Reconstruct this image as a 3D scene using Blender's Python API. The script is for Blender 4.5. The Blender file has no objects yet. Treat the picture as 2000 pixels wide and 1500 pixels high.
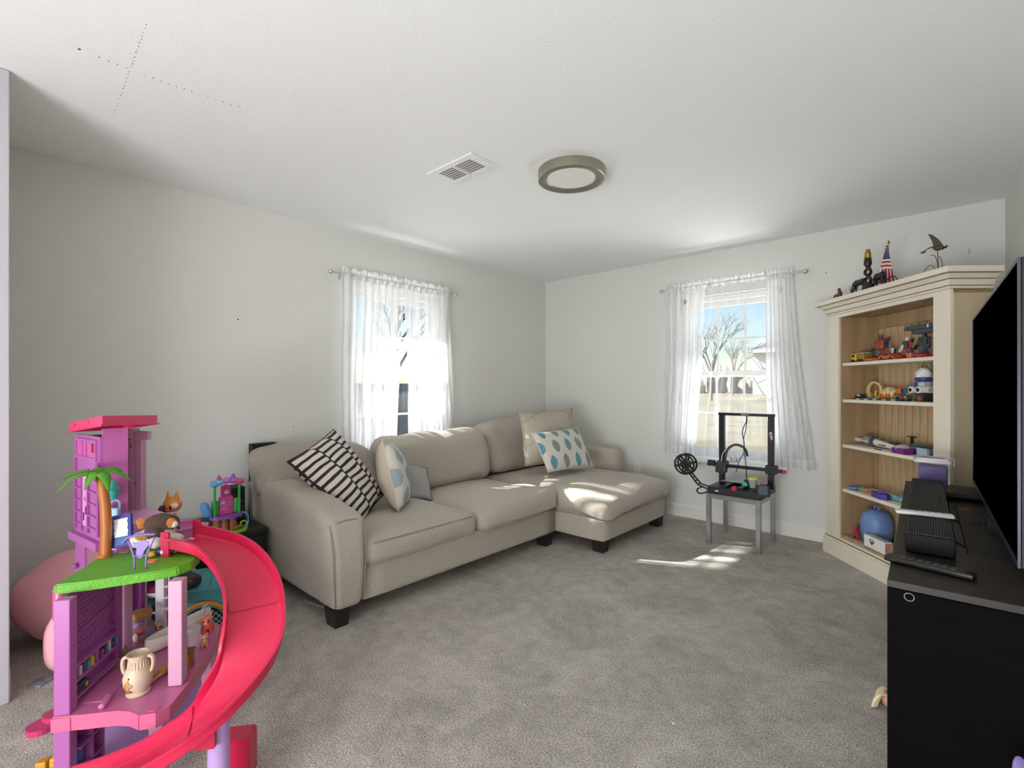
import bpy, bmesh, math, random
from mathutils import Vector, Matrix, noise
R = math.radians
S = bpy.context.scene
COL = S.collection
random.seed(7)

# ------------------------------------------------------------------ camera, sky, sun, lights, exposure
ZC = 1.218                      # lens height
TH = R(47.73)                   # camera yaw: back wall runs along +X, left wall along +Y
RX, RY = math.sin(TH), math.cos(TH)
FX, FY = -math.cos(TH), math.sin(TH)
FPX, HX, HY = 950.0, 1000.0, 756.0
cam = bpy.data.cameras.new('camera')
cam.sensor_width = 36; cam.lens = FPX / 2000 * 36; cam.shift_y = (HY - 750) / 2000
cam.clip_start = 0.02; cam.clip_end = 500
camo = bpy.data.objects.new('camera', cam); COL.objects.link(camo)
camo.location = (0, 0, ZC)
camo.rotation_euler = Vector((FX, FY, 0)).to_track_quat('-Z', 'Y').to_euler()
S.camera = camo

wd = bpy.data.worlds.new('sky'); S.world = wd; wd.use_nodes = True
wn = wd.node_tree.nodes; wl = wd.node_tree.links
bg = wn['Background']
sky = wn.new('ShaderNodeTexSky'); sky.sky_type = 'NISHITA'; sky.sun_disc = False
sky.sun_elevation = R(32); sky.sun_rotation = R(243); sky.air_density = 1.0; sky.dust_density = 0.6
wl.new(sky.outputs[0], bg.inputs[0]); bg.inputs[1].default_value = 0.16

SUN_DIR = Vector((1.0, 0.50, -0.70))
sl = bpy.data.lights.new('sun', 'SUN'); sl.energy = 22.0; sl.angle = R(0.7); sl.color = (1, 0.965, 0.9)
so = bpy.data.objects.new('sun', sl); COL.objects.link(so)
so.rotation_euler = SUN_DIR.to_track_quat('-Z', 'Y').to_euler(); so.location = (-8, -4, 7)

XL0 = -3.54
def area(name, loc, to, sx, sy, e, col=(1, 1, 1)):
    l = bpy.data.lights.new(name, 'AREA'); l.shape = 'RECTANGLE'; l.size = sx; l.size_y = sy; l.energy = e; l.color = col
    o = bpy.data.objects.new(name, l); COL.objects.link(o); o.location = loc
    o.rotation_euler = (Vector(to) - Vector(loc)).to_track_quat('-Z', 'Y').to_euler()
    return o
area('rear_fill', (0.0, -2.0, 1.6), (-1.2, 3.0, 1.2), 1.6, 1.6, 8, (1.0, 0.98, 0.95))  # added fill lamp behind the camera, not a fixture of the hall
area('ceiling_fill', (-0.5, -2.2, 0.35), (-0.9, 4.2, 2.44), 1.8, 1.2, 100, (0.97, 0.985, 0.995))  # added fill lamp behind the camera, tilted up to brighten the far ceiling
area('window_fill_left', (XL0 - 0.95, 2.45, 0.05), (-2.4, 2.45, 2.44), 1.6, 0.9, 65, (1.0, 0.98, 0.95))  # added lamp low outside window_1, stands in for light off the ground
area('window_fill_back', (-1.48, 5.45, 0.05), (-1.48, 3.3, 2.44), 1.6, 0.9, 85, (1.0, 0.98, 0.95))  # added lamp low outside window_2, lifts the ceiling like ground bounce
S.view_settings.view_transform = 'Standard'; S.view_settings.look = 'None'
S.view_settings.exposure = 0.42; S.view_settings.gamma = 1.0; S.view_settings.use_curve_mapping = False
S.cycles.use_denoising = True
S.cycles.max_bounces = 12; S.cycles.diffuse_bounces = 6; S.cycles.transparent_max_bounces = 24
S.cycles.sample_clamp_indirect = 6

# ------------------------------------------------------------------ measuring helpers (a pixel of the 2000x1500 frame to a point on a real plane)
def ray(px, py):
    r = (px - HX) / FPX; u = -(py - HY) / FPX
    return Vector((r * RX + FX, r * RY + FY, u))
CP = Vector((0, 0, ZC))
def atz(px, py, z): d = ray(px, py); return CP + d * ((z - ZC) / d.z)
def atx(px, py, x): d = ray(px, py); return CP + d * (x / d.x)
def aty(px, py, y): d = ray(px, py); return CP + d * (y / d.y)
def atd(px, py, dep): return CP + ray(px, py) * dep
def camw(r, d, z=0.0): return Vector((r * RX + d * FX, r * RY + d * FY, z))

# ------------------------------------------------------------------ materials
def lin(h):
    h = h.lstrip('#'); o = []
    for i in (0, 2, 4):
        c = int(h[i:i + 2], 16) / 255
        o.append(c / 12.92 if c <= 0.04045 else ((c + 0.055) / 1.055) ** 2.4)
    return tuple(o)
MATS = {}
def nodes(m): return m.node_tree.nodes, m.node_tree.links
def mat(name, col, rough=0.5, metal=0.0, var=None, bump=None, spec=None, coat=0.0, stretch=None, trans=0.0, sheen=0.0):
    """col: '#hex' or linear tuple; var=(scale, amount[, detail]); bump=(scale, strength[, distance])"""
    if name in MATS: return MATS[name]
    m = bpy.data.materials.new(name); m.use_nodes = True; MATS[name] = m
    n, l = nodes(m); b = n['Principled BSDF']
    c = lin(col) if isinstance(col, str) else col
    b.inputs['Base Color'].default_value = (*c, 1)
    b.inputs['Roughness'].default_value = rough; b.inputs['Metallic'].default_value = metal
    if spec is not None: b.inputs['Specular IOR Level'].default_value = spec
    if coat: b.inputs['Coat Weight'].default_value = coat
    if trans: b.inputs['Transmission Weight'].default_value = trans
    if sheen: b.inputs['Sheen Weight'].default_value = sheen
    tc = n.new('ShaderNodeTexCoord'); src = tc.outputs['Object']
    if stretch:
        mp = n.new('ShaderNodeMapping'); mp.inputs['Scale'].default_value = stretch
        l.new(src, mp.inputs[0]); src = mp.outputs[0]
    if var:
        t = n.new('ShaderNodeTexNoise'); t.inputs['Scale'].default_value = var[0]; t.inputs['Detail'].default_value = var[2] if len(var) > 2 else 4
        l.new(src, t.inputs['Vector'])
        r = n.new('ShaderNodeValToRGB'); a = var[1]
        r.color_ramp.elements[0].position = 0.3; r.color_ramp.elements[1].position = 0.7
        r.color_ramp.elements[0].color = (*[x * (1 - a) for x in c], 1); r.color_ramp.elements[1].color = (*[min(1, x * (1 + a)) for x in c], 1)
        l.new(t.outputs['Fac'], r.inputs[0]); l.new(r.outputs[0], b.inputs['Base Color'])
    if bump:
        t = n.new('ShaderNodeTexNoise'); t.inputs['Scale'].default_value = bump[0]; t.inputs['Detail'].default_value = 3
        l.new(src, t.inputs['Vector'])
        bp = n.new('ShaderNodeBump'); bp.inputs['Strength'].default_value = bump[1]; bp.inputs['Distance'].default_value = bump[2] if len(bump) > 2 else 0.004
        l.new(t.outputs['Fac'], bp.inputs['Height']); l.new(bp.outputs[0], b.inputs['Normal'])
    return m

# ------------------------------------------------------------------ object helpers
def link(name, data, m=None, parent=None):
    o = bpy.data.objects.new(name, data); COL.objects.link(o)
    if parent is not None: o.parent = parent
    if m is not None and data is not None: data.materials.append(m)
    return o
def obj(name, bm, m, parent=None, smooth=False, kind=None, label=None):
    me = bpy.data.meshes.new(name)
    bmesh.ops.recalc_face_normals(bm, faces=bm.faces[:])
    if smooth is True:
        for f in bm.faces: f.smooth = True
    bm.to_mesh(me); bm.free()
    if smooth == 'auto':
        me.set_sharp_from_angle(angle=R(40))
        for p in me.polygons: p.use_smooth = True
    o = link(name, me, m, parent)
    if kind: o['kind'] = kind
    if label: o['label'] = label
    return o
def tag(o, label, cat, group=None):
    o['label'] = label; o['category'] = cat
    if group: o['group'] = group
    return o
def thing(name, label, cat, loc=(0, 0, 0), rz=0.0, group=None, rot=None):
    o = bpy.data.objects.new(name, None); COL.objects.link(o); o.empty_display_size = 0.05
    o.location = loc; o.rotation_euler = rot if rot else (0, 0, rz)
    return tag(o, label, cat, group)
def structure(name, loc=(0, 0, 0), rz=0.0):
    o = bpy.data.objects.new(name, None); COL.objects.link(o); o.location = loc; o.rotation_euler = (0, 0, rz); o['kind'] = 'structure'
    return o
def dup(root, loc=None, rz=None, label=None):
    r = root.copy(); COL.objects.link(r)
    if loc is not None: r.location = loc
    if rz is not None: r.rotation_euler = (0, 0, rz)
    if label: r['label'] = label
    for ch in list(root.children):
        c = ch.copy(); COL.objects.link(c); c.parent = r
        for g in ch.children:
            d = g.copy(); COL.objects.link(d); d.parent = c
    return r
B = bmesh.new
def xf(bm, verts, M): bmesh.ops.transform(bm, matrix=M, verts=verts)
def box(bm, x0, x1, y0, y1, z0, z1, bev=0.0, seg=2, M=None):
    r = bmesh.ops.create_cube(bm, size=1.0); v = r['verts']
    xf(bm, v, Matrix.Translation(((x0 + x1) / 2, (y0 + y1) / 2, (z0 + z1) / 2)) @ Matrix.Diagonal((x1 - x0, y1 - y0, z1 - z0, 1)))
    if bev:
        e = list({ed for w in v for ed in w.link_edges})
        q = bmesh.ops.bevel(bm, geom=e, offset=bev, segments=seg, affect='EDGES', profile=0.5)
        v = list(set(q['verts']) | {w for w in v if w.is_valid})
    if M is not None: xf(bm, v, M)
    return v
def cyl(bm, p0, p1, r0, r1=None, n=14, cap=True):
    p0 = Vector(p0); p1 = Vector(p1); d = p1 - p0; L = d.length
    r = bmesh.ops.create_cone(bm, cap_ends=cap, segments=n, radius1=r0, radius2=r0 if r1 is None else r1, depth=L)
    xf(bm, r['verts'], Matrix.Translation((p0 + p1) / 2) @ d.to_track_quat('Z', 'Y').to_matrix().to_4x4())
    return r['verts']
def ball(bm, c, s, u=14, v=9, M=None):
    if not hasattr(s, '__len__'): s = (s, s, s)
    r = bmesh.ops.create_uvsphere(bm, u_segments=u, v_segments=v, radius=1.0)
    T = Matrix.Translation(c) @ (M.to_4x4() if M is not None else Matrix.Identity(4)) @ Matrix.Diagonal((*s, 1))
    xf(bm, r['verts'], T); return r['verts']
def smoothpts(pts, n=6):
    P = [Vector(p) for p in pts]; out = []
    for i in range(len(P) - 1):
        a, b, c, d = P[max(i - 1, 0)], P[i], P[i + 1], P[min(i + 2, len(P) - 1)]
        for k in range(n):
            t = k / n
            out.append(0.5 * ((2 * b) + (c - a) * t + (2 * a - 5 * b + 4 * c - d) * t * t + (3 * b - a - 3 * c + d) * t ** 3))
    out.append(P[-1]); return out
def tube(bm, pts, r, n=8, smooth=0, sx=1.0):
    P = smoothpts(pts, smooth) if smooth else [Vector(p) for p in pts]
    m = len(P); rings = []
    up = Vector((0, 0, 1)); prev = None
    for i, p in enumerate(P):
        t = (P[min(i + 1, m - 1)] - P[max(i - 1, 0)]).normalized()
        if prev is None:
            a = t.cross(up)
            if a.length < 1e-3: a = t.cross(Vector((1, 0, 0)))
        else: a = prev - t * prev.dot(t)
        a.normalize(); prev = a; b = t.cross(a)
        rr = r[min(int(i * len(r) / m), len(r) - 1)] if hasattr(r, '__len__') else r
        rings.append([bm.verts.new(p + (a * math.cos(2 * math.pi * k / n) * sx + b * math.sin(2 * math.pi * k / n)) * rr) for k in range(n)])
    for i in range(m - 1):
        for k in range(n):
            bm.faces.new((rings[i][k], rings[i][(k + 1) % n], rings[i + 1][(k + 1) % n], rings[i + 1][k]))
    bm.faces.new(rings[0][::-1]); bm.faces.new(rings[-1])
def lathe(bm, prof, n=20, c=(0, 0, 0), M=None):
    c = Vector(c); rings = []; vs = []
    for (r, z) in prof:
        if r < 1e-6: ring = [bm.verts.new((0, 0, z))]
        else: ring = [bm.verts.new((r * math.cos(2 * math.pi * k / n), r * math.sin(2 * math.pi * k / n), z)) for k in range(n)]
        rings.append(ring); vs += ring
    for a, b in zip(rings, rings[1:]):
        if len(a) == 1 and len(b) == 1: continue
        for k in range(n):
            k2 = (k + 1) % n
            if len(a) == 1: bm.faces.new((a[0], b[k], b[k2]))
            elif len(b) == 1: bm.faces.new((a[k], a[k2], b[0]))
            else: bm.faces.new((a[k], a[k2], b[k2], b[k]))
    T = Matrix.Translation(c) @ (M.to_4x4() if M is not None else Matrix.Identity(4))
    xf(bm, vs, T); return vs
def prism(bm, poly, z0, z1, M=None):
    lo = [bm.verts.new((x, y, z0)) for x, y in poly]; hi = [bm.verts.new((x, y, z1)) for x, y in poly]
    n = len(poly); bm.faces.new(lo[::-1]); bm.faces.new(hi)
    for i in range(n): bm.faces.new((lo[i], lo[(i + 1) % n], hi[(i + 1) % n], hi[i]))
    if M is not None: xf(bm, lo + hi, M)
    return lo + hi
def rrect(x0, x1, y0, y1, r, n=5):
    o = []
    for cx, cy, a in ((x1 - r, y1 - r, 0), (x0 + r, y1 - r, 90), (x0 + r, y0 + r, 180), (x1 - r, y0 + r, 270)):
        for k in range(n + 1):
            t = R(a + 90 * k / n); o.append((cx + r * math.cos(t), cy + r * math.sin(t)))
    return o
def beam(bm, p0, p1, w, h, up=(0, 0, 1)):
    """rectangular bar from p0 to p1"""
    p0 = Vector(p0); p1 = Vector(p1); d = (p1 - p0); L = d.length; d.normalize()
    u = Vector(up); s = d.cross(u)
    if s.length < 1e-4: s = d.cross(Vector((1, 0, 0)))
    s.normalize(); u = s.cross(d)
    M = Matrix((( *s, 0), (*d, 0), (*u, 0), (0, 0, 0, 1))).transposed()
    M.translation = (p0 + p1) / 2
    r = bmesh.ops.create_cube(bm, size=1.0)
    xf(bm, r['verts'], M @ Matrix.Diagonal((w, L, h, 1))); return r['verts']
def softbox(bm, x0, x1, y0, y1, z0, z1, r, n=12, bt=0.0, bb=0.0, bs=0.0, wr=0.0, fn=None, seed=0.0):
    """upholstered block: rounded edges, bulging top / bottom / sides, wrinkles"""
    c = Vector(((x0 + x1) / 2, (y0 + y1) / 2, (z0 + z1) / 2)); h = Vector(((x1 - x0) / 2, (y1 - y0) / 2, (z1 - z0) / 2))
    r = min(r, h.x, h.y, h.z) * 0.999
    q = bmesh.ops.create_cube(bm, size=2.0); v = q['verts']
    e = list({ed for w in v for ed in w.link_edges})
    bmesh.ops.subdivide_edges(bm, edges=e, cuts=n, use_grid_fill=True)
    vs = [w for w in bm.verts if max(abs(w.co.x), abs(w.co.y), abs(w.co.z)) <= 1.0001 and w.tag is False]
    for w in vs:
        p = w.co.copy()
        # cluster the grid near the edges
        for i in range(3): p[i] = math.copysign(abs(p[i]) ** 0.75, p[i])
        P = Vector((p.x * h.x, p.y * h.y, p.z * h.z))
        I = Vector([max(-(h[i] - r), min(h[i] - r, P[i])) for i in range(3)])
        d = P - I
        if d.length > 1e-6: P = I + d.normalized() * r
        fx = 1 - (P.x / h.x) ** 2; fy = 1 - (P.y / h.y) ** 2; fz = 1 - (P.z / h.z) ** 2
        if P.z > 0: P.z += bt * max(0, fx * fy) ** 0.6
        else: P.z -= bb * max(0, fx * fy) ** 0.6
        if bs:
            P.x += bs * (P.x / h.x) * max(0, fy * fz); P.y += bs * (P.y / h.y) * max(0, fx * fz)
        P = P + c
        if fn: P = fn(P)
        if wr: P += noise.noise_vector(P * 7 + Vector((seed, seed, 0))) * wr + noise.noise_vector(P * 19 + Vector((seed, 0, 1))) * wr * 0.35
        w.co = P; w.tag = True
    return vs

# ------------------------------------------------------------------ the room
XL, YB, HR, YR = -3.54, 4.474, 2.44, -2.7
def xr(y): return 0.244 + 0.041 * (YB - y)
wall_m = mat('wall_paint', '#dcdcd8', 0.75, bump=(95, 0.35, 0.004), var=(1.2, 0.012))
ceil_m = mat('ceiling_paint', '#f0f1f1', 0.85, bump=(85, 0.3, 0.003))
trim_m = mat('trim_paint', '#e4e2dd', 0.4)
vinyl_m = mat('window_vinyl', '#f0f0ee', 0.35)
sheer_dark = mat('nail_hole_dark', '#3a3733', 0.9)

# carpet: cut pile with brush marks
cm = bpy.data.materials.new('carpet'); cm.use_nodes = True
n, l = nodes(cm); b = n['Principled BSDF']; b.inputs['Roughness'].default_value = 1.0; b.inputs['Specular IOR Level'].default_value = 0.05
tc = n.new('ShaderNodeTexCoord')
def nz(scale, det, rough=0.6, dist=0.0):
    t = n.new('ShaderNodeTexNoise'); t.inputs['Scale'].default_value = scale; t.inputs['Detail'].default_value = det
    t.inputs['Roughness'].default_value = rough; t.inputs['Distortion'].default_value = dist
    l.new(tc.outputs['Object'], t.inputs['Vector']); return t
def ramp(src, c0, c1, p0=0.3, p1=0.7):
    r = n.new('ShaderNodeValToRGB'); r.color_ramp.elements[0].position = p0; r.color_ramp.elements[1].position = p1
    r.color_ramp.elements[0].color = (*c0, 1); r.color_ramp.elements[1].color = (*c1, 1); l.new(src, r.inputs[0]); return r
def mixc(a, bb, typ='MULTIPLY', f=1.0):
    x = n.new('ShaderNodeMix'); x.data_type = 'RGBA'; x.blend_type = typ; x.inputs[0].default_value = f
    l.new(a, x.inputs[6]); l.new(bb, x.inputs[7]); return x.outputs[2]
fine = ramp(nz(150, 4, 0.75).outputs['Fac'], (0.315, 0.290, 0.262), (0.80, 0.75, 0.69), 0.38, 0.62)
patch = ramp(nz(2.6, 6, 0.62, 0.9).outputs['Fac'], (0.80, 0.80, 0.80), (1.04, 1.04, 1.04), 0.36, 0.60)
mid = ramp(nz(14, 4, 0.6, 0.5).outputs['Fac'], (0.86, 0.86, 0.86), (1.06, 1.06, 1.06), 0.32, 0.64)
c1 = mixc(fine.outputs[0], patch.outputs[0]); c2 = mixc(c1, mid.outputs[0])
l.new(c2, b.inputs['Base Color'])
bp = n.new('ShaderNodeBump'); bp.inputs['Strength'].default_value = 0.9; bp.inputs['Distance'].default_value = 0.008
bsum = n.new('ShaderNodeMath'); bsum.operation = 'ADD'
l.new(nz(190, 3).outputs['Fac'], bsum.inputs[0]); l.new(nz(22, 3).outputs['Fac'], bsum.inputs[1])
l.new(bsum.outputs[0], bp.inputs['Height']); l.new(bp.outputs[0], b.inputs['Normal'])

bm = B(); box(bm, XL - 0.12, 0.75, YR - 0.1, YB + 0.15, -0.12, 0.0); f = obj('floor', bm, cm, kind='structure')
bm = B(); box(bm, XL - 0.12, 0.75, YR - 0.1, YB + 0.15, HR, HR + 0.14); ceiling = obj('ceiling', bm, ceil_m, kind='structure')

W1 = (1.99, 2.91, 0.56, 2.05)       # window_1 opening in the left wall: y0 y1 z0 z1
W2 = (-1.92, -1.05, 0.56, 2.05)     # window_2 opening in the back wall: x0 x1 z0 z1
T = 0.14
bm = B()
box(bm, XL - T, XL, YR, W1[0], 0, HR); box(bm, XL - T, XL, W1[1], YB + T, 0, HR)
box(bm, XL - T, XL, W1[0], W1[1], 0, W1[2]); box(bm, XL - T, XL, W1[0], W1[1], W1[3], HR)
bmesh.ops.remove_doubles(bm, verts=bm.verts, dist=1e-5)
wall_left = obj('wall_left', bm, wall_m, kind='structure')
bm = B()
box(bm, XL, W2[0], YB, YB + T, 0, HR); box(bm, W2[1], 0.75, YB, YB + T, 0, HR)
box(bm, W2[0], W2[1], YB, YB + T, 0, W2[2]); box(bm, W2[0], W2[1], YB, YB + T, W2[3], HR)
bmesh.ops.remove_doubles(bm, verts=bm.verts, dist=1e-5)
wall_back = obj('wall_back', bm, wall_m, kind='structure')
bm = B(); prism(bm, [(xr(YB), YB), (xr(YR), YR), (0.75, YR), (0.75, YB)], 0, HR); obj('wall_right', bm, wall_m, kind='structure')
bm = B(); box(bm, XL, 0.75, YR - 0.1, YR, 0, HR); obj('wall_rear', bm, wall_m, kind='structure')
# the stub of the front wall the doorway is cut in
bm = B(); box(bm, XL, -2.72, -0.06, 0.075, 0, HR); obj('wall_front', bm, wall_m, kind='structure')
bm = B(); box(bm, -2.72, -2.695, -0.075, 0.085, 0, HR - 0.002, 0.004); obj('trim_1', bm, mat('door_casing', '#b5b0b7', 0.45), kind='structure')

def baseboard(name, p0, p1, nrm):
    bm = B(); p0 = Vector((*p0, 0)); p1 = Vector((*p1, 0)); nv = Vector((*nrm, 0))
    prof = [(0, 0), (0.014, 0), (0.014, 0.098), (0.010, 0.106), (0.004, 0.112), (0, 0.114)]
    A = [bm.verts.new(p0 + nv * a + Vector((0, 0, z))) for a, z in prof]; C = [bm.verts.new(p1 + nv * a + Vector((0, 0, z))) for a, z in prof]
    k = len(prof)
    for i in range(k): bm.faces.new((A[i], A[(i + 1) % k], C[(i + 1) % k], C[i]))
    bm.faces.new(A[::-1]); bm.faces.new(C)
    return obj(name, bm, trim_m, kind='structure')
baseboard('baseboard_left', (XL, 0.09), (XL, YB), (1, 0))
baseboard('baseboard_back', (XL, YB), (xr(YB), YB), (0, -1))
baseboard('baseboard_right', (xr(0.2), 0.2), (xr(YB), YB), (-1, 0))
baseboard('baseboard_front', (XL, 0.075), (-2.72, 0.075), (0, 1))

# unseen roof overhang above the left wall, sized to cap the sun in window_1
bm = B(); box(bm, XL - 0.14 - 0.76, XL - 0.14, YR, YB + 0.6, 2.30, 2.42); obj('roof_eave', bm, trim_m, kind='structure')
# windows, built along local x with the room on the -y side
glass_m = bpy.data.materials.new('window_glass'); glass_m.use_nodes = True
n, l = nodes(glass_m); n.clear()
o_ = n.new('ShaderNodeOutputMaterial'); g1 = n.new('ShaderNodeBsdfTransparent'); g2 = n.new('ShaderNodeBsdfGlossy'); mx = n.new('ShaderNodeMixShader')
g1.inputs[0].default_value = (0.95, 0.97, 0.97, 1); g2.inputs['Roughness'].default_value = 0.02; mx.inputs[0].default_value = 0.04
l.new(g1.outputs[0], mx.inputs[1]); l.new(g2.outputs[0], mx.inputs[2]); l.new(mx.outputs[0], o_.inputs[0])
def window(name, loc, rz, w, z0, z1, ncol):
    root = structure(name, loc, rz)
    h = w / 2
    bm = B()
    for a in ((-h, -h + 0.045, z0, z1), (h - 0.045, h, z0, z1), (-h, h, z1 - 0.05, z1), (-h, h, z0, z0 + 0.045)):
        box(bm, a[0], a[1], 0.05, 0.13, a[2], a[3], 0.003, 1)
    obj('window_frame', bm, vinyl_m, root)
    zm = (z0 + z1) / 2 + 0.03
    for (a, b_, y0) in ((zm - 0.025, z1 - 0.05, 0.095), (z0 + 0.045, zm + 0.03, 0.06)):
        bm = B(); x0, x1 = -h + 0.045, h - 0.045
        box(bm, x0, x0 + 0.035, y0, y0 + 0.03, a, b_); box(bm, x1 - 0.035, x1, y0, y0 + 0.03, a, b_)
        box(bm, x0 + .035, x1 - .035, y0, y0 + 0.03, a, a + 0.04); box(bm, x0 + .035, x1 - .035, y0, y0 + 0.03, b_ - 0.045, b_)
        s = obj('sash', bm, vinyl_m, root)
        gx0, gx1, gz0, gz1 = x0 + .035, x1 - .035, a + .04, b_ - .045
        bm = B(); box(bm, gx0, gx1, y0 + 0.012, y0 + 0.016, gz0, gz1); obj('pane', bm, glass_m, s)
        for i in range(1, ncol):
            xx = gx0 + (gx1 - gx0) * i / ncol
            bm = B(); box(bm, xx - 0.009, xx + 0.009, y0 + 0.004, y0 + 0.011, gz0, gz1); obj('muntin', bm, vinyl_m, s)
        zz = (gz0 + gz1) / 2
        bm = B(); box(bm, gx0, gx1, y0 + 0.0045, y0 + 0.0105, zz - 0.009, zz + 0.009); obj('muntin', bm, vinyl_m, s)
    bm = B(); box(bm, -h - 0.05, h + 0.05, -0.055, -0.001, z0 - 0.028, z0 - 0.002, 0.006); box(bm, -h + .001, h - .001, -0.001, 0.05, z0 + .0005, z0 + 0.003)
    obj('window_sill', bm, vinyl_m, root)
    bm = B(); box(bm, -0.03, 0.03, 0.045, 0.06, zm + 0.031, zm + 0.041, 0.003); obj('sash_lock', bm, vinyl_m, root)
    return root
window('window_1', (XL, (W1[0] + W1[1]) / 2, 0), R(90), W1[1] - W1[0], W1[2], W1[3], 2)
window('window_2', ((W2[0] + W2[1]) / 2, YB, 0), 0, W2[1] - W2[0], W2[2], W2[3], 3)

# rows of small nail holes in the ceiling plaster and a few in the walls
bm = B()
def hole(bm, p, nrm, r=0.004):
    p = Vector(p); nv = Vector(nrm); cyl(bm, p - nv * 0.001, p + nv * 0.0012, r, r * 0.7, 6)
rr = random.Random(3)
def row(p, q, k):
    for i in range(k):
        t = i / (k - 1); x = p[0] + (q[0] - p[0]) * t + rr.uniform(-1, 1); y = p[1] + (q[1] - p[1]) * t + rr.uniform(-1.5, 1.5)
        hole(bm, atz(x, y, HR), (0, 0, -1), rr.uniform(0.0015, 0.003))
row((286, 48), (222, 222), 26); row((193, 112), (248, 134), 4); row((283, 148), (482, 214), 14)
hole(bm, atz(155, 96, HR), (0, 0, -1), 0.006)
obj('nail_holes', bm, sheer_dark, ceiling, kind='stuff')
bm = B()
for px, py, s in ((465, 624, 1.), (956, 651, .8), (18, 906, .8), (596, 834, .5), (573, 834, .8), (594, 720, .6)): hole(bm, atx(px, py, XL), (1, 0, 0), 0.006 * s)
obj('nail_holes', bm, sheer_dark, wall_left, kind='stuff')
bm = B()
for px, py, s in ((1371, 528, .8), (1613, 533, 1.), (1893, 487, .8), (1893, 491, .8), (1893, 495, .8)): hole(bm, aty(px, py, YB), (0, -1, 0), 0.005 * s)
obj('nail_holes', bm, sheer_dark, wall_back, kind='stuff')

# ------------------------------------------------------------------ outside
lawn_m = mat('lawn', '#5c5544', 1.0, var=(0.9, 0.35, 8), bump=(30, 0.5, 0.03))
bm = B()
bmesh.ops.create_grid(bm, x_segments=60, y_segments=60, size=70)
for v in bm.verts:
    v.co.z = -0.45 + 0.9 * max(0, min(1, (v.co.y - 10) / 30)) + 0.12 * noise.noise(v.co * 0.2) * min(1, max(0, (Vector((v.co.x + 1.5, v.co.y - 1)).length - 6) / 4))
bmesh.ops.delete(bm, geom=[f for f in bm.faces if abs(f.calc_center_median().x + 1.5) < 1 and abs(f.calc_center_median().y - 1) < 1.5], context='FACES')
obj('ground', bm, lawn_m, kind='structure', smooth=True)
# neighbouring house beyond window_2
t = thing('neighbour_house', 'white sided house with grey roof standing beyond the lawn outside the back window', 'house', (-6.0, 36.0, 0.70), R(4))
sid = mat('white_siding', '#e6e6e2', 0.8); roof_m = mat('grey_shingles', '#75777a', 0.9, var=(12, 0.2))
bm = B(); box(bm, -4.2, 5, 0, 8, 0, 3.1); w_ = obj('wall', bm, sid, t)
bm = B()
for k in range(19): box(bm, -4.2, 5, -0.02, 0.0, 0.1 + k * 0.155, 0.1 + k * 0.155 + 0.13)
obj('siding_boards', bm, sid, t, kind='stuff')
bm = B()
for sgn in (0,):
    a = [(-4.8, -0.7, 3.0), (5.6, -0.7, 3.0), (5.6, 8.7, 3.0), (-4.8, 8.7, 3.0), (-2.4, 4, 5.2), (5.6, 4, 5.2)]
    V = [bm.verts.new(p) for p in a]
    for q in ((0, 1, 5, 4), (3, 4, 5, 2), (0, 4, 3), (1, 2, 5), (0, 3, 2, 1)): bm.faces.new([V[i] for i in q])
obj('roof', bm, roof_m, t)
bm = B(); box(bm, -4.85, 5.6, -0.78, -0.7, 2.82, 3.02); obj('fascia', bm, sid, t)
bm = B(); box(bm, -2.6, -0.2, -0.05, -0.021, 0.0, 2.3, 0.01); g = obj('garage_door', bm, mat('garage_white', '#f2f2ef', 0.6), t)
for k in range(4):
    bm = B(); box(bm, -2.5, -0.3, -0.065, -0.05, 0.1 + k * 0.55, 0.55 + k * 0.55, 0.01); obj('door_panel', bm, MATS['garage_white'], g)
# house-shaped sun blocker, added unseen beyond the left wall: its bulk shades the lower half of the left window
nh = thing('sun_blocker_house', 'unseen grey house shape added beyond the left wall to shade the left window', 'house', (-9.0, -3.0, -0.45), 0)
nhm = mat('grey_siding', '#8b8d8e', 0.85)
bm = B(); box(bm, -7, 0, -5, 5.0, 0, 4.87); nw = obj('wall', bm, nhm, nh)
bm = B(); prism(bm, [(-7.4, 4.88), (0.35, 4.88), (0.35, 5.08), (-3.5, 6.86), (-7.4, 5.08)], -5.3, 5.0, Matrix.Rotation(R(90), 4, 'X')); obj('roof', bm, roof_m, nh)
# bare trees
bark = mat('bare_bark', '#6b645c', 0.95)
def bare_tree(loc, h, seed, label, spread=0.55):
    rg = random.Random(seed)
    t = thing('bare_tree', label, 'tree', loc, group=None)
    bt = B(); bb = B()
    def grow(p, d, L, r, lev):
        q = p + d * L; cyl(bt if lev == 0 else bb, p, q, r, r * 0.62, 6 if lev < 2 else 4, cap=(lev == 0))
        if lev >= 4: return
        for k in range(3 if lev else 5):
            nd = (d + Vector((rg.uniform(-1, 1), rg.uniform(-1, 1), rg.uniform(-0.25, 0.7))) * (spread + 0.12 * lev)).normalized()
            grow(p + d * L * rg.uniform(0.6, 1.0), nd, L * rg.uniform(0.6, 0.8), r * 0.58, lev + 1)
    grow(Vector((0, 0, -0.1)), Vector((0.03, 0, 1)), h * 0.3, h * 0.013, 0)
    obj('trunk', bt, bark, t); obj('branches', bb, bark, t, kind='stuff')
    return t
bare_tree((-12.4, 34, 0.3), 9.0, 4, 'largest bare tree past the lawn outside the back window')
bare_tree((-15.5, 48, 0.3), 7.5, 9, 'bare tree beside the neighbouring white house outside the back window')
bare_tree((-2.1, 13.0, -0.4), 7.5, 12, 'bare tree nearest the back window, branches crossing its upper panes', 0.8)
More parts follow.
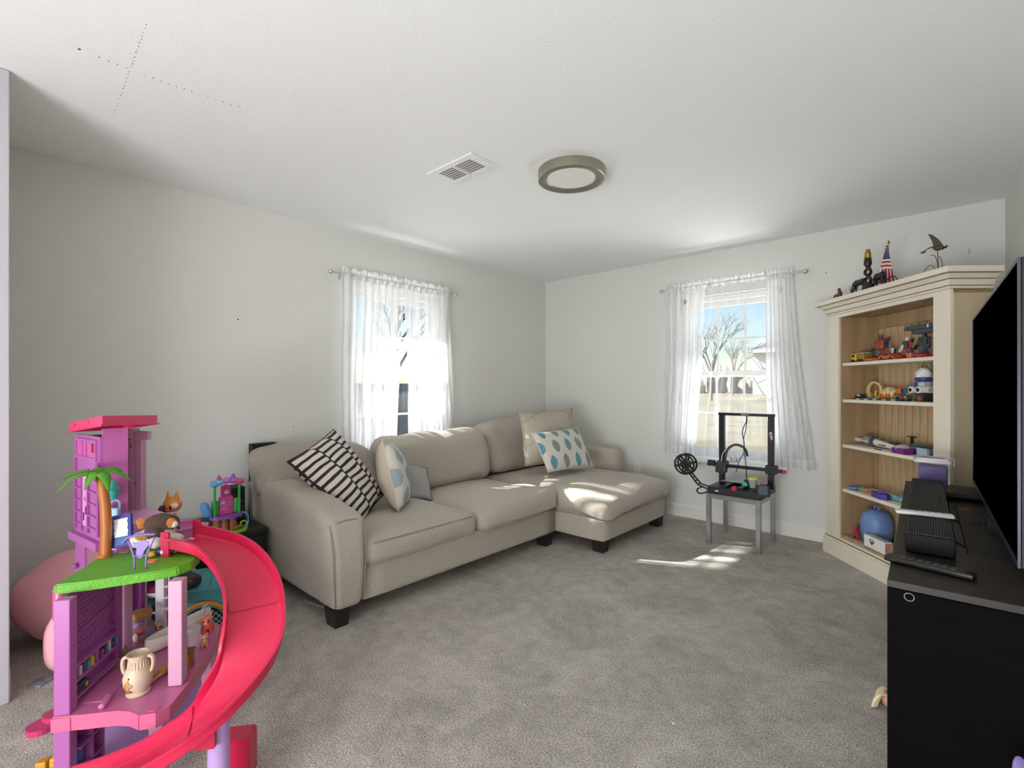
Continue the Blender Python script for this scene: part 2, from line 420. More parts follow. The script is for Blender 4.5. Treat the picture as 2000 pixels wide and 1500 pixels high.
# scrubby tree line far off, and the dark fence beyond window_1
scr = mat('scrub', '#6f6a60', 1.0, var=(1.5, 0.4))
bm = B(); rg = random.Random(5)
for i in range(420):
    x = rg.uniform(-60, 30); y = 62 + rg.uniform(-2, 3); hh = rg.uniform(1.5, 4.0)
    cyl(bm, (x, y, 0.3), (x + rg.uniform(-.8, .8), y, 0.3 + hh), 0.18, 0.02, 5)
    ball(bm, (x, y, 0.4 + hh * 0.35), (rg.uniform(.4, 1.1), .6, hh * 0.4), 6, 4)
obj('treeline', bm, scr, kind='stuff')
fw = thing('board_fence', 'weathered grey board fence outside the left window', 'fence', (-9.5, 6.5, -0.45), R(0))
fm = mat('grey_fence', '#6a6d70', 0.9, var=(3, 0.2), stretch=(1, 1, 0.2))
pm = None
for k in range(19, 60):
    if pm is None:
        bm = B(); box(bm, -0.012, 0.012, -0.07, 0.07, 0.03, 1.75); p = obj('board', bm, fm, fw); pm = p.data
    else: p = link('board', pm, None, fw)
    p.location = (0.0, -7 + k * 0.146, 0.0)
bm = B(); box(bm, -0.05, -0.013, -4.3, 1.7, 0.4, 0.5); obj('rail', bm, fm, fw)
bm = B(); box(bm, -0.05, -0.013, -4.3, 1.7, 1.4, 1.5); obj('rail', bm, fm, fw)
bare_tree((-13.5, 9.0, -0.3), 8.0, 21, 'bare tree behind the grey fence outside the left window')

# ------------------------------------------------------------------ sheer curtains
def sheer(name, dens):
    m = bpy.data.materials.new(name); m.use_nodes = True; n, l = nodes(m); n.clear()
    o = n.new('ShaderNodeOutputMaterial'); tr = n.new('ShaderNodeBsdfTransparent'); tl = n.new('ShaderNodeBsdfTranslucent'); df = n.new('ShaderNodeBsdfDiffuse')
    tl.inputs[0].default_value = (0.93, 0.93, 0.95, 1); df.inputs[0].default_value = (0.93, 0.93, 0.94, 1)
    a = n.new('ShaderNodeMixShader'); a.inputs[0].default_value = 0.55; l.new(df.outputs[0], a.inputs[1]); l.new(tl.outputs[0], a.inputs[2])
    b = n.new('ShaderNodeMixShader'); b.inputs[0].default_value = dens
    # grazing threads close up: denser where the cloth turns edge-on
    lw = n.new('ShaderNodeLayerWeight'); lw.inputs[0].default_value = 0.35
    mr = n.new('ShaderNodeMapRange'); mr.inputs[3].default_value = dens * 0.75; mr.inputs[4].default_value = min(1, dens + 0.45); l.new(lw.outputs['Facing'], mr.inputs[0])
    # uneven gathers: vertical bands of looser and tighter threads
    tc = n.new('ShaderNodeTexCoord'); mp = n.new('ShaderNodeMapping'); mp.inputs['Scale'].default_value = (1, 1, 0.04); l.new(tc.outputs['Object'], mp.inputs[0])
    nz_ = n.new('ShaderNodeTexNoise'); nz_.inputs['Scale'].default_value = 26; nz_.inputs['Detail'].default_value = 3; l.new(mp.outputs[0], nz_.inputs['Vector'])
    bd = n.new('ShaderNodeMapRange'); bd.inputs[1].default_value = 0.40; bd.inputs[2].default_value = 0.60; bd.inputs[3].default_value = 0.0; bd.inputs[4].default_value = dens * 0.95; l.new(nz_.outputs['Fac'], bd.inputs[0])
    ad = n.new('ShaderNodeMath'); ad.operation = 'ADD'; ad.use_clamp = True; l.new(mr.outputs[0], ad.inputs[0]); l.new(bd.outputs[0], ad.inputs[1])
    l.new(ad.outputs[0], b.inputs[0])
    l.new(tr.outputs[0], b.inputs[1]); l.new(a.outputs[0], b.inputs[2]); l.new(b.outputs[0], o.inputs[0]); return m
sheer_m = sheer('sheer_voile', 0.5); hem_m = sheer('sheer_voile_hem', 0.7); dense_m = sheer('dense_voile', 0.58); thin_m = sheer('thin_voile', 0.10)
def curtain(label, org, ax, nrm, top, bot, zt, zb, folds, amp, warp=None, seed=0, group=None, lift=0.0, cloth=None):
    """org: point on the rod line; ax: along the wall; nrm: into the room; top/bot: extents along ax"""
    org = Vector(org); ax = Vector(ax); nv = Vector(nrm); rg = random.Random(seed)
    root = thing('sheer_curtain', label, 'curtain', org, group=group)
    ph = [rg.uniform(0, 6.28) for _ in range(4)]
    def P(t, z):
        k = (zt - z) / (zt - zb); w = warp(t, k) if warp else t
        a = top[0] + (top[1] - top[0]) * w; b_ = bot[0] + (bot[1] - bot[0]) * w
        kk = k ** 1.3
        s = a + (b_ - a) * kk
        am = amp * (0.55 + 0.6 * k)
        if warp: am *= max(0.10, 1 - max(0, (t - 0.55)) * 2.6)
        q = t + 0.012 * math.sin(5 * z + ph[3])
        off = am * (math.sin(2 * math.pi * folds * q + ph[0]) + 0.45 * math.sin(2 * math.pi * folds * 1.63 * q + ph[1] + z * 0.8) + 0.3 * math.sin(2 * math.pi * folds * 0.5 * q + ph[2]))
        s += am * 0.55 * math.cos(2 * math.pi * folds * q + ph[0] + 0.6)
        return ax * s + nv * (off + lift * k) + Vector((0, 0, z - org.z))
    def grid(z0, z1, nu, nvv, extra=0.0):
        bm = B(); V = []
        for j in range(nvv + 1):
            z = z0 + (z1 - z0) * j / nvv
            V.append([bm.verts.new(P(i / nu, z) + nv * extra) for i in range(nu + 1)])
        for j in range(nvv):
            for i in range(nu): bm.faces.new((V[j][i], V[j][i + 1], V[j + 1][i + 1], V[j + 1][i]))
        return bm
    nu = int(folds * 14)
    bm = grid(zt - 0.03, zb + 0.075, nu, 26)
    if warp:
        for i, f in enumerate(bm.faces):
            if (i % nu) / nu > 0.57: f.material_index = 1
    o = obj('panel', bm, cloth or sheer_m, root, smooth=True)
    if warp: o.data.materials.append(thin_m)
    obj('hem', grid(zb + 0.076, zb, nu, 3), hem_m, root, smooth=True)
    # gathered rod pocket with a ruffle above
    bm = B(); V = []
    for i in range(nu + 1):
        t = i / nu; p = P(t, zt - 0.03); a = 2 * math.pi * folds * 2.3 * t
        col = []
        for k, (dz, dn) in enumerate(((-0.0, 0.0), (0.03, 0.013), (0.045, 0.002), (0.062 + 0.008 * math.sin(a * 1.7 + 1), 0.008 * math.sin(a)), (0.08 + 0.012 * math.sin(a * 1.3), 0.013 * math.sin(a + 0.5)))):
            flat = ax * (p.dot(ax)) + Vector((0, 0, p.z))
            f_ = min(1, k / 1.0)
            q = p.lerp(flat, f_); col.append(bm.verts.new(q + nv * dn + Vector((0, 0, dz))))
        V.append(col)
    for i in range(nu):
        for k in range(4): bm.faces.new((V[i][k], V[i + 1][k], V[i + 1][k + 1], V[i][k + 1]))
    obj('rod_pocket', bm, hem_m, root, smooth=True)
    return root
rod_m = mat('brushed_rod', '#c9c8c4', 0.35, 0.6)
def rod(label, p0, p1, nrm):
    p0 = Vector(p0); p1 = Vector(p1); nv = Vector(nrm); c = (p0 + p1) / 2
    t = thing('curtain_rod', label, 'curtain rod', c); a = p0 - c; d = p1 - c; ax = (d - a).normalized()
    bm = B(); cyl(bm, a, d, 0.0075, n=12); obj('pole', bm, rod_m, t, smooth='auto')
    for q, s in ((a, -1), (d, 1)):
        bm = B(); ball(bm, q + ax * s * 0.016, 0.019, 14, 9); cyl(bm, q, q + ax * s * 0.008, 0.011); obj('finial', bm, rod_m, t, smooth=True)
        w = q - ax * s * 0.1
        bm = B(); cyl(bm, w, w - nv * 0.075, 0.005, n=8); box(bm, -0.012, 0.012, -0.012, 0.012, -0.03, 0.03, M=Matrix.Translation(w - nv * 0.073) @ nv.to_track_quat('Y', 'Z').to_matrix().to_4x4() @ Matrix.Diagonal((1, 0.3, 1, 1)))
        obj('bracket', bm, rod_m, t)
    return t
rod('slim metal curtain rod over the left window', (XL + 0.08, 1.80, 2.085), (XL + 0.08, 3.0, 2.085), (1, 0, 0))
rod('slim metal curtain rod over the back window, its free end by the bookcase', (-2.055, YB - 0.08, 2.13), (-0.885, YB - 0.08, 2.13), (0, -1, 0))
curtain('white sheer curtain over the left half of the sofa window', (XL + 0.08, 0, 2.085), (0, 1, 0), (1, 0, 0), (1.86, 2.43), (1.87, 2.345), 2.085, 0.62, 9, 0.017, seed=1, cloth=dense_m)
curtain('white sheer curtain over the right half of the sofa window, drawn aside low down', (XL + 0.08, 0, 2.085), (0, 1, 0), (1, 0, 0), (2.44, 2.93), (2.50, 3.02), 2.085, 0.62, 8, 0.017, seed=2, cloth=dense_m)
def wl_(t, k): return (0.42 - 0.10 * k) * (t / 0.55) if t < 0.55 else (0.42 - 0.10 * k) + (0.58 + 0.10 * k) * (t - 0.55) / 0.45
curtain('wide sheer curtain bunched left of the printer window and spread thin across its glass', (0, YB - 0.08, 2.13), (1, 0, 0), (0, -1, 0), (-2.03, -1.16), (-2.05, -1.13), 2.13, 0.60, 14, 0.016, warp=wl_, seed=3)
curtain('sheer curtain gathered at the right of the printer window with a flared hem', (0, YB - 0.08, 2.13), (1, 0, 0), (0, -1, 0), (-1.15, -0.955), (-1.13, -0.80), 2.13, 0.565, 7, 0.015, seed=4)

# ------------------------------------------------------------------ ceiling light, air vent, outlet
nick = mat('brushed_nickel', '#a39f92', 0.38, 0.9)
lt = thing('ceiling_light', 'round flush ceiling light with a brushed nickel ring', 'ceiling light', (-1.600, 2.259, HR))
Rr = 0.188
bm = B(); lathe(bm, [(Rr - 0.052, -0.012), (Rr - 0.052, -0.044), (Rr - 0.047, -0.048), (Rr - 0.008, -0.057), (Rr, -0.053), (Rr, -0.001), (Rr - 0.03, -0.0005)], 56); obj('ring', bm, nick, lt, smooth='auto')
bm = B(); lathe(bm, [(0, -0.047), (Rr - 0.057, -0.047), (Rr - 0.0525, -0.043), (Rr - 0.0525, -0.02)], 48); obj('diffuser', bm, mat('opal_diffuser', '#eceae6', 0.5), lt, smooth='auto')
for a in (200, 320, 80):
    bm = B(); cyl(bm, ((Rr - .001) * math.cos(R(a)), (Rr - .001) * math.sin(R(a)), -0.03), ((Rr + .004) * math.cos(R(a)), (Rr + .004) * math.sin(R(a)), -0.03), 0.004, n=8); obj('screw', bm, nick, lt)
vt = thing('air_vent', 'white louvred air vent in the ceiling', 'vent', (-2.04, 1.83, HR))
wm = mat('vent_white', '#ebebe9', 0.45)
bm = B(); X, Y, ix, iy = 0.185, 0.105, 0.13, 0.062
for a in ((-X, X, -Y, -iy), (-X, X, iy, Y), (-X, -ix, -iy, iy), (ix, X, -iy, iy)): box(bm, *a, -0.010, -0.0005, 0.003, 1)
obj('frame', bm, wm, vt)
bm = B(); box(bm, -ix, ix, -iy, iy, -0.002, -0.0005); obj('duct_opening', bm, mat('duct_dark', '#b0b0ae', 0.9), vt)
bm = B(); box(bm, -0.005, 0.005, -iy, iy, -0.014, -0.003); obj('divider', bm, wm, vt)
for sx in (-1, 1):
    for k in range(6):
        yy = -iy + 0.012 + k * 0.02
        bm = B(); box(bm, -0.0585, 0.0585, -0.008, 0.008, -0.0008, 0.0008, M=Matrix.Translation((sx * 0.0675, yy, -0.011)) @ Matrix.Rotation(R(30), 4, 'X')); obj('slat', bm, wm, vt)
bm = B(); cyl(bm, (0.155, 0.04, -0.010), (0.155, 0.04, -0.024), 0.003, n=8); box(bm, 0.15, 0.16, 0.01, 0.06, -0.014, -0.010); obj('lever', bm, wm, vt)
ot = thing('wall_outlet', 'white wall outlet low on the back wall beside the sofa', 'outlet', (-2.355, YB, 0.40))
om = mat('outlet_white', '#efeeea', 0.4)
bm = B(); box(bm, -0.035, 0.035, -0.007, -0.0005, -0.057, 0.057, 0.003); obj('plate', bm, om, ot)
for z in (-0.02, 0.02):
    bm = B(); box(bm, -0.016, 0.016, -0.010, -0.007, z - 0.014, z + 0.014, 0.002); s = obj('socket', bm, om, ot)
    bm = B(); box(bm, -0.007, -0.005, -0.0108, -0.0101, z - 0.004, z + 0.006); box(bm, 0.005, 0.007, -0.0108, -0.0101, z - 0.004, z + 0.006); obj('slot', bm, sheer_dark, s)

# ------------------------------------------------------------------ sectional sofa
fab = mat('oatmeal_chenille', '#b5aca0', 0.95, var=(80.0, 0.11, 9), bump=(420, 0.6, 0.003), sheen=0.15, stretch=(1, 1, 2.2))
fabd = mat('oatmeal_chenille_back', '#aba297', 0.95, var=(80.0, 0.11, 9), bump=(420, 0.6, 0.003), sheen=0.15, stretch=(1, 1, 2.2))
pip = mat('oatmeal_piping', '#968b7e', 0.9)
dark_leg = mat('espresso_wood', '#1d1917', 0.45)
sofa = thing('sectional_sofa', 'beige fabric sectional sofa with chaise in the far corner under the left window', 'sofa', (-2.7, 2.6, 0))
SO = Vector((2.7, -2.6, 0))
def sob(name, m, build, **k):
    bm = B(); build(bm)
    bmesh.ops.translate(bm, verts=bm.verts[:], vec=SO)
    return obj(name, bm, m, sofa, smooth=k.pop('smooth', True), **k)
# base rails
sob('base', fab, lambda bm: softbox(bm, -3.38, -2.29, 1.36, 3.03, 0.09, 0.285, 0.02, 8))
sob('chaise_base', fab, lambda bm: softbox(bm, -3.38, -1.87, 3.035, 4.10, 0.09, 0.255, 0.02, 8))
sob('back_frame', fab, lambda bm: softbox(bm, -3.40, -3.22, 1.20, 4.24, 0.10, 0.62, 0.05, 10))
# arms: tall at the back, sloping to a rounded nose
def arm_fn(P):
    t = max(0, (P.x + 3.38) / 1.13)
    k = max(0, min(1, (P.z - 0.09) / 0.52))
    P.z -= 0.075 * t ** 2.2 * k
    P.x += 0.018 * math.sin(math.pi * k) * t
    P.y += (-0.028 * k if P.y < 1.28 else 0.012 * k)
    return P
sob('arm', fab, lambda bm: softbox(bm, -3.38, -2.27, 1.19, 1.36, 0.09, 0.625, 0.045, 16, bt=0.03, fn=arm_fn, wr=0.003))
sob('arm', fab, lambda bm: softbox(bm, -3.38, -2.40, 4.105, 4.26, 0.09, 0.615, 0.05, 12, bt=0.01, bs=0.006, wr=0.003))
# piping seams on the near arm
def seam(bm):
    def top(x): return 0.615 - 0.072 * max(0, (x + 3.38) / 1.13) ** 2.2
    tube(bm, [(x, 1.172, top(x) - 0.022) for x in [-3.2 + 0.1 * i for i in range(9)]] + [(-2.285, 1.176, 0.527)], 0.003, 6)
    tube(bm, [(-2.272, 1.196, 0.12), (-2.262, 1.185, 0.25), (-2.256, 1.176, 0.38), (-2.262, 1.171, 0.46), (-2.285, 1.176, 0.525)], 0.003, 6, 5)
    tube(bm, [(-2.272, 1.352, 0.12), (-2.262, 1.354, 0.25), (-2.254, 1.356, 0.38), (-2.26, 1.355, 0.46), (-2.28, 1.345, 0.525), (-2.275, 1.26, 0.545), (-2.285, 1.178, 0.527)], 0.003, 6, 5)
sob('piping', pip, seam)
# seat cushions
def sag(cx, cy, a, s=0.35):
    def f(P):
        if P.z > 0.3: P.z += a * math.exp(-(((P.x - cx) / s) ** 2 + ((P.y - cy) / s) ** 2))
        return P
    return f
sob('seat_cushion', fab, lambda bm: softbox(bm, -3.2, -2.265, 1.365, 2.175, 0.262, 0.405, 0.055, 16, bt=0.045, bs=0.012, wr=0.007, seed=1))
def cush2(P):
    t = max(0, min(1, (P.y - 2.2) / 0.8)); u = max(0, min(1, (P.x + 2.7) / 0.4))
    if P.z > 0.33: P.z += 0.035 * t * u
    elif P.z < 0.3: P.z += 0.03 * t * u
    if P.x > -2.5: P.x += 0.03 * math.sin(math.pi * t)
    return P
sob('seat_cushion', fab, lambda bm: softbox(bm, -3.2, -2.255, 2.185, 3.02, 0.262, 0.405, 0.06, 16, bt=0.05, bs=0.014, wr=0.008, fn=cush2, seed=3))
def chf(P):
    if P.x > -2.2 and P.z > 0.3: P.z -= 0.05 * max(0, min(1, (P.x + 2.2) / 0.35)) * max(0.2, min(1, (3.9 - P.y) / 0.8))
    if P.y > 3.9 and P.x > -2.35: P.y += 0.10 * (P.y - 3.9) / 0.2 * min(1, (P.x + 2.35) / 0.2)
    return P
sob('chaise_cushion', fab, lambda bm: softbox(bm, -3.2, -1.845, 3.04, 4.09, 0.235, 0.405, 0.075, 20, bt=0.06, bs=0.012, wr=0.010, fn=chf, seed=5))
def seat_seam(bm):
    tube(bm, [(-2.2785 + 0.009 * max(0, 1 - ((y - 1.77) / 0.40) ** 2), y, 0.392) for y in [1.42 + 0.035 * i for i in range(21)]], 0.0045, 6)
sob('piping', pip, seat_seam)
# loose back cushions
def lean(y0, y1, amt, sl, sr):
    """lean back towards the wall, with slumped left / right top corners"""
    def f(P):
        k = max(0, (P.z - 0.42) / 0.4); P.x -= amt * k
        t = (P.y - y0) / (y1 - y0)
        P.z -= k * (sl * max(0, 1 - t * 2) ** 1.3 + sr * max(0, t * 2 - 1) ** 1.3) + 0.03 * k * math.sin(math.pi * t) * 0.6
        return P
    return f
def bc1(P):
    k = max(0, (P.z - 0.42) / 0.4); P.x -= 0.16 * k
    t = max(0, (1.5 - P.y) / 0.4)
    P.z += 0.11 * t ** 1.5 * (1 - k) + 0.005 * t * k
    if P.y > 1.6: P.z -= 0.05 * k * (P.y - 1.6) / 0.4
    return P
sob('back_cushion', fabd, lambda bm: softbox(bm, -3.24, -3.00, 1.16, 1.98, 0.43, 0.83, 0.10, 14, bs=0.03, bt=0.015, wr=0.018, fn=bc1, seed=7))
sob('back_cushion', fab, lambda bm: softbox(bm, -3.20, -2.92, 1.99, 3.03, 0.43, 0.855, 0.11, 14, bs=0.03, bt=0.015, wr=0.014, fn=lean(1.99, 3.03, 0.13, 0.02, -0.01), seed=9))
sob('back_cushion', fabd, lambda bm: softbox(bm, -3.22, -2.96, 3.08, 4.09, 0.44, 0.93, 0.11, 14, bs=0.03, bt=0.015, wr=0.018, fn=lean(3.08, 4.09, 0.13, 0.06, 0.0), seed=11))
for (x, y) in ((-2.345, 1.245), (-3.30, 1.245), (-2.345, 2.95), (-1.945, 3.115), (-1.945, 4.02), (-3.30, 4.17)):
    def lg(bm, x=x, y=y):
        v = box(bm, x - 0.055, x + 0.055, y - 0.045, y + 0.045, 0, 0.095, 0.004, 1)
        for w in v:
            k = 0.82 + 0.18 * w.co.z / 0.095; w.co.x = x + (w.co.x - x) * k; w.co.y = y + (w.co.y - y) * k
    sob('leg', dark_leg, lg, smooth=False)

# ------------------------------------------------------------------ throw pillows
def uvmat(name, base, build, bump=(500, 0.4, 0.002)):
    m = mat(name, base, 0.95, bump=bump); n, l = nodes(m); b = n['Principled BSDF']
    uv = n.new('ShaderNodeUVMap')
    def M(op, a, c=None, d=None):
        x = n.new('ShaderNodeMath'); x.operation = op
        for i, q in enumerate((a, c, d)):
            if q is None: continue
            if isinstance(q, (int, float)): x.inputs[i].default_value = q
            else: l.new(q, x.inputs[i])
        return x.outputs[0]
    sp = n.new('ShaderNodeSeparateXYZ'); l.new(uv.outputs[0], sp.inputs[0])
    def mix(f, a, c):
        x = n.new('ShaderNodeMix'); x.data_type = 'RGBA'; l.new(f, x.inputs[0])
        for i, q in ((6, a), (7, c)):
            if hasattr(q, 'name'): l.new(q, x.inputs[i])
            else: x.inputs[i].default_value = (*q, 1)
        return x.outputs[2]
    def noi(s, d=2):
        t = n.new('ShaderNodeTexNoise'); t.inputs['Scale'].default_value = s; t.inputs['Detail'].default_value = d; l.new(uv.outputs[0], t.inputs['Vector']); return t.outputs['Fac']
    col = build(M, sp.outputs[0], sp.outputs[1], mix, noi)
    l.new(col, b.inputs['Base Color']); return m
def p_stripes(M, u, v, mix, noi):
    w = M('MULTIPLY', M('SUBTRACT', noi(5), 0.5), 0.12)
    # four panels across, bars offset from panel to panel
    u, v = v, u
    uu = M('ADD', M('MULTIPLY', u, 2.8), w); pan = M('FLOOR', uu); fu = M('FRACT', uu)
    off = M('MULTIPLY', M('FRACT', M('MULTIPLY', pan, 0.37)), 1.0)
    vv = M('FRACT', M('ADD', M('ADD', M('MULTIPLY', v, 12.0), off), M('MULTIPLY', w, 2.0)))
    bar = M('LESS_THAN', vv, 0.40)
    ln = M('LESS_THAN', M('ABSOLUTE', M('SUBTRACT', fu, 0.5)), 0.465)
    k = M('MAXIMUM', bar, M('SUBTRACT', 1.0, ln))
    return mix(k, lin('#dbd2c8'), lin('#2f2c2e'))
def p_feather(cols, nu, nv, hu, hv, jag):
    def f(M, u, v, mix, noi):
        V = M('MULTIPLY', v, nv); row = M('FLOOR', V)
        U = M('ADD', M('MULTIPLY', u, nu), M('MULTIPLY', M('FRACT', M('MULTIPLY', row, 0.5)), 1.0)); colm = M('FLOOR', U)
        a = M('DIVIDE', M('SUBTRACT', M('FRACT', U), 0.5), hu); c = M('DIVIDE', M('SUBTRACT', M('FRACT', V), 0.5), hv)
        d = M('ADD', M('ABSOLUTE', a), M('POWER', M('ABSOLUTE', c), 2.2))
        d = M('ADD', d, M('MULTIPLY', M('SUBTRACT', noi(26, 3), 0.5), jag))
        k = M('LESS_THAN', d, 1.0)
        h = M('FRACT', M('ADD', M('MULTIPLY', row, 0.0), M('MULTIPLY', colm, 0.5)))
        alt = M('GREATER_THAN', h, 0.25)
        t = mix(alt, lin(cols[0]), lin(cols[1]))
        t2 = mix(M('MULTIPLY', noi(40, 3), 0.55), t, lin(cols[2]))
        return mix(k, lin('#d9d4ca'), t2)
    return f
def p_knit(M, u, v, mix, noi):
    z = M('ABSOLUTE', M('SUBTRACT', M('FRACT', M('MULTIPLY', u, 1.0)), 0.5))
    d = M('FRACT', M('MULTIPLY', M('ADD', v, M('MULTIPLY', z, 0.7)), 2.2))
    k = M('MULTIPLY', M('LESS_THAN', M('ABSOLUTE', M('SUBTRACT', d, 0.5)), 0.06), 0.5)
    return mix(k, lin('#bdb2a3'), lin('#a3978a'))
def pillow(label, corners, th, m, pinch=0.06, wr=0.012, seed=0, edge=None, nflip=1, back=None):
    """corners (world): top-left, top-right, bottom-right, bottom-left as seen from the front"""
    a, b_, c, d = [Vector(p) for p in corners]
    ctr = (a + b_ + c + d) / 4
    t = thing('throw_pillow', label, 'pillow', (ctr.x, ctr.y, min(p.z for p in (a, b_, c, d))))
    O = Vector(t.location)
    N = ((b_ - a) + (c - d)).cross((d - a) + (c - b_)).normalized() * -1 * nflip
    bm = B(); uvl = bm.loops.layers.uv.new('UVMap'); n = 22; F = []; Bk = []
    for side, out in ((1, F), (-1, Bk)):
        for j in range(n + 1):
            rowv = []
            for i in range(n + 1):
                u = i / n * 2 - 1; v = j / n * 2 - 1
                if side == -1 and (i in (0, n) or j in (0, n)): rowv.append(F[j][i]); continue
                pu = u * (1 - pinch * (1 - v * v) * abs(u)); pv = v * (1 - pinch * (1 - u * u) * abs(v))
                s = (pu + 1) / 2; q = (pv + 1) / 2
                p = (a * (1 - s) + b_ * s) * (1 - q) + (d * (1 - s) + c * s) * q
                h = th / 2 * (max(0, (1 - u ** 2) * (1 - v ** 2)) ** 0.42)
                p = p + N * h * side
                p += (noise.noise_vector(p * 9 + Vector((seed, 0, 0))) * wr) * (0.3 + (1 - max(abs(u), abs(v))))
                rowv.append(bm.verts.new(p - O))
            out.append(rowv)
    for G in (F, Bk):
        for j in range(n):
            for i in range(n):
                q = [G[j][i], G[j][i + 1], G[j + 1][i + 1], G[j + 1][i]]
                try: f = bm.faces.new(q if G is F else q[::-1])
                except ValueError: continue
                for lp, (ii, jj) in zip(f.loops, ((i, j), (i + 1, j), (i + 1, j + 1), (i, j + 1)) if G is F else ((i, j + 1), (i + 1, j + 1), (i + 1, j), (i, j))):
                    lp[uvl].uv = (ii / n, 1 - jj / n)
    if back:
        nb = len(bm.faces) // 2; bm.faces.ensure_lookup_table()
        for f in bm.faces[nb:]: f.material_index = 1
    o = obj('cover', bm, m, t, smooth=True)
    if back: o.data.materials.append(back)
    bm = B(); loop = [F[0][i] for i in range(n)] if False else None
    me = o.data; idx = [0]
    pts = []
    def E(u, v):
        pu = u * (1 - pinch * (1 - v * v) * abs(u)); pv = v * (1 - pinch * (1 - u * u) * abs(v)); s = (pu + 1) / 2; q = (pv + 1) / 2
        return (a * (1 - s) + b_ * s) * (1 - q) + (d * (1 - s) + c * s) * q - O
    for k in range(12): pts.append(E(-1 + k / 6, -1))
    for k in range(12): pts.append(E(1, -1 + k / 6))
    for k in range(12): pts.append(E(1 - k / 6, 1))
    for k in range(13): pts.append(E(-1, 1 - k / 6))
    tube(bm, pts, 0.0035, 5); obj('seam', bm, edge or m, t, smooth=True)
    return t
stripe_m = uvmat('striped_cotton', '#cfc6bb', p_stripes)
feath_m = uvmat('feather_print', '#d9d4ca', p_feather(('#6f9fae', '#9a948f', '#4f8a9c'), 4.0, 2.6, 0.24, 0.46, 0.25))
feath2_m = uvmat('faded_feather_print', '#d9d4ca', p_feather(('#8ea6b4', '#6f97a8', '#c9c6bf'), 2.2, 3.4, 0.30, 0.48, 0.5))
knit_m = uvmat('knit_beige', '#bdb2a3', p_knit, bump=(260, 0.7, 0.004))
grey_m = mat('grey_cotton', '#a8a4a6', 0.9, bump=(400, 0.4, 0.002))
pillow('large cream pillow with black broken stripes leaning on the near sofa arm',
       [atx(652, 838, -2.98), atx(748, 968, -2.74), atx(704, 1030, -2.55), atx(560, 902, -2.80)], 0.20, stripe_m, 0.05, seed=1, nflip=1)
pillow('cream pillow with faded blue leaf blotches standing on edge beside the striped pillow',
       [atx(746, 858, -2.62), atx(757, 866, -2.93), atx(791, 986, -2.83), atx(778, 999, -2.52)], 0.19, feath2_m, 0.05, seed=2, back=mat('plain_linen', '#c3b7a6', 0.95, bump=(400, .4, .002)))
pillow('small plain grey pillow peeking out behind the blue blotched pillow',
       [atx(788, 904, -3.0), atx(834, 914, -2.95), atx(844, 978, -2.78), atx(797, 974, -2.86)], 0.09, grey_m, 0.05, seed=3, edge=mat('dark_grey_piping', '#5b5860', 0.8))
pillow('large beige knitted pillow with a zigzag in the sofa corner',
       [atx(1014, 806, -2.86), atx(1118, 797, -2.82), atx(1116, 905, -2.66), atx(1026, 910, -2.70)], 0.17, knit_m, 0.06, seed=4)
pillow('white pillow with blue and grey feather print in front of the knitted pillow',
       [atx(1038, 846, -2.62), atx(1128, 835, -2.60), atx(1160, 912, -2.44), atx(1070, 922, -2.46)], 0.13, feath_m, 0.05, seed=5)

def letter(fc, name, m, parent, loc, rot):
    o = bpy.data.objects.new('tmp_text', fc); COL.objects.link(o)
    dg = bpy.context.evaluated_depsgraph_get(); me = bpy.data.meshes.new_from_object(o.evaluated_get(dg))
    bpy.data.objects.remove(o); me.materials.clear()
    q = link(name, me, m, parent); q.location = loc; q.rotation_euler = rot; return q
# ------------------------------------------------------------------ printer on its steel stand
steel = mat('galvanised_steel', '#a6a7a9', 0.28, 0.8, var=(9, 0.15))
blk = mat('black_plastic', '#17171a', 0.45); blk2 = mat('black_anodised', '#1f1f23', 0.35, 0.3); redp = mat('red_plastic', '#b3202c', 0.4)
st = thing('steel_table', 'small grey steel table frame with square legs holding the printer', 'table', (-1.24, 4.045, 0))
for sx in (-1, 1):
    for sy in (-1, 1):
        x, y = sx * 0.18, sy * 0.19
        bm = B(); box(bm, x - 0.017, x + 0.017, y - 0.017, y + 0.017, 0, 0.385, 0.003, 1); obj('leg', bm, steel, st)
for sy in (-1, 1):
    bm = B(); box(bm, -0.163, 0.163, sy * 0.19 - 0.016, sy * 0.19 + 0.016, 0.353, 0.385, 0.003, 1); obj('rail', bm, steel, st)
for sx in (-1, 1):
    bm = B(); box(bm, sx * 0.18 - 0.016, sx * 0.18 + 0.016, -0.173, 0.173, 0.353, 0.385, 0.003, 1); obj('rail', bm, steel, st)
bm = B(); box(bm, -0.197, 0.197, -0.207, 0.207, 0.385, 0.39); obj('top_plate', bm, steel, st)
pr = thing('desktop_printer', 'black open frame filament printer on the steel table before the back window', 'printer', (-1.24, 4.045, 0.391))
bm = B(); box(bm, -0.19, 0.195, -0.20, 0.20, 0.0, 0.055, 0.004); obj('base', bm, blk, pr)
bm = B(); box(bm, -0.13, -0.105, -0.2015, -0.20, 0.02, 0.03); obj('logo_mark', bm, mat('white_print', '#e9e9e9', 0.5), pr)
for yy in (-0.06, 0.06):
    bm = B(); box(bm, -0.02 + yy, 0.02 + yy, -0.215, 0.215, 0.056, 0.076, 0.002, 1); obj('bed_rail', bm, blk2, pr)
bm = B(); box(bm, -0.14, 0.17, -0.06, 0.22, 0.078, 0.084, 0.002, 1); bed = obj('heated_bed', bm, mat('grey_bed', '#9a9da3', 0.25, 0.2, var=(10, .2)), pr)
UX = (-0.145, 0.215)
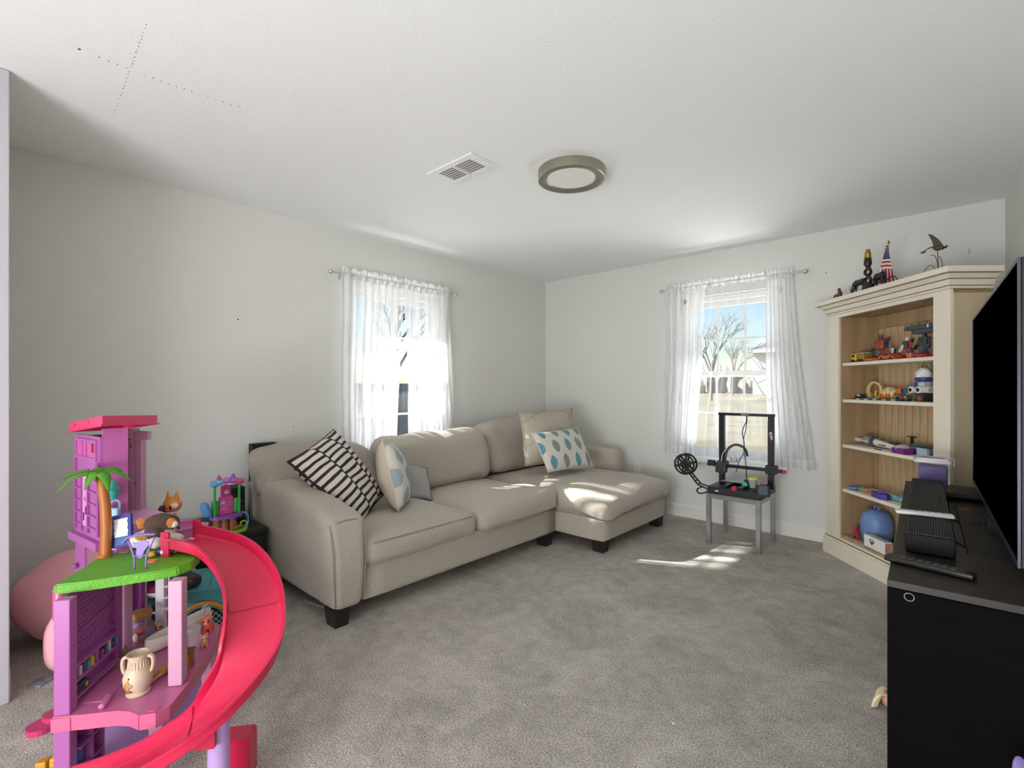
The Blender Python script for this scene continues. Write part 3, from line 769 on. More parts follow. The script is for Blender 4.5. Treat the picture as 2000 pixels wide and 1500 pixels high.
for x in UX:
    bm = B(); box(bm, x - 0.02, x + 0.02, -0.02, 0.02, 0.056, 0.60, 0.003, 1); box(bm, x - 0.004, x + 0.004, -0.0215, -0.02, 0.06, 0.59); u = obj('upright', bm, blk2, pr)
    if x > 0:
        bm = B(); ball(bm, (x + 0.002, -0.022, 0.47), (0.012, 0.0015, 0.02), 10, 6); ball(bm, (x + 0.008, -0.022, 0.445), (0.009, 0.0015, 0.018), 10, 6); obj('sticker', bm, mat('sticker_tan', '#c9b59a', 0.5), u)
        bm = B(); ball(bm, (x, -0.0235, 0.465), (0.007, 0.001, 0.008), 8, 5); obj('sticker_patch', bm, mat('sticker_dark', '#5a3f6b', 0.5), u)
bm = B(); box(bm, -0.17, 0.24, -0.02, 0.02, 0.601, 0.622, 0.003, 1); tb = obj('top_bar', bm, blk2, pr)
fc = bpy.data.curves.new('lettering', 'FONT'); fc.body = 'CREALITY'; fc.size = 0.014; fc.extrude = 0.0004; fc.align_x = 'CENTER'
letter(fc, 'lettering', MATS['white_print'], tb, (0.035, -0.0206, 0.607), (R(90), 0, 0))
bm = B(); box(bm, -0.25, 0.30, -0.045, -0.022, 0.19, 0.215, 0.003, 1); xb = obj('cross_beam', bm, blk2, pr)
bm = B(); box(bm, 0.30, 0.322, -0.05, -0.018, 0.188, 0.214, 0.005); obj('belt_knob', bm, redp, xb)
for x in UX:
    bm = B(); box(bm, x - 0.035, x + 0.04, -0.032, 0.045, 0.17, 0.235, 0.006); obj('carriage', bm, blk, pr)
bm = B(); box(bm, -0.235, -0.18, -0.075, -0.046, 0.20, 0.24, 0.004); obj('x_motor', bm, blk, pr)
bm = B(); box(bm, -0.165, -0.085, -0.105, -0.046, 0.15, 0.235, 0.010); hd = obj('print_head', bm, mat('gunmetal_plastic', '#2b2d36', 0.4), pr)
bm = B(); cyl(bm, (-0.125, -0.075, 0.152), (-0.125, -0.075, 0.128), 0.012, 0.004, 10); obj('nozzle', bm, mat('brass', '#b08d3c', 0.3, 0.9), hd)
bm = B(); box(bm, -0.07, -0.02, -0.055, -0.02, 0.235, 0.275, 0.008); box(bm, -0.02, 0.0, -0.045, -0.025, 0.245, 0.262, 0.003); obj('extruder', bm, mat('silver_extruder', '#b9bbbd', 0.35, 0.6), pr)
bm = B(); tube(bm, [(-0.10, -0.07, 0.235), (-0.085, -0.06, 0.33), (-0.03, -0.04, 0.375), (0.035, -0.03, 0.35), (0.05, -0.02, 0.29)], 0.010, 8, 6); obj('cable_loop', bm, blk, pr)
bm = B(); tube(bm, [(-0.13, -0.06, 0.235), (-0.12, -0.06, 0.30), (-0.08, -0.05, 0.35)], 0.003, 6, 6); obj('feed_tube', bm, mat('white_ptfe', '#e8e8e6', 0.4), pr)
bm = B(); tube(bm, [(0.045, -0.024, 0.605), (0.045, -0.026, 0.56), (0.018, -0.03, 0.48), (0.03, -0.03, 0.40), (0.03, -0.03, 0.33), (0.05, -0.05, 0.23), (0.075, -0.12, 0.11)], 0.0035, 6, 6); obj('cable', bm, blk, pr)
bm = B(); tube(bm, [(0.05, -0.024, 0.603), (0.05, -0.026, 0.56), (0.042, -0.03, 0.49), (0.028, -0.03, 0.42), (0.034, -0.03, 0.33), (0.0, -0.05, 0.25), (-0.02, -0.06, 0.16)], 0.003, 6, 6); obj('cable', bm, blk, pr)
bm = B(); cyl(bm, (0.07, -0.12, 0.12), (0.085, -0.14, 0.08), 0.014, 0.02, 10); obj('cable_plug', bm, blk, pr)
bm = B(); box(bm, -0.045, 0.045, -0.006, 0.006, -0.045, 0.045, 0.006); dsp = obj('control_display', bm, mat('dark_bezel', '#26272d', 0.4), pr)
dsp.location = (0.215, -0.215, 0.075); dsp.rotation_euler = (R(-35), 0, R(18))
bm = B(); box(bm, -0.03, 0.03, -0.0075, -0.006, -0.033, 0.035, 0.001, 1); obj('screen', bm, mat('dark_screen', '#5b6068', 0.15), dsp)
bm = B(); cyl(bm, (0.02, -0.217, 0.067), (0.02, -0.235, 0.067), 0.018, n=16); obj('bed_knob', bm, redp, pr)
# filament spool on an outrigger arm
bm = B()
for a, b_ in (((-0.19, -0.12, 0.03), (-0.27, -0.12, 0.05)), ((-0.27, -0.12, 0.05), (-0.36, -0.12, 0.145)), ((-0.19, -0.12, 0.005), (-0.30, -0.12, 0.04)), ((-0.30, -0.12, 0.045), (-0.39, -0.12, 0.15))): beam(bm, a, b_, 0.012, 0.010)
for k in range(5):
    t_ = k / 4; beam(bm, (-0.27 - 0.09 * t_, -0.12, 0.05 + 0.095 * t_), (-0.30 - 0.085 * t_, -0.12, 0.045 + 0.1 * t_), 0.010, 0.008)
tube(bm, [(-0.25, -0.12, 0.03), (-0.30, -0.12, 0.0), (-0.285, -0.12, -0.03), (-0.23, -0.12, -0.015), (-0.20, -0.12, 0.02)], 0.006, 6, 5)
obj('spool_arm', bm, blk, pr)
sp = None
SC = Vector((-0.395, -0.12, 0.195))
bm = B()
for dy in (-0.03, 0.03):
    M4 = Matrix.Translation(SC + Vector((0, dy, 0))) @ Matrix.Rotation(R(90), 4, 'X')
    for r0, r1 in ((0.072, 0.086), (0.022, 0.036)):
        lathe(bm, [(r0, -0.003), (r1, -0.003), (r1, 0.003), (r0, 0.003), (r0, -0.003)], 32, (0, 0, 0), None)
        vs = bm.verts[-32 * 5:]; xf(bm, vs, M4)
    for k in range(6):
        a = R(60 * k + 15); d = Vector((math.cos(a), 0, math.sin(a)))
        beam(bm, SC + Vector((0, dy, 0)) + d * 0.034, SC + Vector((0, dy, 0)) + d * 0.074, 0.006, 0.016, up=(-d.z, 0, d.x))
cyl(bm, SC + Vector((0, -0.03, 0)), SC + Vector((0, 0.03, 0)), 0.034, n=24); cyl(bm, SC + Vector((0, -0.045, 0)), SC + Vector((0, 0.05, 0)), 0.018, n=14)
obj('spool', bm, blk, pr)
# small things lying on the printer deck
t = thing('glue_pot', 'small grey tub with yellow lid on the printer deck', 'pot', (-1.11, 3.90, 0.467))
bm = B(); lathe(bm, [(0, 0), (0.026, 0), (0.029, 0.06), (0.027, 0.06), (0, 0.058)], 20); obj('tub', bm, mat('sage_tub', '#8f9c93', 0.5), t, smooth='auto')
bm = B(); lathe(bm, [(0.0, 0.06), (0.032, 0.06), (0.032, 0.07), (0.024, 0.076), (0, 0.077)], 16); obj('lid', bm, mat('yellow_lid', '#d6d04a', 0.5), t, smooth='auto')
bm = B(); box(bm, -0.016, 0.016, -0.01, 0.01, 0, 0.028, 0.004); cyl(bm, (0, 0, 0.028), (0, 0, 0.05), 0.012, 0.009, 10); o = obj('glue_stick', bm, mat('pink_glue', '#d26a78', 0.5), None); o.location = (-1.055, 3.93, 0.4675); tag(o, 'pink and white glue stick behind the yellow lidded tub on the printer', 'glue')
bm = B(); ball(bm, (0, 0, 0.018), (0.022, 0.018, 0.018), 14, 8); o = obj('teal_cap', bm, mat('teal_plastic', '#3fb5a3', 0.4), None, smooth=True); o.location = (-1.165, 3.885, 0.4675); tag(o, 'teal plastic cap left of the yellow lidded tub on the printer', 'ball')  # loose cap, drawn as a squat ball

# ------------------------------------------------------------------ bookcase set across the corner
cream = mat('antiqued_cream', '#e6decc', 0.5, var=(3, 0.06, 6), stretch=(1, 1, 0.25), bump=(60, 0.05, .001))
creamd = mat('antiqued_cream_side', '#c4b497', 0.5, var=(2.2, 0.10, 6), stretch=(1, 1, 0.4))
inner = mat('stained_inner', '#a98d6b', 0.55, var=(5, 0.22, 8), stretch=(3, 3, 0.35))
plank_m = mat('beadboard_stain', '#c0a682', 0.55, var=(9, 0.22, 8), stretch=(5, 5, 0.35))
glaze = mat('brown_glaze', '#8a6d4c', 0.6)
SA = Vector((-0.724, 4.275, 0)); SRZ = math.atan2(-0.755, 0.656)
SX = Vector((0.6559, -0.7549, 0)); SY = Vector((0.7549, 0.6559, 0))
bk = thing('corner_bookcase', 'tall cream antiqued bookcase set across the corner with toys on its shelves', 'bookcase', SA, SRZ)
def sb(name, m, bxs, bev=0.002, **k):
    bm = B()
    for q in bxs: box(bm, *q, bev, 1)
    return obj(name, bm, m, bk, **k)
S0, S1, D = 0.045, 1.078, 0.285
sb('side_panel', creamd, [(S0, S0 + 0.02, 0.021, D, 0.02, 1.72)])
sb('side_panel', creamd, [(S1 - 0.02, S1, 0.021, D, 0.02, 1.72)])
sb('inner_panel', inner, [(0.150, 0.166, 0.022, 0.268, 0.165, 1.72)])
sb('inner_panel', inner, [(0.972, 0.988, 0.022, 0.268, 0.165, 1.72)])
sb('stile', cream, [(S0, 0.166, 0.0, 0.0205, 0.126, 1.74)])
sb('stile', cream, [(0.972, S1, 0.0, 0.0205, 0.126, 1.74)])
sb('top_rail', cream, [(0.166, 0.972, 0.0, 0.0205, 1.715, 1.74)])
sb('back_rail', inner, [(0.166, 0.972, 0.255, 0.268, 1.63, 1.72)])
sb('top_board', inner, [(S0 + .02, S1 - .02, 0.021, D, 1.721, 1.738)])
sb('back_board', mat('dark_groove', '#4a3523', 0.8), [(S0 + .02, S1 - .02, 0.270, D, 0.02, 1.72)])
pm = None
npl = 13; pw = (0.972 - 0.196) / npl
for k in range(npl):
    if pm is None:
        bm = B(); box(bm, 0.003, pw - 0.003, 0.258, 0.2695, 0.166, 1.629, 0.003, 1); o = obj('plank', bm, plank_m, bk); pm = o.data
    else: o = link('plank', pm, None, bk)
    o.location = (0.196 + k * pw, 0, 0)
sb('corner_strip', inner, [(0.166, 0.194, 0.250, 0.2695, 0.166, 1.629)])
for z in (1.390, 1.131, 0.810, 0.494): sb('shelf', cream, [(0.167, 0.971, 0.03, 0.249, z - 0.022, z)])
sb('bottom_shelf', inner, [(0.150, 0.988, 0.0206, 0.249, 0.145, 0.168)])
# crown: stepped mouldings then a projecting top
def crown(name, z0, z1, o0, o1, m):
    bm = B(); x0, x1, y0, y1 = S0 - o0, S1 + o0, -o0, 0.22; X0, X1, Y0 = S0 - o1, S1 + o1, -o1
    V = [bm.verts.new(p) for p in ((x0, y0, z0), (x1, y0, z0), (x1, y1, z0), (x0, y1, z0), (X0, Y0, z1), (X1, Y0, z1), (X1, y1, z1), (X0, y1, z1))]
    for f in ((0, 1, 2, 3), (4, 5, 6, 7), (0, 1, 5, 4), (1, 2, 6, 5), (2, 3, 7, 6), (3, 0, 4, 7)): bm.faces.new([V[i] for i in f])
    return obj(name, bm, m, bk)
crown('crown_bead', 1.7405, 1.752, 0.006, 0.010, cream); crown('crown_bead', 1.7525, 1.757, 0.004, 0.004, glaze)
crown('crown_cove', 1.7575, 1.785, 0.010, 0.022, cream); crown('crown_bead', 1.7855, 1.790, 0.020, 0.020, glaze)
crown('crown_cove', 1.7905, 1.812, 0.025, 0.045, cream); crown('crown_bead', 1.8125, 1.816, 0.046, 0.046, glaze)
crown('crown_top', 1.8165, 1.845, 0.064, 0.068, cream)
def plinth(name, z0, z1, o, m):
    bm = B(); box(bm, S0 - o, S1 + o, -o, D - 0.06, z0, z1, 0.003, 1); return obj(name, bm, m, bk)
plinth('plinth', 0.0, 0.112, 0.022, cream); plinth('plinth_moulding', 0.1125, 0.128, 0.018, cream); plinth('plinth_moulding', 0.1285, 0.132, 0.012, glaze); plinth('plinth_moulding', 0.1325, 0.1448, 0.010, cream)

def shl(px, z, y):
    """world point on the bookcase at depth y behind its face, height z, seen at column px"""
    d = ray(px, HY); A2 = SA + SY * y
    t = (A2.x * SY.x + A2.y * SY.y) / (d.x * SY.x + d.y * SY.y)
    return Vector((d.x * t, d.y * t, z))
def pxm(y=0.1):
    return 0.0022
# ---- builders for small figures (local: x along the shelf to the right, y into the shelf, z up)
PM = {}
def pl(h, rough=0.4):
    k = 'toy_' + h.strip('#')
    return mat(k, h, rough)
def robot(name, label, cat, loc, h, cols, group=None, pose=0.0, wings=True, gun=None, rz=SRZ):
    """articulated robot: torso, head, two arms, two legs, optional wings / gun"""
    t = thing(name, label, cat, loc, rz + pose, group); a, c, e = [pl(q) for q in cols]
    bm = B(); v = box(bm, -0.13 * h, 0.13 * h, -0.08 * h, 0.08 * h, 0.44 * h, 0.72 * h, 0.02 * h, 1); box(bm, -0.16 * h, 0.16 * h, -0.1 * h, 0.06 * h, 0.62 * h, 0.76 * h, 0.02 * h, 1); obj('torso', bm, a, t)
    bm = B(); box(bm, -0.09 * h, 0.09 * h, -0.06 * h, 0.06 * h, 0.38 * h, 0.46 * h, 0.01 * h, 1); obj('hips', bm, c, t)
    bm = B(); box(bm, -0.05 * h, 0.05 * h, -0.06 * h, 0.05 * h, 0.78 * h, 0.92 * h, 0.015 * h, 1); cyl(bm, (-0.06 * h, 0, 0.86 * h), (-0.07 * h, 0, h), 0.012 * h, n=6); cyl(bm, (0.06 * h, 0, 0.86 * h), (0.07 * h, 0, h), 0.012 * h, n=6); obj('head', bm, e, t)
    for s in (-1, 1):
        bm = B(); beam(bm, (s * 0.07 * h, 0, 0.40 * h), (s * 0.12 * h, -0.04 * h, 0.2 * h), 0.10 * h, 0.11 * h); beam(bm, (s * 0.12 * h, -0.04 * h, 0.2 * h), (s * 0.14 * h, 0.0, 0.03 * h), 0.12 * h, 0.12 * h); box(bm, s * 0.14 * h - 0.07 * h, s * 0.14 * h + 0.07 * h, -0.12 * h, 0.07 * h, 0, 0.06 * h, 0.01 * h, 1); obj('leg', bm, c if s < 0 else a, t)
        bm = B(); ball(bm, (s * 0.19 * h, 0, 0.68 * h), 0.07 * h, 8, 6); beam(bm, (s * 0.2 * h, 0, 0.66 * h), (s * 0.27 * h, -0.05 * h, 0.48 * h), 0.08 * h, 0.08 * h)
        if s > 0 and gun: beam(bm, (0.27 * h, -0.05 * h, 0.48 * h), (0.36 * h, -0.12 * h, 0.62 * h), 0.08 * h, 0.08 * h)
        else: beam(bm, (s * 0.27 * h, -0.05 * h, 0.48 * h), (s * 0.28 * h, -0.14 * h, 0.34 * h), 0.09 * h, 0.09 * h)
        obj('arm', bm, e if s < 0 else c, t)
        if wings:
            bm = B(); prism(bm, [(0, 0), (0.22 * h, 0.10 * h), (0.26 * h, 0.26 * h), (0.05 * h, 0.2 * h)], -0.012 * h, 0.012 * h, Matrix.Translation((0, 0.1 * h, 0.62 * h)) @ Matrix.Diagonal((s, 1, 1, 1)) @ Matrix.Rotation(R(90), 4, 'X')); obj('wing', bm, a, t)
    if gun:
        bm = B(); beam(bm, (0.36 * h, -0.12 * h, 0.62 * h), (0.5 * h, -0.18 * h, 0.78 * h), 0.04 * h, 0.05 * h); obj('blaster', bm, pl(gun), t)
    return t
def toycar(label, loc, L, col, group=None, rz=SRZ, win='#20242a', flat=0.22, name='toy_car', cat='toy car', detail=None):
    t = thing(name, label, cat, loc, rz, group); w = L * 0.42; hh = L * flat
    bm = B(); P = [(-L / 2, hh * 0.3), (L / 2, hh * 0.3), (L / 2, hh * 0.75), (L * 0.28, hh * 0.95), (L * 0.12, hh * 1.5), (-L * 0.2, hh * 1.5), (-L * 0.34, hh * 1.05), (-L / 2, hh * 0.95)]
    prism(bm, P, -w / 2, w / 2, Matrix.Rotation(R(90), 4, 'X')); obj('body', bm, pl(col, 0.25), t)
    bm = B(); prism(bm, [(L * 0.24, hh * 0.98), (L * 0.105, hh * 1.42), (-L * 0.17, hh * 1.42), (-L * 0.27, hh * 1.08)], -w / 2 - 0.001, w / 2 + 0.001, Matrix.Rotation(R(90), 4, 'X')); obj('windows', bm, pl(win, 0.15), t)
    for x in (-L * 0.3, L * 0.3):
        for s in (-1, 1):
            bm = B(); cyl(bm, (x, s * w * 0.40, hh * 0.38), (x, s * w * 0.52, hh * 0.38), hh * 0.38, n=12); obj('wheel', bm, pl('#18181a'), t)
    if detail:
        bm = B(); box(bm, -L * .45, L * .45, -w * .12, w * .12, hh * .96, hh * 1.0); obj('stripe', bm, pl(detail), t)
    return t
g1 = 'robots and vehicles on the top shelf'
z = 1.3905
# top shelf: yellow truck, orange cars, robots
t = thing('toy_truck', 'yellow and black toy truck at the left end of the top shelf', 'toy truck', shl(1676, z, 0.11) + SX * 0.03, SRZ)
bm = B(); box(bm, -0.065, -0.01, -0.03, 0.03, 0.012, 0.062, 0.006); obj('cab', bm, pl('#e0b81e'), t)
bm = B(); box(bm, -0.055, -0.02, -0.0312, 0.0312, 0.038, 0.055, 0.003); box(bm, -0.0665, -0.06, -0.022, 0.022, 0.038, 0.055); obj('windows', bm, pl('#1d1d1f'), t)
bm = B(); box(bm, -0.008, 0.068, -0.03, 0.03, 0.012, 0.058, 0.004); obj('cargo_bed', bm, pl('#9a7a34'), t)
bm = B(); box(bm, -0.004, 0.070, -0.033, 0.033, 0.059, 0.065, 0.002); obj('bed_cover', bm, pl('#c9c4bb'), t)
bm = B(); box(bm, -0.068, 0.066, -0.025, 0.025, 0.006, 0.012); obj('chassis', bm, pl('#1d1d1f'), t)
for x in (-0.04, 0.025, 0.05):
    for s in (-1, 1):
        bm = B(); cyl(bm, (x, s * 0.022, 0.012), (x, s * 0.034, 0.012), 0.012, n=12); obj('wheel', bm, pl('#18181a'), t)
toycar('flat orange race car at the front of the top shelf', shl(1706, z, 0.062), 0.115, '#d8591c', flat=0.12, detail='#e8c23a')
toycar('orange sports car under the brown robot on the top shelf', shl(1738, z, 0.075), 0.13, '#cf4a1e', flat=0.21)
robot('toy_robot', 'brown and orange robot figure with one raised arm on the top shelf', 'toy robot', shl(1721, z, 0.16), 0.19, ('#a0472a', '#3a3350', '#5a4038'), g1, 0.15, True, '#30343c')
robot('toy_robot', 'small black and white robot figure in the middle of the top shelf', 'toy robot', shl(1745, z, 0.18), 0.11, ('#e6e6e6', '#26262a', '#b03a2a'), g1, -0.2, False)
robot('toy_robot', 'black and red robot figure beside the big grey robot on the top shelf', 'toy robot', shl(1772, z, 0.15), 0.15, ('#28262c', '#b8371f', '#d8d6d2'), g1, -0.1, True)
t = robot('toy_robot', 'largest dark grey robot at the right end of the top shelf', 'toy robot', shl(1806, z, 0.15), 0.17, ('#2f363e', '#3b444d', '#262b31'), g1, 0.0, False)
bm = B(); box(bm, -0.11, 0.10, -0.03, 0.03, 0.175, 0.205, 0.004); box(bm, -0.07, 0.09, -0.025, 0.025, 0.15, 0.176, 0.003); cyl(bm, (-0.11, 0, 0.19), (-0.15, 0, 0.19), 0.008, n=8); obj('shoulder_cannon', bm, pl('#3a424b'), t)
bm = B(); box(bm, 0.055, 0.065, -0.0315, -0.03, 0.18, 0.2); obj('emblem', bm, pl('#dcdcdc'), t)
t = thing('toy_pot', 'little orange and purple pot before the black robot on the top shelf', 'toy', shl(1778, z, 0.065), SRZ)
bm = B(); lathe(bm, [(0, 0), (0.018, 0), (0.022, 0.03), (0.019, 0.03), (0, 0.03)], 16); obj('pot', bm, pl('#c25b25'), t, smooth='auto')
bm = B(); lathe(bm, [(0.0195, 0.0302), (0.014, 0.048), (0.006, 0.062), (0, 0.064)], 14); obj('flame', bm, pl('#4b3a78'), t, smooth='auto')
toycar('bright red toy car at the right end of the top shelf', shl(1801, z, 0.066), 0.10, '#c3202a', flat=0.18)
# second shelf
z = 1.1315
t = thing('toy_track', 'black display base plate along the second shelf', 'toy base', shl(1722, z, 0.085), SRZ)
bm = B(); box(bm, -0.22, 0.20, -0.03, 0.03, 0, 0.010, 0.002); obj('plate', bm, pl('#22252c'), t)
bm = B()
for k in range(5): box(bm, -0.2 + k * 0.08, -0.165 + k * 0.08, -0.0305, -0.03, 0.002, 0.008)
obj('white_mark', bm, pl('#d8d8d6'), t)
toycar('black and white toy buggy at the left end of the second shelf', shl(1660, z, 0.13) + SX * 0.115, 0.075, '#3a2f2c', win='#e6e6e6', flat=0.3)
t = thing('toy_dome', 'small blue and white domed toy on the second shelf behind the base plate', 'toy', shl(1681, z, 0.15) + SX * 0.03 + SY * 0.05, SRZ)
bm = B(); lathe(bm, [(0, 0), (0.024, 0), (0.026, 0.02), (0.02, 0.04), (0.008, 0.05), (0, 0.051)], 16); obj('dome', bm, pl('#b7c4d8'), t, smooth='auto')
bm = B(); lathe(bm, [(0.0245, 0.006), (0.0275, 0.006), (0.0275, 0.016), (0.0245, 0.016)], 16); obj('band', bm, pl('#2c3f73'), t)
t = thing('toy_arch', 'golden ring arch toy with small yellow figure inside on the second shelf', 'toy', shl(1703, z, 0.165) + SX * 0.03 + Vector((0, 0, 0.005)), SRZ)
bm = B(); tube(bm, [(0.062 * math.cos(R(a)), 0, 0.055 + 0.056 * math.sin(R(a))) for a in range(-60, 241, 12)], [0.013, 0.011, 0.009, 0.009, 0.011, 0.013], 8); obj('arch', bm, pl('#cdb06a', 0.35), t, smooth='auto')
bm = B(); rg = random.Random(2)
for a in range(-50, 231, 20): ball(bm, (0.066 * math.cos(R(a)), -0.006, 0.055 + 0.060 * math.sin(R(a))), 0.008, 7, 5)
obj('studs', bm, pl('#e2cf96'), t)
bm = B(); ball(bm, (0.012, -0.005, 0.03), (0.010, 0.008, 0.014), 8, 6); ball(bm, (0.014, -0.005, 0.05), 0.008, 8, 6); beam(bm, (0.012, -0.005, 0.032), (0.035, -0.01, 0.06), 0.006, 0.006); beam(bm, (0.012, -0.005, 0.022), (0.0, -0.005, 0.004), 0.007, 0.007); obj('inner_figure', bm, pl('#d9b92c'), t)
bm = B(); box(bm, -0.055, 0.06, -0.018, 0.018, 0.0, 0.008, 0.003); obj('foot', bm, pl('#b5b0a6'), t)
t = thing('toy_shell', 'cream domed shell toy with orange markings on the second shelf', 'toy', shl(1738, z, 0.16), SRZ)
bm = B(); ball(bm, (0, 0, 0.0445), (0.055, 0.04, 0.044), 20, 12); obj('shell', bm, mat('orange_spotted_cream', '#d6c38f', 0.5, var=(40, 0.45, 2)), t, smooth=True)
for k in range(4):
    bm = B(); box(bm, -0.045 + k * 0.026, -0.030 + k * 0.026, -0.043, -0.034, 0.012, 0.042, 0.003); obj('orange_mark', bm, pl('#c9692a'), t)
robot('toy_robot', 'blue and orange robot figure right of the cream shell on the second shelf', 'toy robot', shl(1757, z, 0.155), 0.10, ('#d36a26', '#2b3450', '#c7642a'), 'small figures on the second shelf', 0.1, False)
robot('toy_robot', 'navy and yellow little figure beside the blue white helmet on the second shelf', 'toy robot', shl(1774, z, 0.155), 0.105, ('#26345e', '#caa84a', '#3a69a8'), 'small figures on the second shelf', -0.1, True)
robot('toy_robot', 'tiny dark figure with tan face at the front of the second shelf', 'toy robot', shl(1772, z, 0.042), 0.055, ('#2a2734', '#3c466b', '#d1a878'), 'small figures on the second shelf', 0.0, False)
t = thing('toy_droid', 'white and blue domed robot toy with two round eyes on the second shelf', 'toy robot', shl(1804, z, 0.15), SRZ)
bm = B(); box(bm, -0.035, 0.035, -0.03, 0.03, 0.0, 0.05, 0.006); obj('base', bm, pl('#2f3a35'), t)
bm = B(); box(bm, -0.03, 0.03, -0.028, 0.028, 0.051, 0.12, 0.012); obj('body', bm, pl('#c7ccd6'), t)
bm = B(); lathe(bm, [(0.038, 0.1205), (0.043, 0.128), (0.043, 0.142), (0.038, 0.145)], 22); obj('collar', bm, pl('#26407e'), t, smooth='auto')
bm = B(); lathe(bm, [(0.0405, 0.1455), (0.039, 0.17), (0.03, 0.19), (0.015, 0.202), (0, 0.205)], 22); obj('dome', bm, mat('white_blue_dome', '#dfe3ec', 0.35, var=(32, 0.30, 1)), t, smooth='auto')
bm = B(); box(bm, -0.030, -0.006, -0.036, -0.029, 0.062, 0.118, 0.003); obj('chest_panel', bm, pl('#2a437f'), t)
for x in (-0.035, 0.022):
    bm = B(); cyl(bm, (x, -0.030, 0.07), (x, -0.052, 0.07), 0.020, n=18); e = obj('eye', bm, pl('#ecebe6'), t)
    bm = B(); cyl(bm, (x, -0.0525, 0.07), (x, -0.055, 0.07), 0.012, n=14); obj('pupil', bm, pl('#15161a', 0.15), e)
bm = B()
for k in range(5): cyl(bm, (0.040 + k * 0.011, -0.03, 0.072), (0.046 + k * 0.011, -0.03, 0.072), 0.02, n=14)
cyl(bm, (0.032, -0.03, 0.072), (0.09, -0.03, 0.072), 0.015, n=12); obj('ribbed_arm', bm, pl('#d9d4c8'), t)
t = thing('toy_ring', 'tan ring leaning on the back of the second shelf behind the domed robot', 'toy ring', shl(1810, z, 0.215), SRZ)
bm = B(); tube(bm, [(0.038 * math.cos(R(a)), 0, 0.205 + 0.036 * math.sin(R(a))) for a in range(0, 361, 15)], 0.005, 6); obj('ring', bm, pl('#8d7a55'), t, smooth=True)
bm = B(); cyl(bm, (0, 0, 0.0), (0, 0, 0.166), 0.004, n=6); cyl(bm, (0, 0, 0), (0, 0, 0.005), 0.02, n=14); obj('stand', bm, pl('#6f6045'), t)
bm = B(); ball(bm, (0, 0, 0.018), (0.011, 0.010, 0.018), 10, 7); o = obj('red_figurine', bm, pl('#a3242c'), None, smooth=True); o.location = shl(1797, z, 0.05); tag(o, 'small dark red figurine at the front right of the second shelf', 'figurine')
# third shelf: spaceship, tray, stand, second ship
z = 0.8105
t = thing('model_spaceship', 'long white and grey model spaceship lying along the third shelf', 'model spaceship', shl(1702, z, 0.13) + SX * 0.08, SRZ - 0.10)
bm = B(); v = cyl(bm, (-0.06, 0, 0.036), (0.19, -0.01, 0.022), 0.026, 0.012, 12); obj('hull', bm, pl('#dedcd8'), t, smooth='auto')
bm = B(); cyl(bm, (-0.14, 0, 0.040), (-0.062, 0, 0.036), 0.032, 0.030, 12); obj('engine', bm, pl('#8f8d8c'), t, smooth='auto')
bm = B(); cyl(bm, (-0.065, 0, 0.037), (-0.035, 0, 0.036), 0.034, n=12); obj('engine_ring', bm, pl('#3f444d'), t, smooth='auto')
for s in (-1, 1):
    bm = B(); box(bm, -0.22, -0.07, s * 0.035 - 0.006, s * 0.035 + 0.006, 0.03, 0.042, 0.002, 1); box(bm, -0.21, -0.15, s * 0.035 - 0.012, s * 0.035 + 0.012, 0.026, 0.05, 0.004, 1); obj('wing', bm, pl('#c9c7c3'), t)
bm = B(); box(bm, 0.03, 0.10, -0.029, -0.012, 0.022, 0.03, 0.002, 1); obj('red_stripe', bm, pl('#7a2b2b'), t)
bm = B(); box(bm, -0.02, 0.03, -0.012, 0.012, 0.058, 0.068, 0.003, 1); box(bm, -0.12, -0.08, -0.015, 0.015, 0.068, 0.078, 0.003); obj('cockpit', bm, pl('#4f565e'), t)
bm = B(); box(bm, -0.13, 0.17, -0.008, 0.008, 0.0, 0.012); obj('keel', bm, pl('#6a6a6a'), t)
bm = B(); cyl(bm, (0.06, 0.05, 0.045), (0.22, 0.05, 0.03), 0.004, n=6); cyl(bm, (0.10, 0.065, 0.04), (0.22, 0.06, 0.028), 0.003, n=6); box(bm, 0.05, 0.12, 0.02, 0.055, 0.036, 0.05, .003); obj('cannon', bm, pl('#55504a'), t)
t = thing('purple_tray', 'small purple tray holding a grey lump at the front of the third shelf', 'tray', shl(1763, z, 0.065), SRZ)
bm = B(); box(bm, -0.05, 0.05, -0.03, 0.03, 0, 0.004); 
for a in ((-0.05, 0.05, -0.03, -0.026), (-0.05, 0.05, 0.026, 0.03), (-0.05, -0.046, -0.026, 0.026), (0.046, 0.05, -0.026, 0.026)): box(bm, *a, 0.004, 0.034)
obj('tray', bm, pl('#6f1f7a'), t)
bm = B(); ball(bm, (0, 0, 0.03), (0.04, 0.022, 0.022), 12, 8); o = obj('grey_dough', bm, pl('#a7aab0', 0.7), None, smooth=True); o.location = shl(1763, z + 0.0045, 0.065); tag(o, 'grey lump of modelling dough sitting in the purple tray on the third shelf', 'dough')
t = thing('display_stand', 'black T shaped display stand at the back of the third shelf', 'stand', shl(1781, z, 0.20), SRZ)
bm = B(); box(bm, -0.006, 0.006, -0.006, 0.006, 0.006, 0.09); obj('post', bm, pl('#1b1a19'), t)
bm = B(); box(bm, -0.026, 0.026, -0.012, 0.012, 0.09, 0.097, 0.002); obj('crossbar', bm, pl('#1b1a19'), t)
bm = B(); box(bm, -0.03, 0.03, -0.02, 0.02, 0.0, 0.006, 0.002); obj('foot', bm, pl('#1b1a19'), t)
t = thing('model_spaceship', 'grey and blue model spaceship half hidden at the right end of the third shelf', 'model spaceship', shl(1806, z, 0.165), SRZ + 0.05)
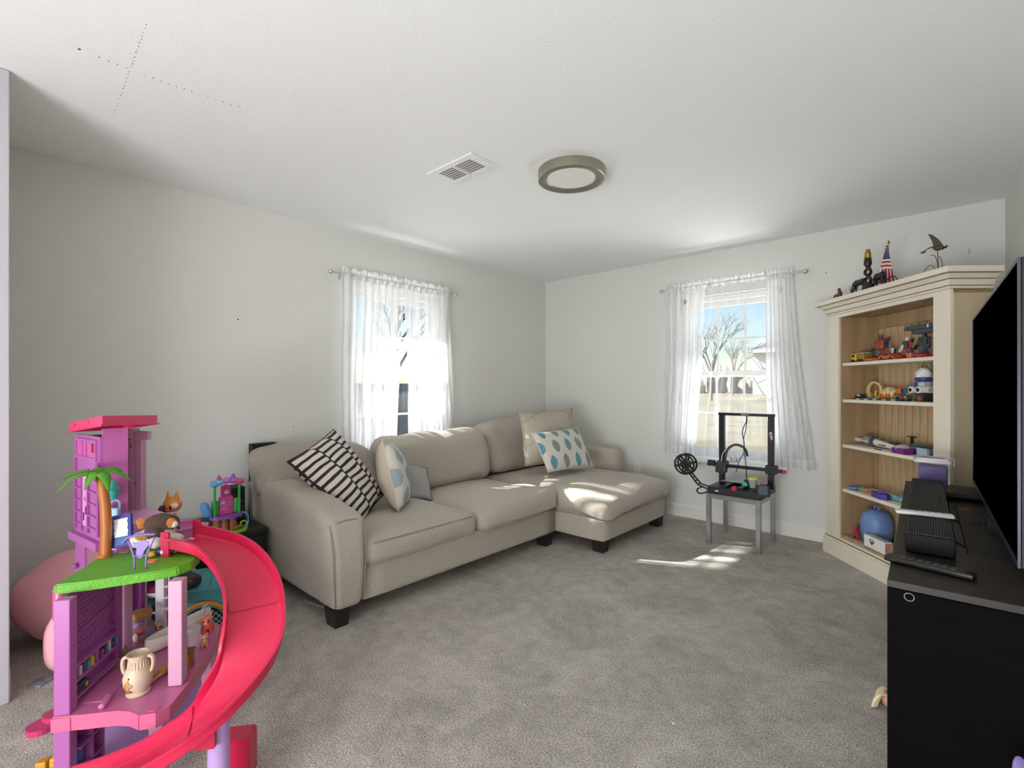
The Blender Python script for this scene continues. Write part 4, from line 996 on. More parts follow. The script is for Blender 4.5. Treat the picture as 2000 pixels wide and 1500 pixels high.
bm = B(); prism(bm, [(-0.10, 0.0), (-0.05, -0.05), (0.09, -0.05), (0.10, 0.05), (-0.05, 0.05)], 0.02, 0.045); obj('hull', bm, pl('#6d747b'), t)
bm = B(); box(bm, -0.07, 0.08, -0.03, 0.03, 0.0455, 0.06, 0.006); obj('deck', bm, pl('#4b5258'), t)
bm = B()
for k in range(5): box(bm, -0.07 + k * 0.022, -0.058 + k * 0.022, -0.055, -0.045, 0.0, 0.035, 0.002)
obj('landing_strut', bm, pl('#2a2c30'), t)
bm = B(); box(bm, 0.02, 0.09, -0.07, -0.0505, 0.0, 0.045, 0.004); obj('blue_block', bm, pl('#a9c0d6'), t)
bm = B()
for k in range(5): box(bm, k * 0.012, k * 0.012 + 0.008, -0.004 + (k % 2) * 0.004, 0.004 + (k % 2) * 0.004, 0, 0.005)
o = obj('loose_pieces', bm, pl('#2c2a2a'), None); o.location = shl(1708, z, 0.052); o.rotation_euler = (0, 0, SRZ); tag(o, 'few loose black toy pieces in front of the long spaceship', 'toy pieces')
# fourth shelf
z = 0.4945
bm = B(); ball(bm, (0, 0, 0.012), (0.034, 0.026, 0.012), 16, 8); o = obj('blue_lid', bm, pl('#4f8fc4'), None, smooth=True); o.location = shl(1655, z, 0.07) + SX * 0.065; tag(o, 'light blue oval lid at the left end of the fourth shelf', 'dish')  # loose lid, drawn as a shallow oval
def doll(label, loc, rz, L, skin, cloth, hair, name='small_doll', legs=None, mir=1, group=None):
    """doll lying on its back along local x, head at +x"""
    t = thing(name, label, 'doll', loc, rz, group)
    sk = pl(skin, 0.5); 
    bm = B()
    for s in (-1, 1):
        tube(bm, [(-0.5 * L, s * 0.06 * L, 0.05 * L), (-0.27 * L, s * 0.06 * L, 0.07 * L), (-0.04 * L, s * 0.05 * L, 0.07 * L)], [0.028 * L, 0.034 * L, 0.045 * L], 8, 4)
        ball(bm, (-0.51 * L, s * 0.06 * L, 0.07 * L), (0.025 * L, 0.03 * L, 0.05 * L), 8, 6)
        tube(bm, [(0.24 * L, s * 0.10 * L, 0.07 * L), (0.16 * L, s * 0.17 * L, 0.05 * L), (0.05 * L, s * 0.2 * L, 0.04 * L)] if s * mir < 0 else [(0.24 * L, s * 0.10 * L, 0.07 * L), (0.33 * L, s * 0.19 * L, 0.07 * L), (0.43 * L, s * 0.13 * L, 0.09 * L)], [0.025 * L, 0.022 * L], 7, 4)
    tube(bm, [(-0.04 * L, 0, 0.075 * L), (0.1 * L, 0, 0.08 * L), (0.24 * L, 0, 0.08 * L), (0.29 * L, 0, 0.08 * L)], [0.075 * L, 0.06 * L, 0.085 * L, 0.04 * L], 10, 3, sx=1.25)
    cyl(bm, (0.27 * L, 0, 0.08 * L), (0.36 * L, 0, 0.09 * L), 0.03 * L, n=8)
    ball(bm, (0.40 * L, 0, 0.105 * L), (0.085 * L, 0.075 * L, 0.08 * L), 12, 8)
    obj('body', bm, sk, t, smooth=True)
    bm = B(); tube(bm, [(-0.08 * L, 0, 0.08 * L), (0.02 * L, 0, 0.08 * L), (0.12 * L, 0, 0.085 * L), (0.23 * L, 0, 0.085 * L)], [0.095 * L, 0.085 * L, 0.072 * L, 0.09 * L], 12, 3, sx=1.3); obj('outfit', bm, pl(cloth, 0.7), t, smooth=True)
    bm = B(); rg = random.Random(len(label)); ball(bm, (0.435 * L, 0, 0.09 * L), (0.08 * L, 0.09 * L, 0.075 * L), 12, 8)
    for k in range(9):
        a = -0.1 * L + 0.2 * L * k / 8
        tube(bm, [(0.44 * L, a * 0.8, 0.12 * L), (0.55 * L, a * 1.2, 0.06 * L), (0.60 * L, a * 1.5 + rg.uniform(-.02, .02) * L, 0.022 * L)], [0.03 * L, 0.02 * L], 6, 4)
    obj('hair', bm, pl(hair, 0.6), t, smooth=True)
    bm = B()
    for s in (-1, 1): ball(bm, (0.415 * L, s * 0.03 * L, 0.178 * L), (0.012 * L, 0.014 * L, 0.008 * L), 6, 4)
    obj('eyes', bm, pl('#26201d'), t)
    return t
doll('small doll in a teal swimsuit with orange hair lying on the fourth shelf', shl(1686, z + 0.003, 0.10), SRZ + 0.05, 0.15, '#c98a63', '#4fae96', '#c08432')
def tray_boat(bm, L, w, h):
    prism(bm, [(-L / 2, -w / 2), (L * 0.3, -w / 2), (L / 2, 0), (L * 0.3, w / 2), (-L / 2, w / 2)], 0, 0.006)
    pts = [(-L / 2, -w / 2), (L * 0.3, -w / 2), (L / 2, 0), (L * 0.3, w / 2), (-L / 2, w / 2)]
    for i in range(5):
        a = pts[i]; c = pts[(i + 1) % 5]; beam(bm, (*a, h / 2), (*c, h / 2), 0.005, h)
t = thing('purple_scoop', 'blue violet pointed plastic tray with a peg in the middle of the fourth shelf', 'tray', shl(1722, z, 0.075), SRZ - 0.2)
bm = B(); tray_boat(bm, 0.12, 0.06, 0.034); obj('tray', bm, pl('#4b3a9c'), t)
bm = B(); box(bm, 0.0, 0.014, -0.025, 0.025, 0.006, 0.05, 0.002); obj('peg', bm, pl('#6d5fc0'), t)
t = thing('teal_bag', 'crumpled clear teal bag at the right of the fourth shelf', 'bag', shl(1760, z, 0.14) + SX * 0.05, SRZ - 0.05)
bm = B(); softbox(bm, -0.085, 0.10, -0.05, 0.06, 0.0, 0.03, 0.014, 8, bt=0.01, fn=lambda P: P + Vector((0, 0, max(0, P.z) * 0.9 * noise.noise(P * 30)))); obj('bag', bm, mat('teal_film', '#6fa9b2', 0.25, var=(30, 0.25)), t, smooth=True)
# bottom: rounded blue tub (plain), small red toy, white box
z = 0.1685
t = thing('blue_tub', 'big rounded plain blue plastic tub on the bottom shelf', 'tub', shl(1712, z, 0.152), SRZ)
bm = B(); lathe(bm, [(0, 0), (0.075, 0), (0.089, 0.04), (0.093, 0.09), (0.092, 0.115)], 28); obj('tub', bm, mat('dusty_blue_plastic', '#6f8fc4', 0.4), t, smooth='auto')
bm = B(); lathe(bm, [(0.094, 0.1155), (0.094, 0.122), (0.090, 0.15), (0.076, 0.185), (0.05, 0.21), (0, 0.22)], 28); lid = obj('lid', bm, MATS['dusty_blue_plastic'], t, smooth='auto')
bm = B(); tube(bm, [(-0.02, 0, 0.219), (-0.015, 0, 0.236), (0.015, 0, 0.238), (0.02, 0, 0.219)], 0.006, 8, 4); obj('knob', bm, MATS['dusty_blue_plastic'], lid, smooth=True)
t = robot('toy_robot', 'small crimson and red winged figure beside the white box on the bottom shelf', 'toy robot', shl(1672, z, 0.05), 0.085, ('#b02548', '#8f2036', '#c8403a'), None, 0.2, True)
t = thing('white_box', 'white cardboard game box with a dark crest on the bottom shelf', 'box', shl(1707, z, 0.035) + SX * 0.02, SRZ - 0.02)
bm = B(); box(bm, -0.075, 0.115, -0.028, 0.022, 0, 0.075, 0.0015, 1); bx = obj('carton', bm, pl('#e9e9e7', 0.6), t)
bm = B()
for q in ([(-0.025, 0.05), (-0.015, 0.058), (0.015, 0.058), (0.025, 0.05), (0.022, 0.042), (-0.022, 0.042)], [(-0.022, 0.041), (0.022, 0.041), (0.008, 0.03), (0.0, 0.020), (-0.008, 0.03)]):
    prism(bm, q, 0, 0.0006, Matrix.Translation((0.0, -0.0281, 0)) @ Matrix.Rotation(R(90), 4, 'X'))
obj('crest', bm, pl('#3c3d42'), t)
bm = B(); prism(bm, [(-0.015, 0.054), (0.015, 0.054), (0.018, 0.046), (-0.018, 0.046)], 0, 0.0007, Matrix.Translation((0.0, -0.0286, 0)) @ Matrix.Rotation(R(90), 4, 'X')); obj('crest_band', bm, pl('#d7d7d4'), t)
bm = B(); box(bm, 0.1152, 0.1158, -0.024, 0.018, 0.004, 0.071); obj('printed_side', bm, mat('pink_print', '#b98b7d', 0.6, var=(30, 0.35, 2)), t)
bm = B(); box(bm, -0.07, 0.11, -0.024, 0.018, 0.0752, 0.0757); obj('printed_top', bm, mat('grey_print', '#b9babb', 0.6, var=(22, 0.4, 3)), t)

# ---- on top of the bookcase
z = 1.8455
dkw = mat('dark_carved_wood', '#2a1a15', 0.45); blkw = mat('black_carved_wood', '#15161a', 0.4)
t = thing('carved_figurine', 'tiny brown seated carving at the left end of the bookcase top', 'figurine', shl(1639, z, 0.02), SRZ)
bm = B(); ball(bm, (0, 0, 0.021), (0.024, 0.018, 0.021), 10, 7); tube(bm, [(0, 0, 0.02), (0.006, 0, 0.045), (0.004, 0, 0.062)], [0.02, 0.016, 0.012], 8, 4); ball(bm, (0.003, -0.002, 0.072), (0.011, 0.011, 0.013), 10, 7); tube(bm, [(-0.01, -0.012, 0.04), (-0.024, -0.018, 0.03), (-0.03, -0.014, 0.012)], 0.006, 6, 3); obj('figure', bm, mat('brown_carving', '#5a3a28', 0.5), t, smooth=True)
bm = B(); box(bm, -0.07, 0.03, -0.016, 0.016, 0, 0.004, 0.001, 1); obj('slab', bm, blkw, t)
def antelope(bm, M, s, graze):
    vs0 = len(bm.verts)
    hd = [(-0.50, 0, 0.16), (-0.43, 0, 0.06)] if graze else [(-0.5, 0, 0.75), (-0.6, 0, 0.68)]
    tube(bm, [(0.42, 0, 0.52), (0.28, 0, 0.58), (0.0, 0, 0.56), (-0.22, 0, 0.56), (-0.36, 0, 0.40), (-0.46, 0, 0.22)], [0.06, 0.135, 0.14, 0.15, 0.13, 0.075, 0.05], 10, 5)
    tube(bm, [(-0.44, 0, 0.26), (-0.485, 0, 0.17), (-0.51, 0, 0.03)], [0.06, 0.05, 0.03], 8, 4)
    for s_ in (-1, 1):
        tube(bm, [(-0.46, s_ * 0.03, 0.22), (-0.53, s_ * 0.05, 0.36), (-0.56, s_ * 0.04, 0.52)], [0.02, 0.016, 0.01], 6, 4)
        for x in (-0.24, 0.33):
            b = 0.05 if x > 0 else -0.01
            tube(bm, [(x, s_ * 0.07, 0.48), (x - 0.02 + b, s_ * 0.075, 0.27), (x - 0.01 - b * 0.3, s_ * 0.075, 0.14), (x, s_ * 0.075, 0.02)], [0.075, 0.035, 0.028, 0.026], 7, 3)
    tube(bm, [(0.42, 0, 0.54), (0.5, 0, 0.42), (0.49, 0, 0.2)], [0.02, 0.014, 0.02], 6, 4)
    xf(bm, bm.verts[vs0:] if hasattr(bm.verts, '__getitem__') else [], M)
lamp = thing('carved_lamp', 'dark carved wooden lamp base with two antelopes and a brass socket', 'lamp', shl(1695, z, 0.05), SRZ)
def sub(name, fn, M, m):
    bm = B(); fn(bm); bm.verts.ensure_lookup_table(); xf(bm, bm.verts[:], M); return obj(name, bm, m, lamp, smooth=True)
sub('antelope', lambda bm: antelope(bm, Matrix.Identity(4), 1, True), Matrix.Translation((-0.068, -0.012, 0.004)) @ Matrix.Diagonal((0.155, 0.11, 0.145, 1)), blkw)
sub('antelope', lambda bm: antelope(bm, Matrix.Identity(4), 1, True), Matrix.Translation((0.068, 0.025, 0.004)) @ Matrix.Rotation(R(-8), 4, 'Z') @ Matrix.Diagonal((0.145, 0.11, 0.165, 1)), blkw)
bm = B(); box(bm, -0.15, 0.135, -0.03, 0.045, 0, 0.006, 0.001, 1); lathe(bm, [(0, 0.006), (0.042, 0.006), (0.03, 0.05), (0.022, 0.07), (0, 0.07)], 14); obj('base', bm, dkw, lamp, smooth='auto')
bm = B()
for ph in (0, math.pi):
    tube(bm, [(0.022 * math.sin(k / 24 * math.pi * 2.0 + ph), 0.012 * math.cos(k / 24 * math.pi * 2.0 + ph), 0.068 + 0.115 * k / 24) for k in range(25)], 0.0095, 8)
obj('twisted_stem', bm, dkw, lamp, smooth=True)
bm = B(); lathe(bm, [(0, 0.175), (0.012, 0.175), (0.024, 0.195), (0.021, 0.225), (0.014, 0.232), (0, 0.232)], 16); obj('neck', bm, dkw, lamp, smooth='auto')
br = mat('lamp_brass', '#a98a3d', 0.3, 0.9)
bm = B(); lathe(bm, [(0, 0.2325), (0.022, 0.2325), (0.024, 0.237), (0.016, 0.241), (0.018, 0.25), (0.018, 0.27), (0.0135, 0.274), (0.0135, 0.292), (0, 0.292)], 18); cyl(bm, (-0.017, 0, 0.25), (-0.032, 0, 0.25), 0.003, n=6); obj('socket', bm, br, lamp, smooth='auto')
bm = B(); tube(bm, [(0.03, 0.05, 0.01), (0.10, 0.055, 0.07), (0.15, 0.06, 0.08), (0.185, 0.06, 0.04), (0.20, 0.06, 0.004)], 0.003, 6, 6); obj('cord', bm, blkw, lamp, smooth=True)
# draped flag on a stick
fl = thing('small_flag', 'small American flag on a wooden stick on the bookcase top', 'flag', shl(1733, z, 0.15), SRZ)
bm = B(); lathe(bm, [(0, 0), (0.022, 0), (0.02, 0.012), (0.006, 0.018), (0, 0.018)], 16); obj('foot', bm, mat('gold_foot', '#b79a5b', 0.4), fl, smooth='auto')
bm = B(); cyl(bm, (0, 0, 0.016), (0.012, 0, 0.315), 0.003, n=8); obj('stick', bm, mat('pale_stick', '#c9a873', 0.5), fl)
bm = B(); lathe(bm, [(0, 0), (0.005, 0.001), (0.0065, 0.008), (0.003, 0.02), (0, 0.026)], 10, (0.012, 0, 0.315)); obj('spear_tip', bm, mat('brown_tip', '#7a5230', 0.4), fl, smooth='auto')
fred, fwht, fblu = pl('#b01f35', 0.8), pl('#efe7e4', 0.8), pl('#2a2a63', 0.8)
def fp(s, r, k=0):
    """cloth hanging in a cone of folds from the stick: s across (0 hoist .. 1 fly), r down (0 top .. 1 hem)"""
    w = 0.014 + 0.150 * r ** 1.1
    x = 0.011 - 0.008 * r + w * (s - 0.52) * 1.05
    y = -0.010 - 0.012 * math.sin(s * 9 + 0.6) * r - 0.006 * math.sin(s * 21) * r
    z = 0.305 - 0.235 * r - 0.035 * r * s * s
    return Vector((x, y, z))
def patch_(bm, s0, s1, r0, r1, n=4, off=0.0):
    V = [[bm.verts.new(fp(s0 + (s1 - s0) * i / n, r0 + (r1 - r0) * j / n) + Vector((0, -off, 0))) for i in range(n + 1)] for j in range(n + 1)]
    for j in range(n):
        for i in range(n): bm.faces.new((V[j][i], V[j][i + 1], V[j + 1][i + 1], V[j + 1][i]))
bm = B(); patch_(bm, 0, 1, 0, 0.36, 8); obj('canton', bm, fblu, fl, smooth=True)
bm = B()
for j in range(6):
    for i in range(4):
        p = fp((i + 0.35 + 0.3 * (j % 2)) / 4.2, 0.06 + j * 0.05); cyl(bm, p + Vector((0, -0.0006, 0)), p + Vector((0, -0.0018, 0)), 0.0022, n=5)
obj('star', bm, fwht, fl, kind='stuff')
for k in range(5):
    bm = B(); patch_(bm, 0, 1, 0.36 + k * 0.05, 0.41 + k * 0.05, 8); obj('stripe', bm, fwht if k % 2 == 0 else fred, fl, smooth=True)
for k in range(11):
    bm = B(); patch_(bm, k / 11, (k + 1) / 11, 0.61, 1.0, 4); obj('stripe', bm, fred if k % 2 == 0 else fwht, fl, smooth=True)
# wire crane
wire = mat('bronze_wire', '#5d5348', 0.4, 0.7)
cr = thing('crane_ornament', 'metal crane ornament with spread wing above bent wire reeds on the bookcase top', 'ornament', shl(1826, z, 0.06), SRZ)
bm = B(); tube(bm, [(-0.075, 0, 0.155), (-0.05, 0, 0.163), (-0.02, 0, 0.165), (0.012, 0, 0.15), (0.05, 0, 0.140)], [0.003, 0.003, 0.004, 0.007, 0.013, 0.009], 8, 5); ball(bm, (-0.08, 0, 0.153), (0.020, 0.007, 0.007), 8, 6); ball(bm, (0.025, 0, 0.148), (0.03, 0.014, 0.013), 10, 7); obj('body', bm, wire, cr, smooth=True)
bm = B(); prism(bm, [(-0.005, 0.157), (-0.018, 0.20), (-0.045, 0.248), (-0.02, 0.235), (0.02, 0.20), (0.05, 0.158), (0.03, 0.145)], -0.002, 0.002, Matrix.Rotation(R(90), 4, 'X')); obj('wing', bm, wire, cr)
bm = B(); prism(bm, [(0.03, 0.148), (0.07, 0.152), (0.066, 0.138), (0.04, 0.138)], -0.012, -0.009, Matrix.Rotation(R(90), 4, 'X')); obj('wing', bm, wire, cr)
bm = B()
tube(bm, [(0.02, 0, 0.004), (0.022, 0, 0.07), (0.016, 0, 0.14)], 0.0022, 6, 4); tube(bm, [(0.012, 0, 0.004), (0.018, 0, 0.06), (0.0, 0, 0.11), (-0.03, 0, 0.12)], 0.0018, 6, 5)
tube(bm, [(0.0, 0, 0.004), (-0.006, 0, 0.05), (-0.04, 0, 0.065), (-0.075, 0, 0.04)], 0.0018, 6, 5); tube(bm, [(-0.015, 0, 0.004), (-0.02, 0, 0.025), (-0.045, 0, 0.035), (-0.075, 0, 0.012)], 0.0018, 6, 5); tube(bm, [(0.03, 0, 0.004), (0.05, 0, 0.05), (0.03, 0, 0.1)], 0.0018, 6, 5)
obj('reed', bm, wire, cr, smooth=True)
bm = B(); box(bm, -0.035, 0.045, -0.02, 0.02, 0, 0.005, 0.001, 1); obj('base', bm, wire, cr)

# ------------------------------------------------------------------ media console, television, soundbar
blkwood = mat('black_oak', '#090808', 0.6, spec=0.04, var=(6, 0.25, 6), stretch=(1, 1, 8)); blktop = mat('black_oak_top', '#241f1b', 0.42, spec=0.35, var=(5, 0.22, 6), stretch=(8, 1, 1))
CO = Vector((-0.131, 1.62, 0)); CA = R(90 + 2.08)           # local x runs along the console (away from the camera), local y to its left
CX = Vector((math.cos(CA), math.sin(CA), 0)); CY = Vector((-math.sin(CA), math.cos(CA), 0))
con = thing('media_console', 'long black wood media console along the right wall', 'console', CO, CA)
CL, CW, CH = 1.77, 0.475, 0.71
def cb(name, bxs, m=blkwood, bev=0.0015, parent=None):
    bm = B()
    for q in bxs: box(bm, *q, bev, 1)
    return obj(name, bm, m, parent or con)
cb('side_panel', [(0, 0.02, -CW, 0, 0.0, CH - 0.021)]); cb('side_panel', [(CL - 0.02, CL, -CW, 0, 0.0, CH - 0.021)])
cb('top_board', [(0, 0.40, -CW, 0, CH - 0.02, CH), (0.4005, 1.5195, -0.14, 0, CH - 0.02, CH), (1.52, CL, -CW, 0, CH - 0.02, CH)], blktop)
cb('recessed_top', [(0.401, 1.519, -CW, -0.141, CH - 0.05, CH - 0.035)], blktop)
cb('recess_rim', [(0.385, 0.400, -CW, -0.141, CH - 0.05, CH - 0.0205), (1.52, 1.535, -CW, -0.141, CH - 0.05, CH - 0.0205)])
cb('back_panel', [(0.021, CL - 0.021, -CW, -CW + 0.008, 0.06, CH - 0.052)])
cb('base_board', [(0.021, CL - 0.021, -CW + 0.01, -0.02, 0.05, 0.07)])
for k in range(4):
    x0 = 0.021 + k * 0.432; d = cb('door', [(x0 + 0.002, x0 + 0.43, -0.019, 0.0, 0.072, CH - 0.053)])
    cb('knob', [(x0 + (0.40 if k % 2 == 0 else 0.02), x0 + (0.41 if k % 2 == 0 else 0.03), 0.0005, 0.018, 0.42, 0.50)], mat('satin_handle', '#8f8d8a', 0.3, 0.9), 0.002, d)
bm = B(); M4 = Matrix.Translation((-0.0005, -0.045, 0.675)) @ Matrix.Rotation(R(90), 4, 'Y')
lathe(bm, [(0.009, -0.0008), (0.011, -0.0008), (0.011, 0.0004), (0.009, 0.0004), (0.009, -0.0008)], 24, (0, 0, 0)); xf(bm, bm.verts[:], M4); obj('cover_cap_ring', bm, mat('grey_cap', '#77757a', 0.5), con)
bm = B(); tube(bm, [(-0.0003, -0.27, 0.44), (-0.0006, -0.30, 0.43), (-0.0003, -0.335, 0.405)], 0.0006, 4, 4); tube(bm, [(-0.0003, -0.285, 0.375), (-0.0006, -0.36, 0.37)], 0.0006, 4); obj('scratch', bm, MATS['grey_cap'], con)
def cw(a, b, z): return CO + CX * a - CY * b + Vector((0, 0, z))      # a along, b to the right
zt = CH + 0.0005
sbm = mat('soundbar_grey', '#1f2024', 0.55); sbe = mat('soundbar_end', '#111218', 0.6, spec=0.2)
sb_ = thing('soundbar', 'long dark grey ribbed soundbar lying on the black console', 'soundbar', cw(0.30, 0.088, zt), CA)
bm = B(); box(bm, 0, 1.19, -0.058, 0.058, 0.003, 0.058, 0.004); obj('case', bm, sbe, sb_)
bm = B()
for k in range(17):
    y = -0.052 + k * 0.0065; box(bm, 0.01, 1.18, y - 0.0021, y + 0.0021, 0.058, 0.0612)
obj('rib', bm, sbm, sb_, kind='stuff')
bm = B()
for k in range(4): cyl(bm, (0.74 - k * 0.028, -0.038, 0.0612), (0.74 - k * 0.028, -0.038, 0.0625), 0.005, n=10)
obj('button', bm, blk, sb_)
for x in (0.1, 1.09):
    bm = B(); box(bm, x - 0.03, x + 0.03, -0.04, 0.04, 0, 0.003); obj('foot', bm, blk, sb_)
rm = thing('white_remote', 'slim white remote control lying across the soundbar', 'remote', cw(0.585, 0.075, zt + 0.063), CA + R(98))
bm = B(); box(bm, -0.078, 0.078, -0.018, 0.018, 0, 0.012, 0.004); obj('shell', bm, pl('#e4e3e8', 0.35), rm)
for k in range(6):
    bm = B(); box(bm, -0.055 + k * 0.018, -0.045 + k * 0.018, -0.009, 0.009, 0.012, 0.0132, 0.0006, 1); obj('button', bm, pl('#c3c2c8'), rm)
bm = B(); cyl(bm, (0.052, 0, 0.012), (0.052, 0, 0.0135), 0.011, n=16); obj('dial', bm, pl('#cfced4'), rm)
rm = thing('black_remote', 'black television remote lying at the near end of the console', 'remote', cw(0.16, 0.083, zt), CA + R(76))
bm = B(); softbox(bm, -0.097, 0.097, -0.021, 0.021, 0, 0.018, 0.006, 6); obj('shell', bm, mat('remote_black', '#131214', 0.35), rm, smooth='auto')
for k in range(7):
    for j in range(3):
        bm = B(); box(bm, -0.06 + k * 0.018, -0.048 + k * 0.018, -0.014 + j * 0.010, -0.007 + j * 0.010, 0.018, 0.0195); obj('button', bm, pl('#3d3c40', 0.4), rm)
# television
tv = thing('television', 'large flat black television seen side-on above the console', 'television', (0.125, 1.80, CH), CA)
TL, TZ0, TZ1 = 1.51, 0.042, 0.842
bz = mat('tv_bezel', '#4b4856', 0.3, 0.5); tvb = mat('tv_back', '#19181b', 0.5)
bm = B(); box(bm, 0, TL, -0.028, -0.002, TZ0, TZ1, 0.002, 1); obj('casing', bm, tvb, tv)
bm = B()
for q in ((0, 0.010, TZ0, TZ1), (TL - 0.010, TL, TZ0, TZ1), (0.010, TL - 0.010, TZ1 - 0.010, TZ1), (0.010, TL - 0.010, TZ0, TZ0 + 0.014)): box(bm, q[0], q[1], -0.0015, 0.004, q[2], q[3])
obj('bezel', bm, bz, tv)
bm = B(); box(bm, 0.0105, TL - 0.0105, -0.0015, 0.001, TZ0 + 0.0145, TZ1 - 0.0105); obj('screen', bm, mat('tv_screen', '#020203', 0.6, spec=0.0), tv)
bm = B(); box(bm, 0.3, TL - 0.3, -0.055, -0.0285, TZ0 + 0.08, TZ0 + 0.5, 0.01); obj('rear_housing', bm, tvb, tv)
bm = B(); box(bm, 0.70, 0.80, -0.027, -0.006, 0.008, TZ0 + 0.01); box(bm, 0.25, 1.22, -0.09, 0.08, -0.0345, -0.029, 0.002, 1); box(bm, 0.70, 0.80, -0.04, 0.01, -0.029, 0.010); obj('stand', bm, tvb, tv)
# tub of purple slime
tb = thing('slime_tub', 'clear plastic tub of purple slime at the far end of the console', 'tub', cw(1.60, 0.11, zt), CA)
cp = bpy.data.materials.new('clear_plastic'); cp.use_nodes = True; n, l = nodes(cp); n.clear()
o_ = n.new('ShaderNodeOutputMaterial'); g1 = n.new('ShaderNodeBsdfTransparent'); g2 = n.new('ShaderNodeBsdfPrincipled'); mx = n.new('ShaderNodeMixShader')
g2.inputs['Base Color'].default_value = (0.75, 0.72, 0.78, 1); g2.inputs['Roughness'].default_value = 0.12; mx.inputs[0].default_value = 0.16
l.new(g1.outputs[0], mx.inputs[1]); l.new(g2.outputs[0], mx.inputs[2]); l.new(mx.outputs[0], o_.inputs[0])
bm = B(); W0, W1_, Hh = 0.055, 0.066, 0.135
A_ = [bm.verts.new((x * 1.05, y, 0)) for x, y in rrect(-W0, W0, -W0, W0, 0.012)]; C_ = [bm.verts.new((x * 1.05, y, Hh)) for x, y in rrect(-W1_, W1_, -W1_, W1_, 0.014)]
for i in range(len(A_)): bm.faces.new((A_[i], A_[(i + 1) % len(A_)], C_[(i + 1) % len(A_)], C_[i]))
bm.faces.new(A_[::-1]); obj('tub', bm, cp, tb, smooth='auto')
bm = B(); prism(bm, [(x * 1.05, y) for x, y in rrect(-0.074, 0.074, -0.074, 0.074, 0.016)], 0.136, 0.150); prism(bm, [(x * 1.05, y) for x, y in rrect(-0.064, 0.064, -0.064, 0.064, 0.014)], 0.150, 0.156); ld = obj('lid', bm, mat('frosted_lid', '#d9d2de', 0.35, var=(20, .06)), tb, smooth='auto')
bm = B(); box(bm, -0.04, 0.0, -0.045, 0.045, 0.1562, 0.1568); obj('label_print', bm, mat('red_brown_print', '#a06a68', 0.5, var=(60, 0.5, 2)), ld)
bm = B(); box(bm, -0.02, 0.02, -0.083, -0.0745, 0.118, 0.15, 0.003); obj('clip', bm, MATS['frosted_lid'], ld)
bm = B(); softbox(bm, -0.054, 0.054, -0.052, 0.052, 0.003, 0.118, 0.012, 12, wr=0.006, fn=lambda P: Vector((P.x * (1 + 0.12 * P.z / 0.13), P.y * (1 + 0.14 * P.z / 0.13), P.z)), seed=4); obj('slime', bm, mat('purple_slime', '#4a2f92', 0.45, var=(45, 0.35, 4), bump=(60, 0.8, 0.004)), tb, smooth=True)
# odds and ends on the console
bm = B(); box(bm, -0.022, 0.022, -0.018, 0.018, 0, 0.009, 0.003); o = obj('wood_chip', bm, mat('amber_wood', '#7c5a2c', 0.5), None); o.location = cw(1.28, 0.212, CH - 0.0345); o.rotation_euler = (0, 0, CA + 0.3); tag(o, 'small amber wooden chip on the recessed console top behind the soundbar', 'wood chip')
bm = B(); z_ = CH - 0.031
tube(bm, [cw(1.05, 0.155, z_), cw(1.02, 0.19, z_), cw(1.00, 0.225, z_), cw(1.0, 0.245, z_)], 0.0028, 6, 5); o = obj('power_cable', bm, blk, None, smooth=True); tag(o, 'black cable with an inline plug on the console nearer the slime tub', 'cable')
bm = B(); beam(bm, cw(1.005, 0.214, z_ + 0.003), cw(1.0, 0.243, z_ + 0.003), 0.014, 0.012); p = obj('inline_plug', bm, blk, o)
bm = B(); tube(bm, [cw(0.70, 0.155, z_), cw(0.63, 0.18, z_), cw(0.59, 0.21, z_), cw(0.575, 0.24, z_)], 0.0025, 6, 5); o = obj('thin_cable', bm, blk, None, smooth=True); tag(o, 'thin black cable curving behind the near half of the soundbar', 'cable')
# doll hair poking out beside the console
hr = thing('doll_head', 'blonde doll hair tuft on the carpet poking out beside the console', 'doll', (-0.186, 2.33, 0), R(178))
bm = B(); ball(bm, (-0.002, 0, 0.03), (0.022, 0.022, 0.028), 12, 8); obj('head', bm, pl('#d9a98a', 0.5), hr, smooth=True)
bm = B(); rg = random.Random(8)
for k in range(90):
    a = rg.uniform(-1.9, 1.9); q = rg.uniform(0.8, 1.2)
    tube(bm, [(-0.005 + 0.012 * math.cos(a), 0.02 * math.sin(a), 0.056), (0.016 * q, 0.028 * math.sin(a) * q, 0.054), (0.032 * q, 0.035 * math.sin(a) * q, 0.024 + rg.uniform(-.006, .01)), (0.036 * q, 0.042 * math.sin(a) * q, 0.005)], 0.003, 5, 4)
obj('hair', bm, mat('blonde_hair', '#eadab6', 0.6, var=(30, 0.2)), hr, smooth=True)

# ------------------------------------------------------------------ toy dollhouse (local u to the right, v away from the camera)
HO = camw(-1.335, 1.44); HRZ = R(53.27)
HM = Matrix.Translation(HO) @ Matrix.Rotation(HRZ, 4, 'Z'); HI = HM.inverted()
def hl(p): return HI @ Vector(p)
def hz(px, py, z): return hl(atz(px, py, z))
def hd(px, py, dep): return hl(atd(px, py, dep))
orchid = mat('orchid_plastic', '#a65b9f', 0.35); orchid_d = mat('deep_orchid_plastic', '#97448f', 0.38); palep = mat('pale_pink_plastic', '#c693b0', 0.35)
deckp = mat('deck_pink_plastic', '#c26b9d', 0.3); fasc = mat('fascia_pink', '#cc608a', 0.4); hotp = mat('hot_pink_plastic', '#e2356f', 0.35); redslide = mat('raspberry_plastic', '#c81f4a', 0.33)
lil = mat('lilac_plastic', '#b896d2', 0.4); lime = mat('grass_green_plastic', '#5ca424', 0.5, bump=(90, 0.7, 0.004)); teal_p = mat('blue_teal_panel', '#4f7d96', 0.5); whitep = mat('white_toy_plastic', '#e6dde8', 0.35)
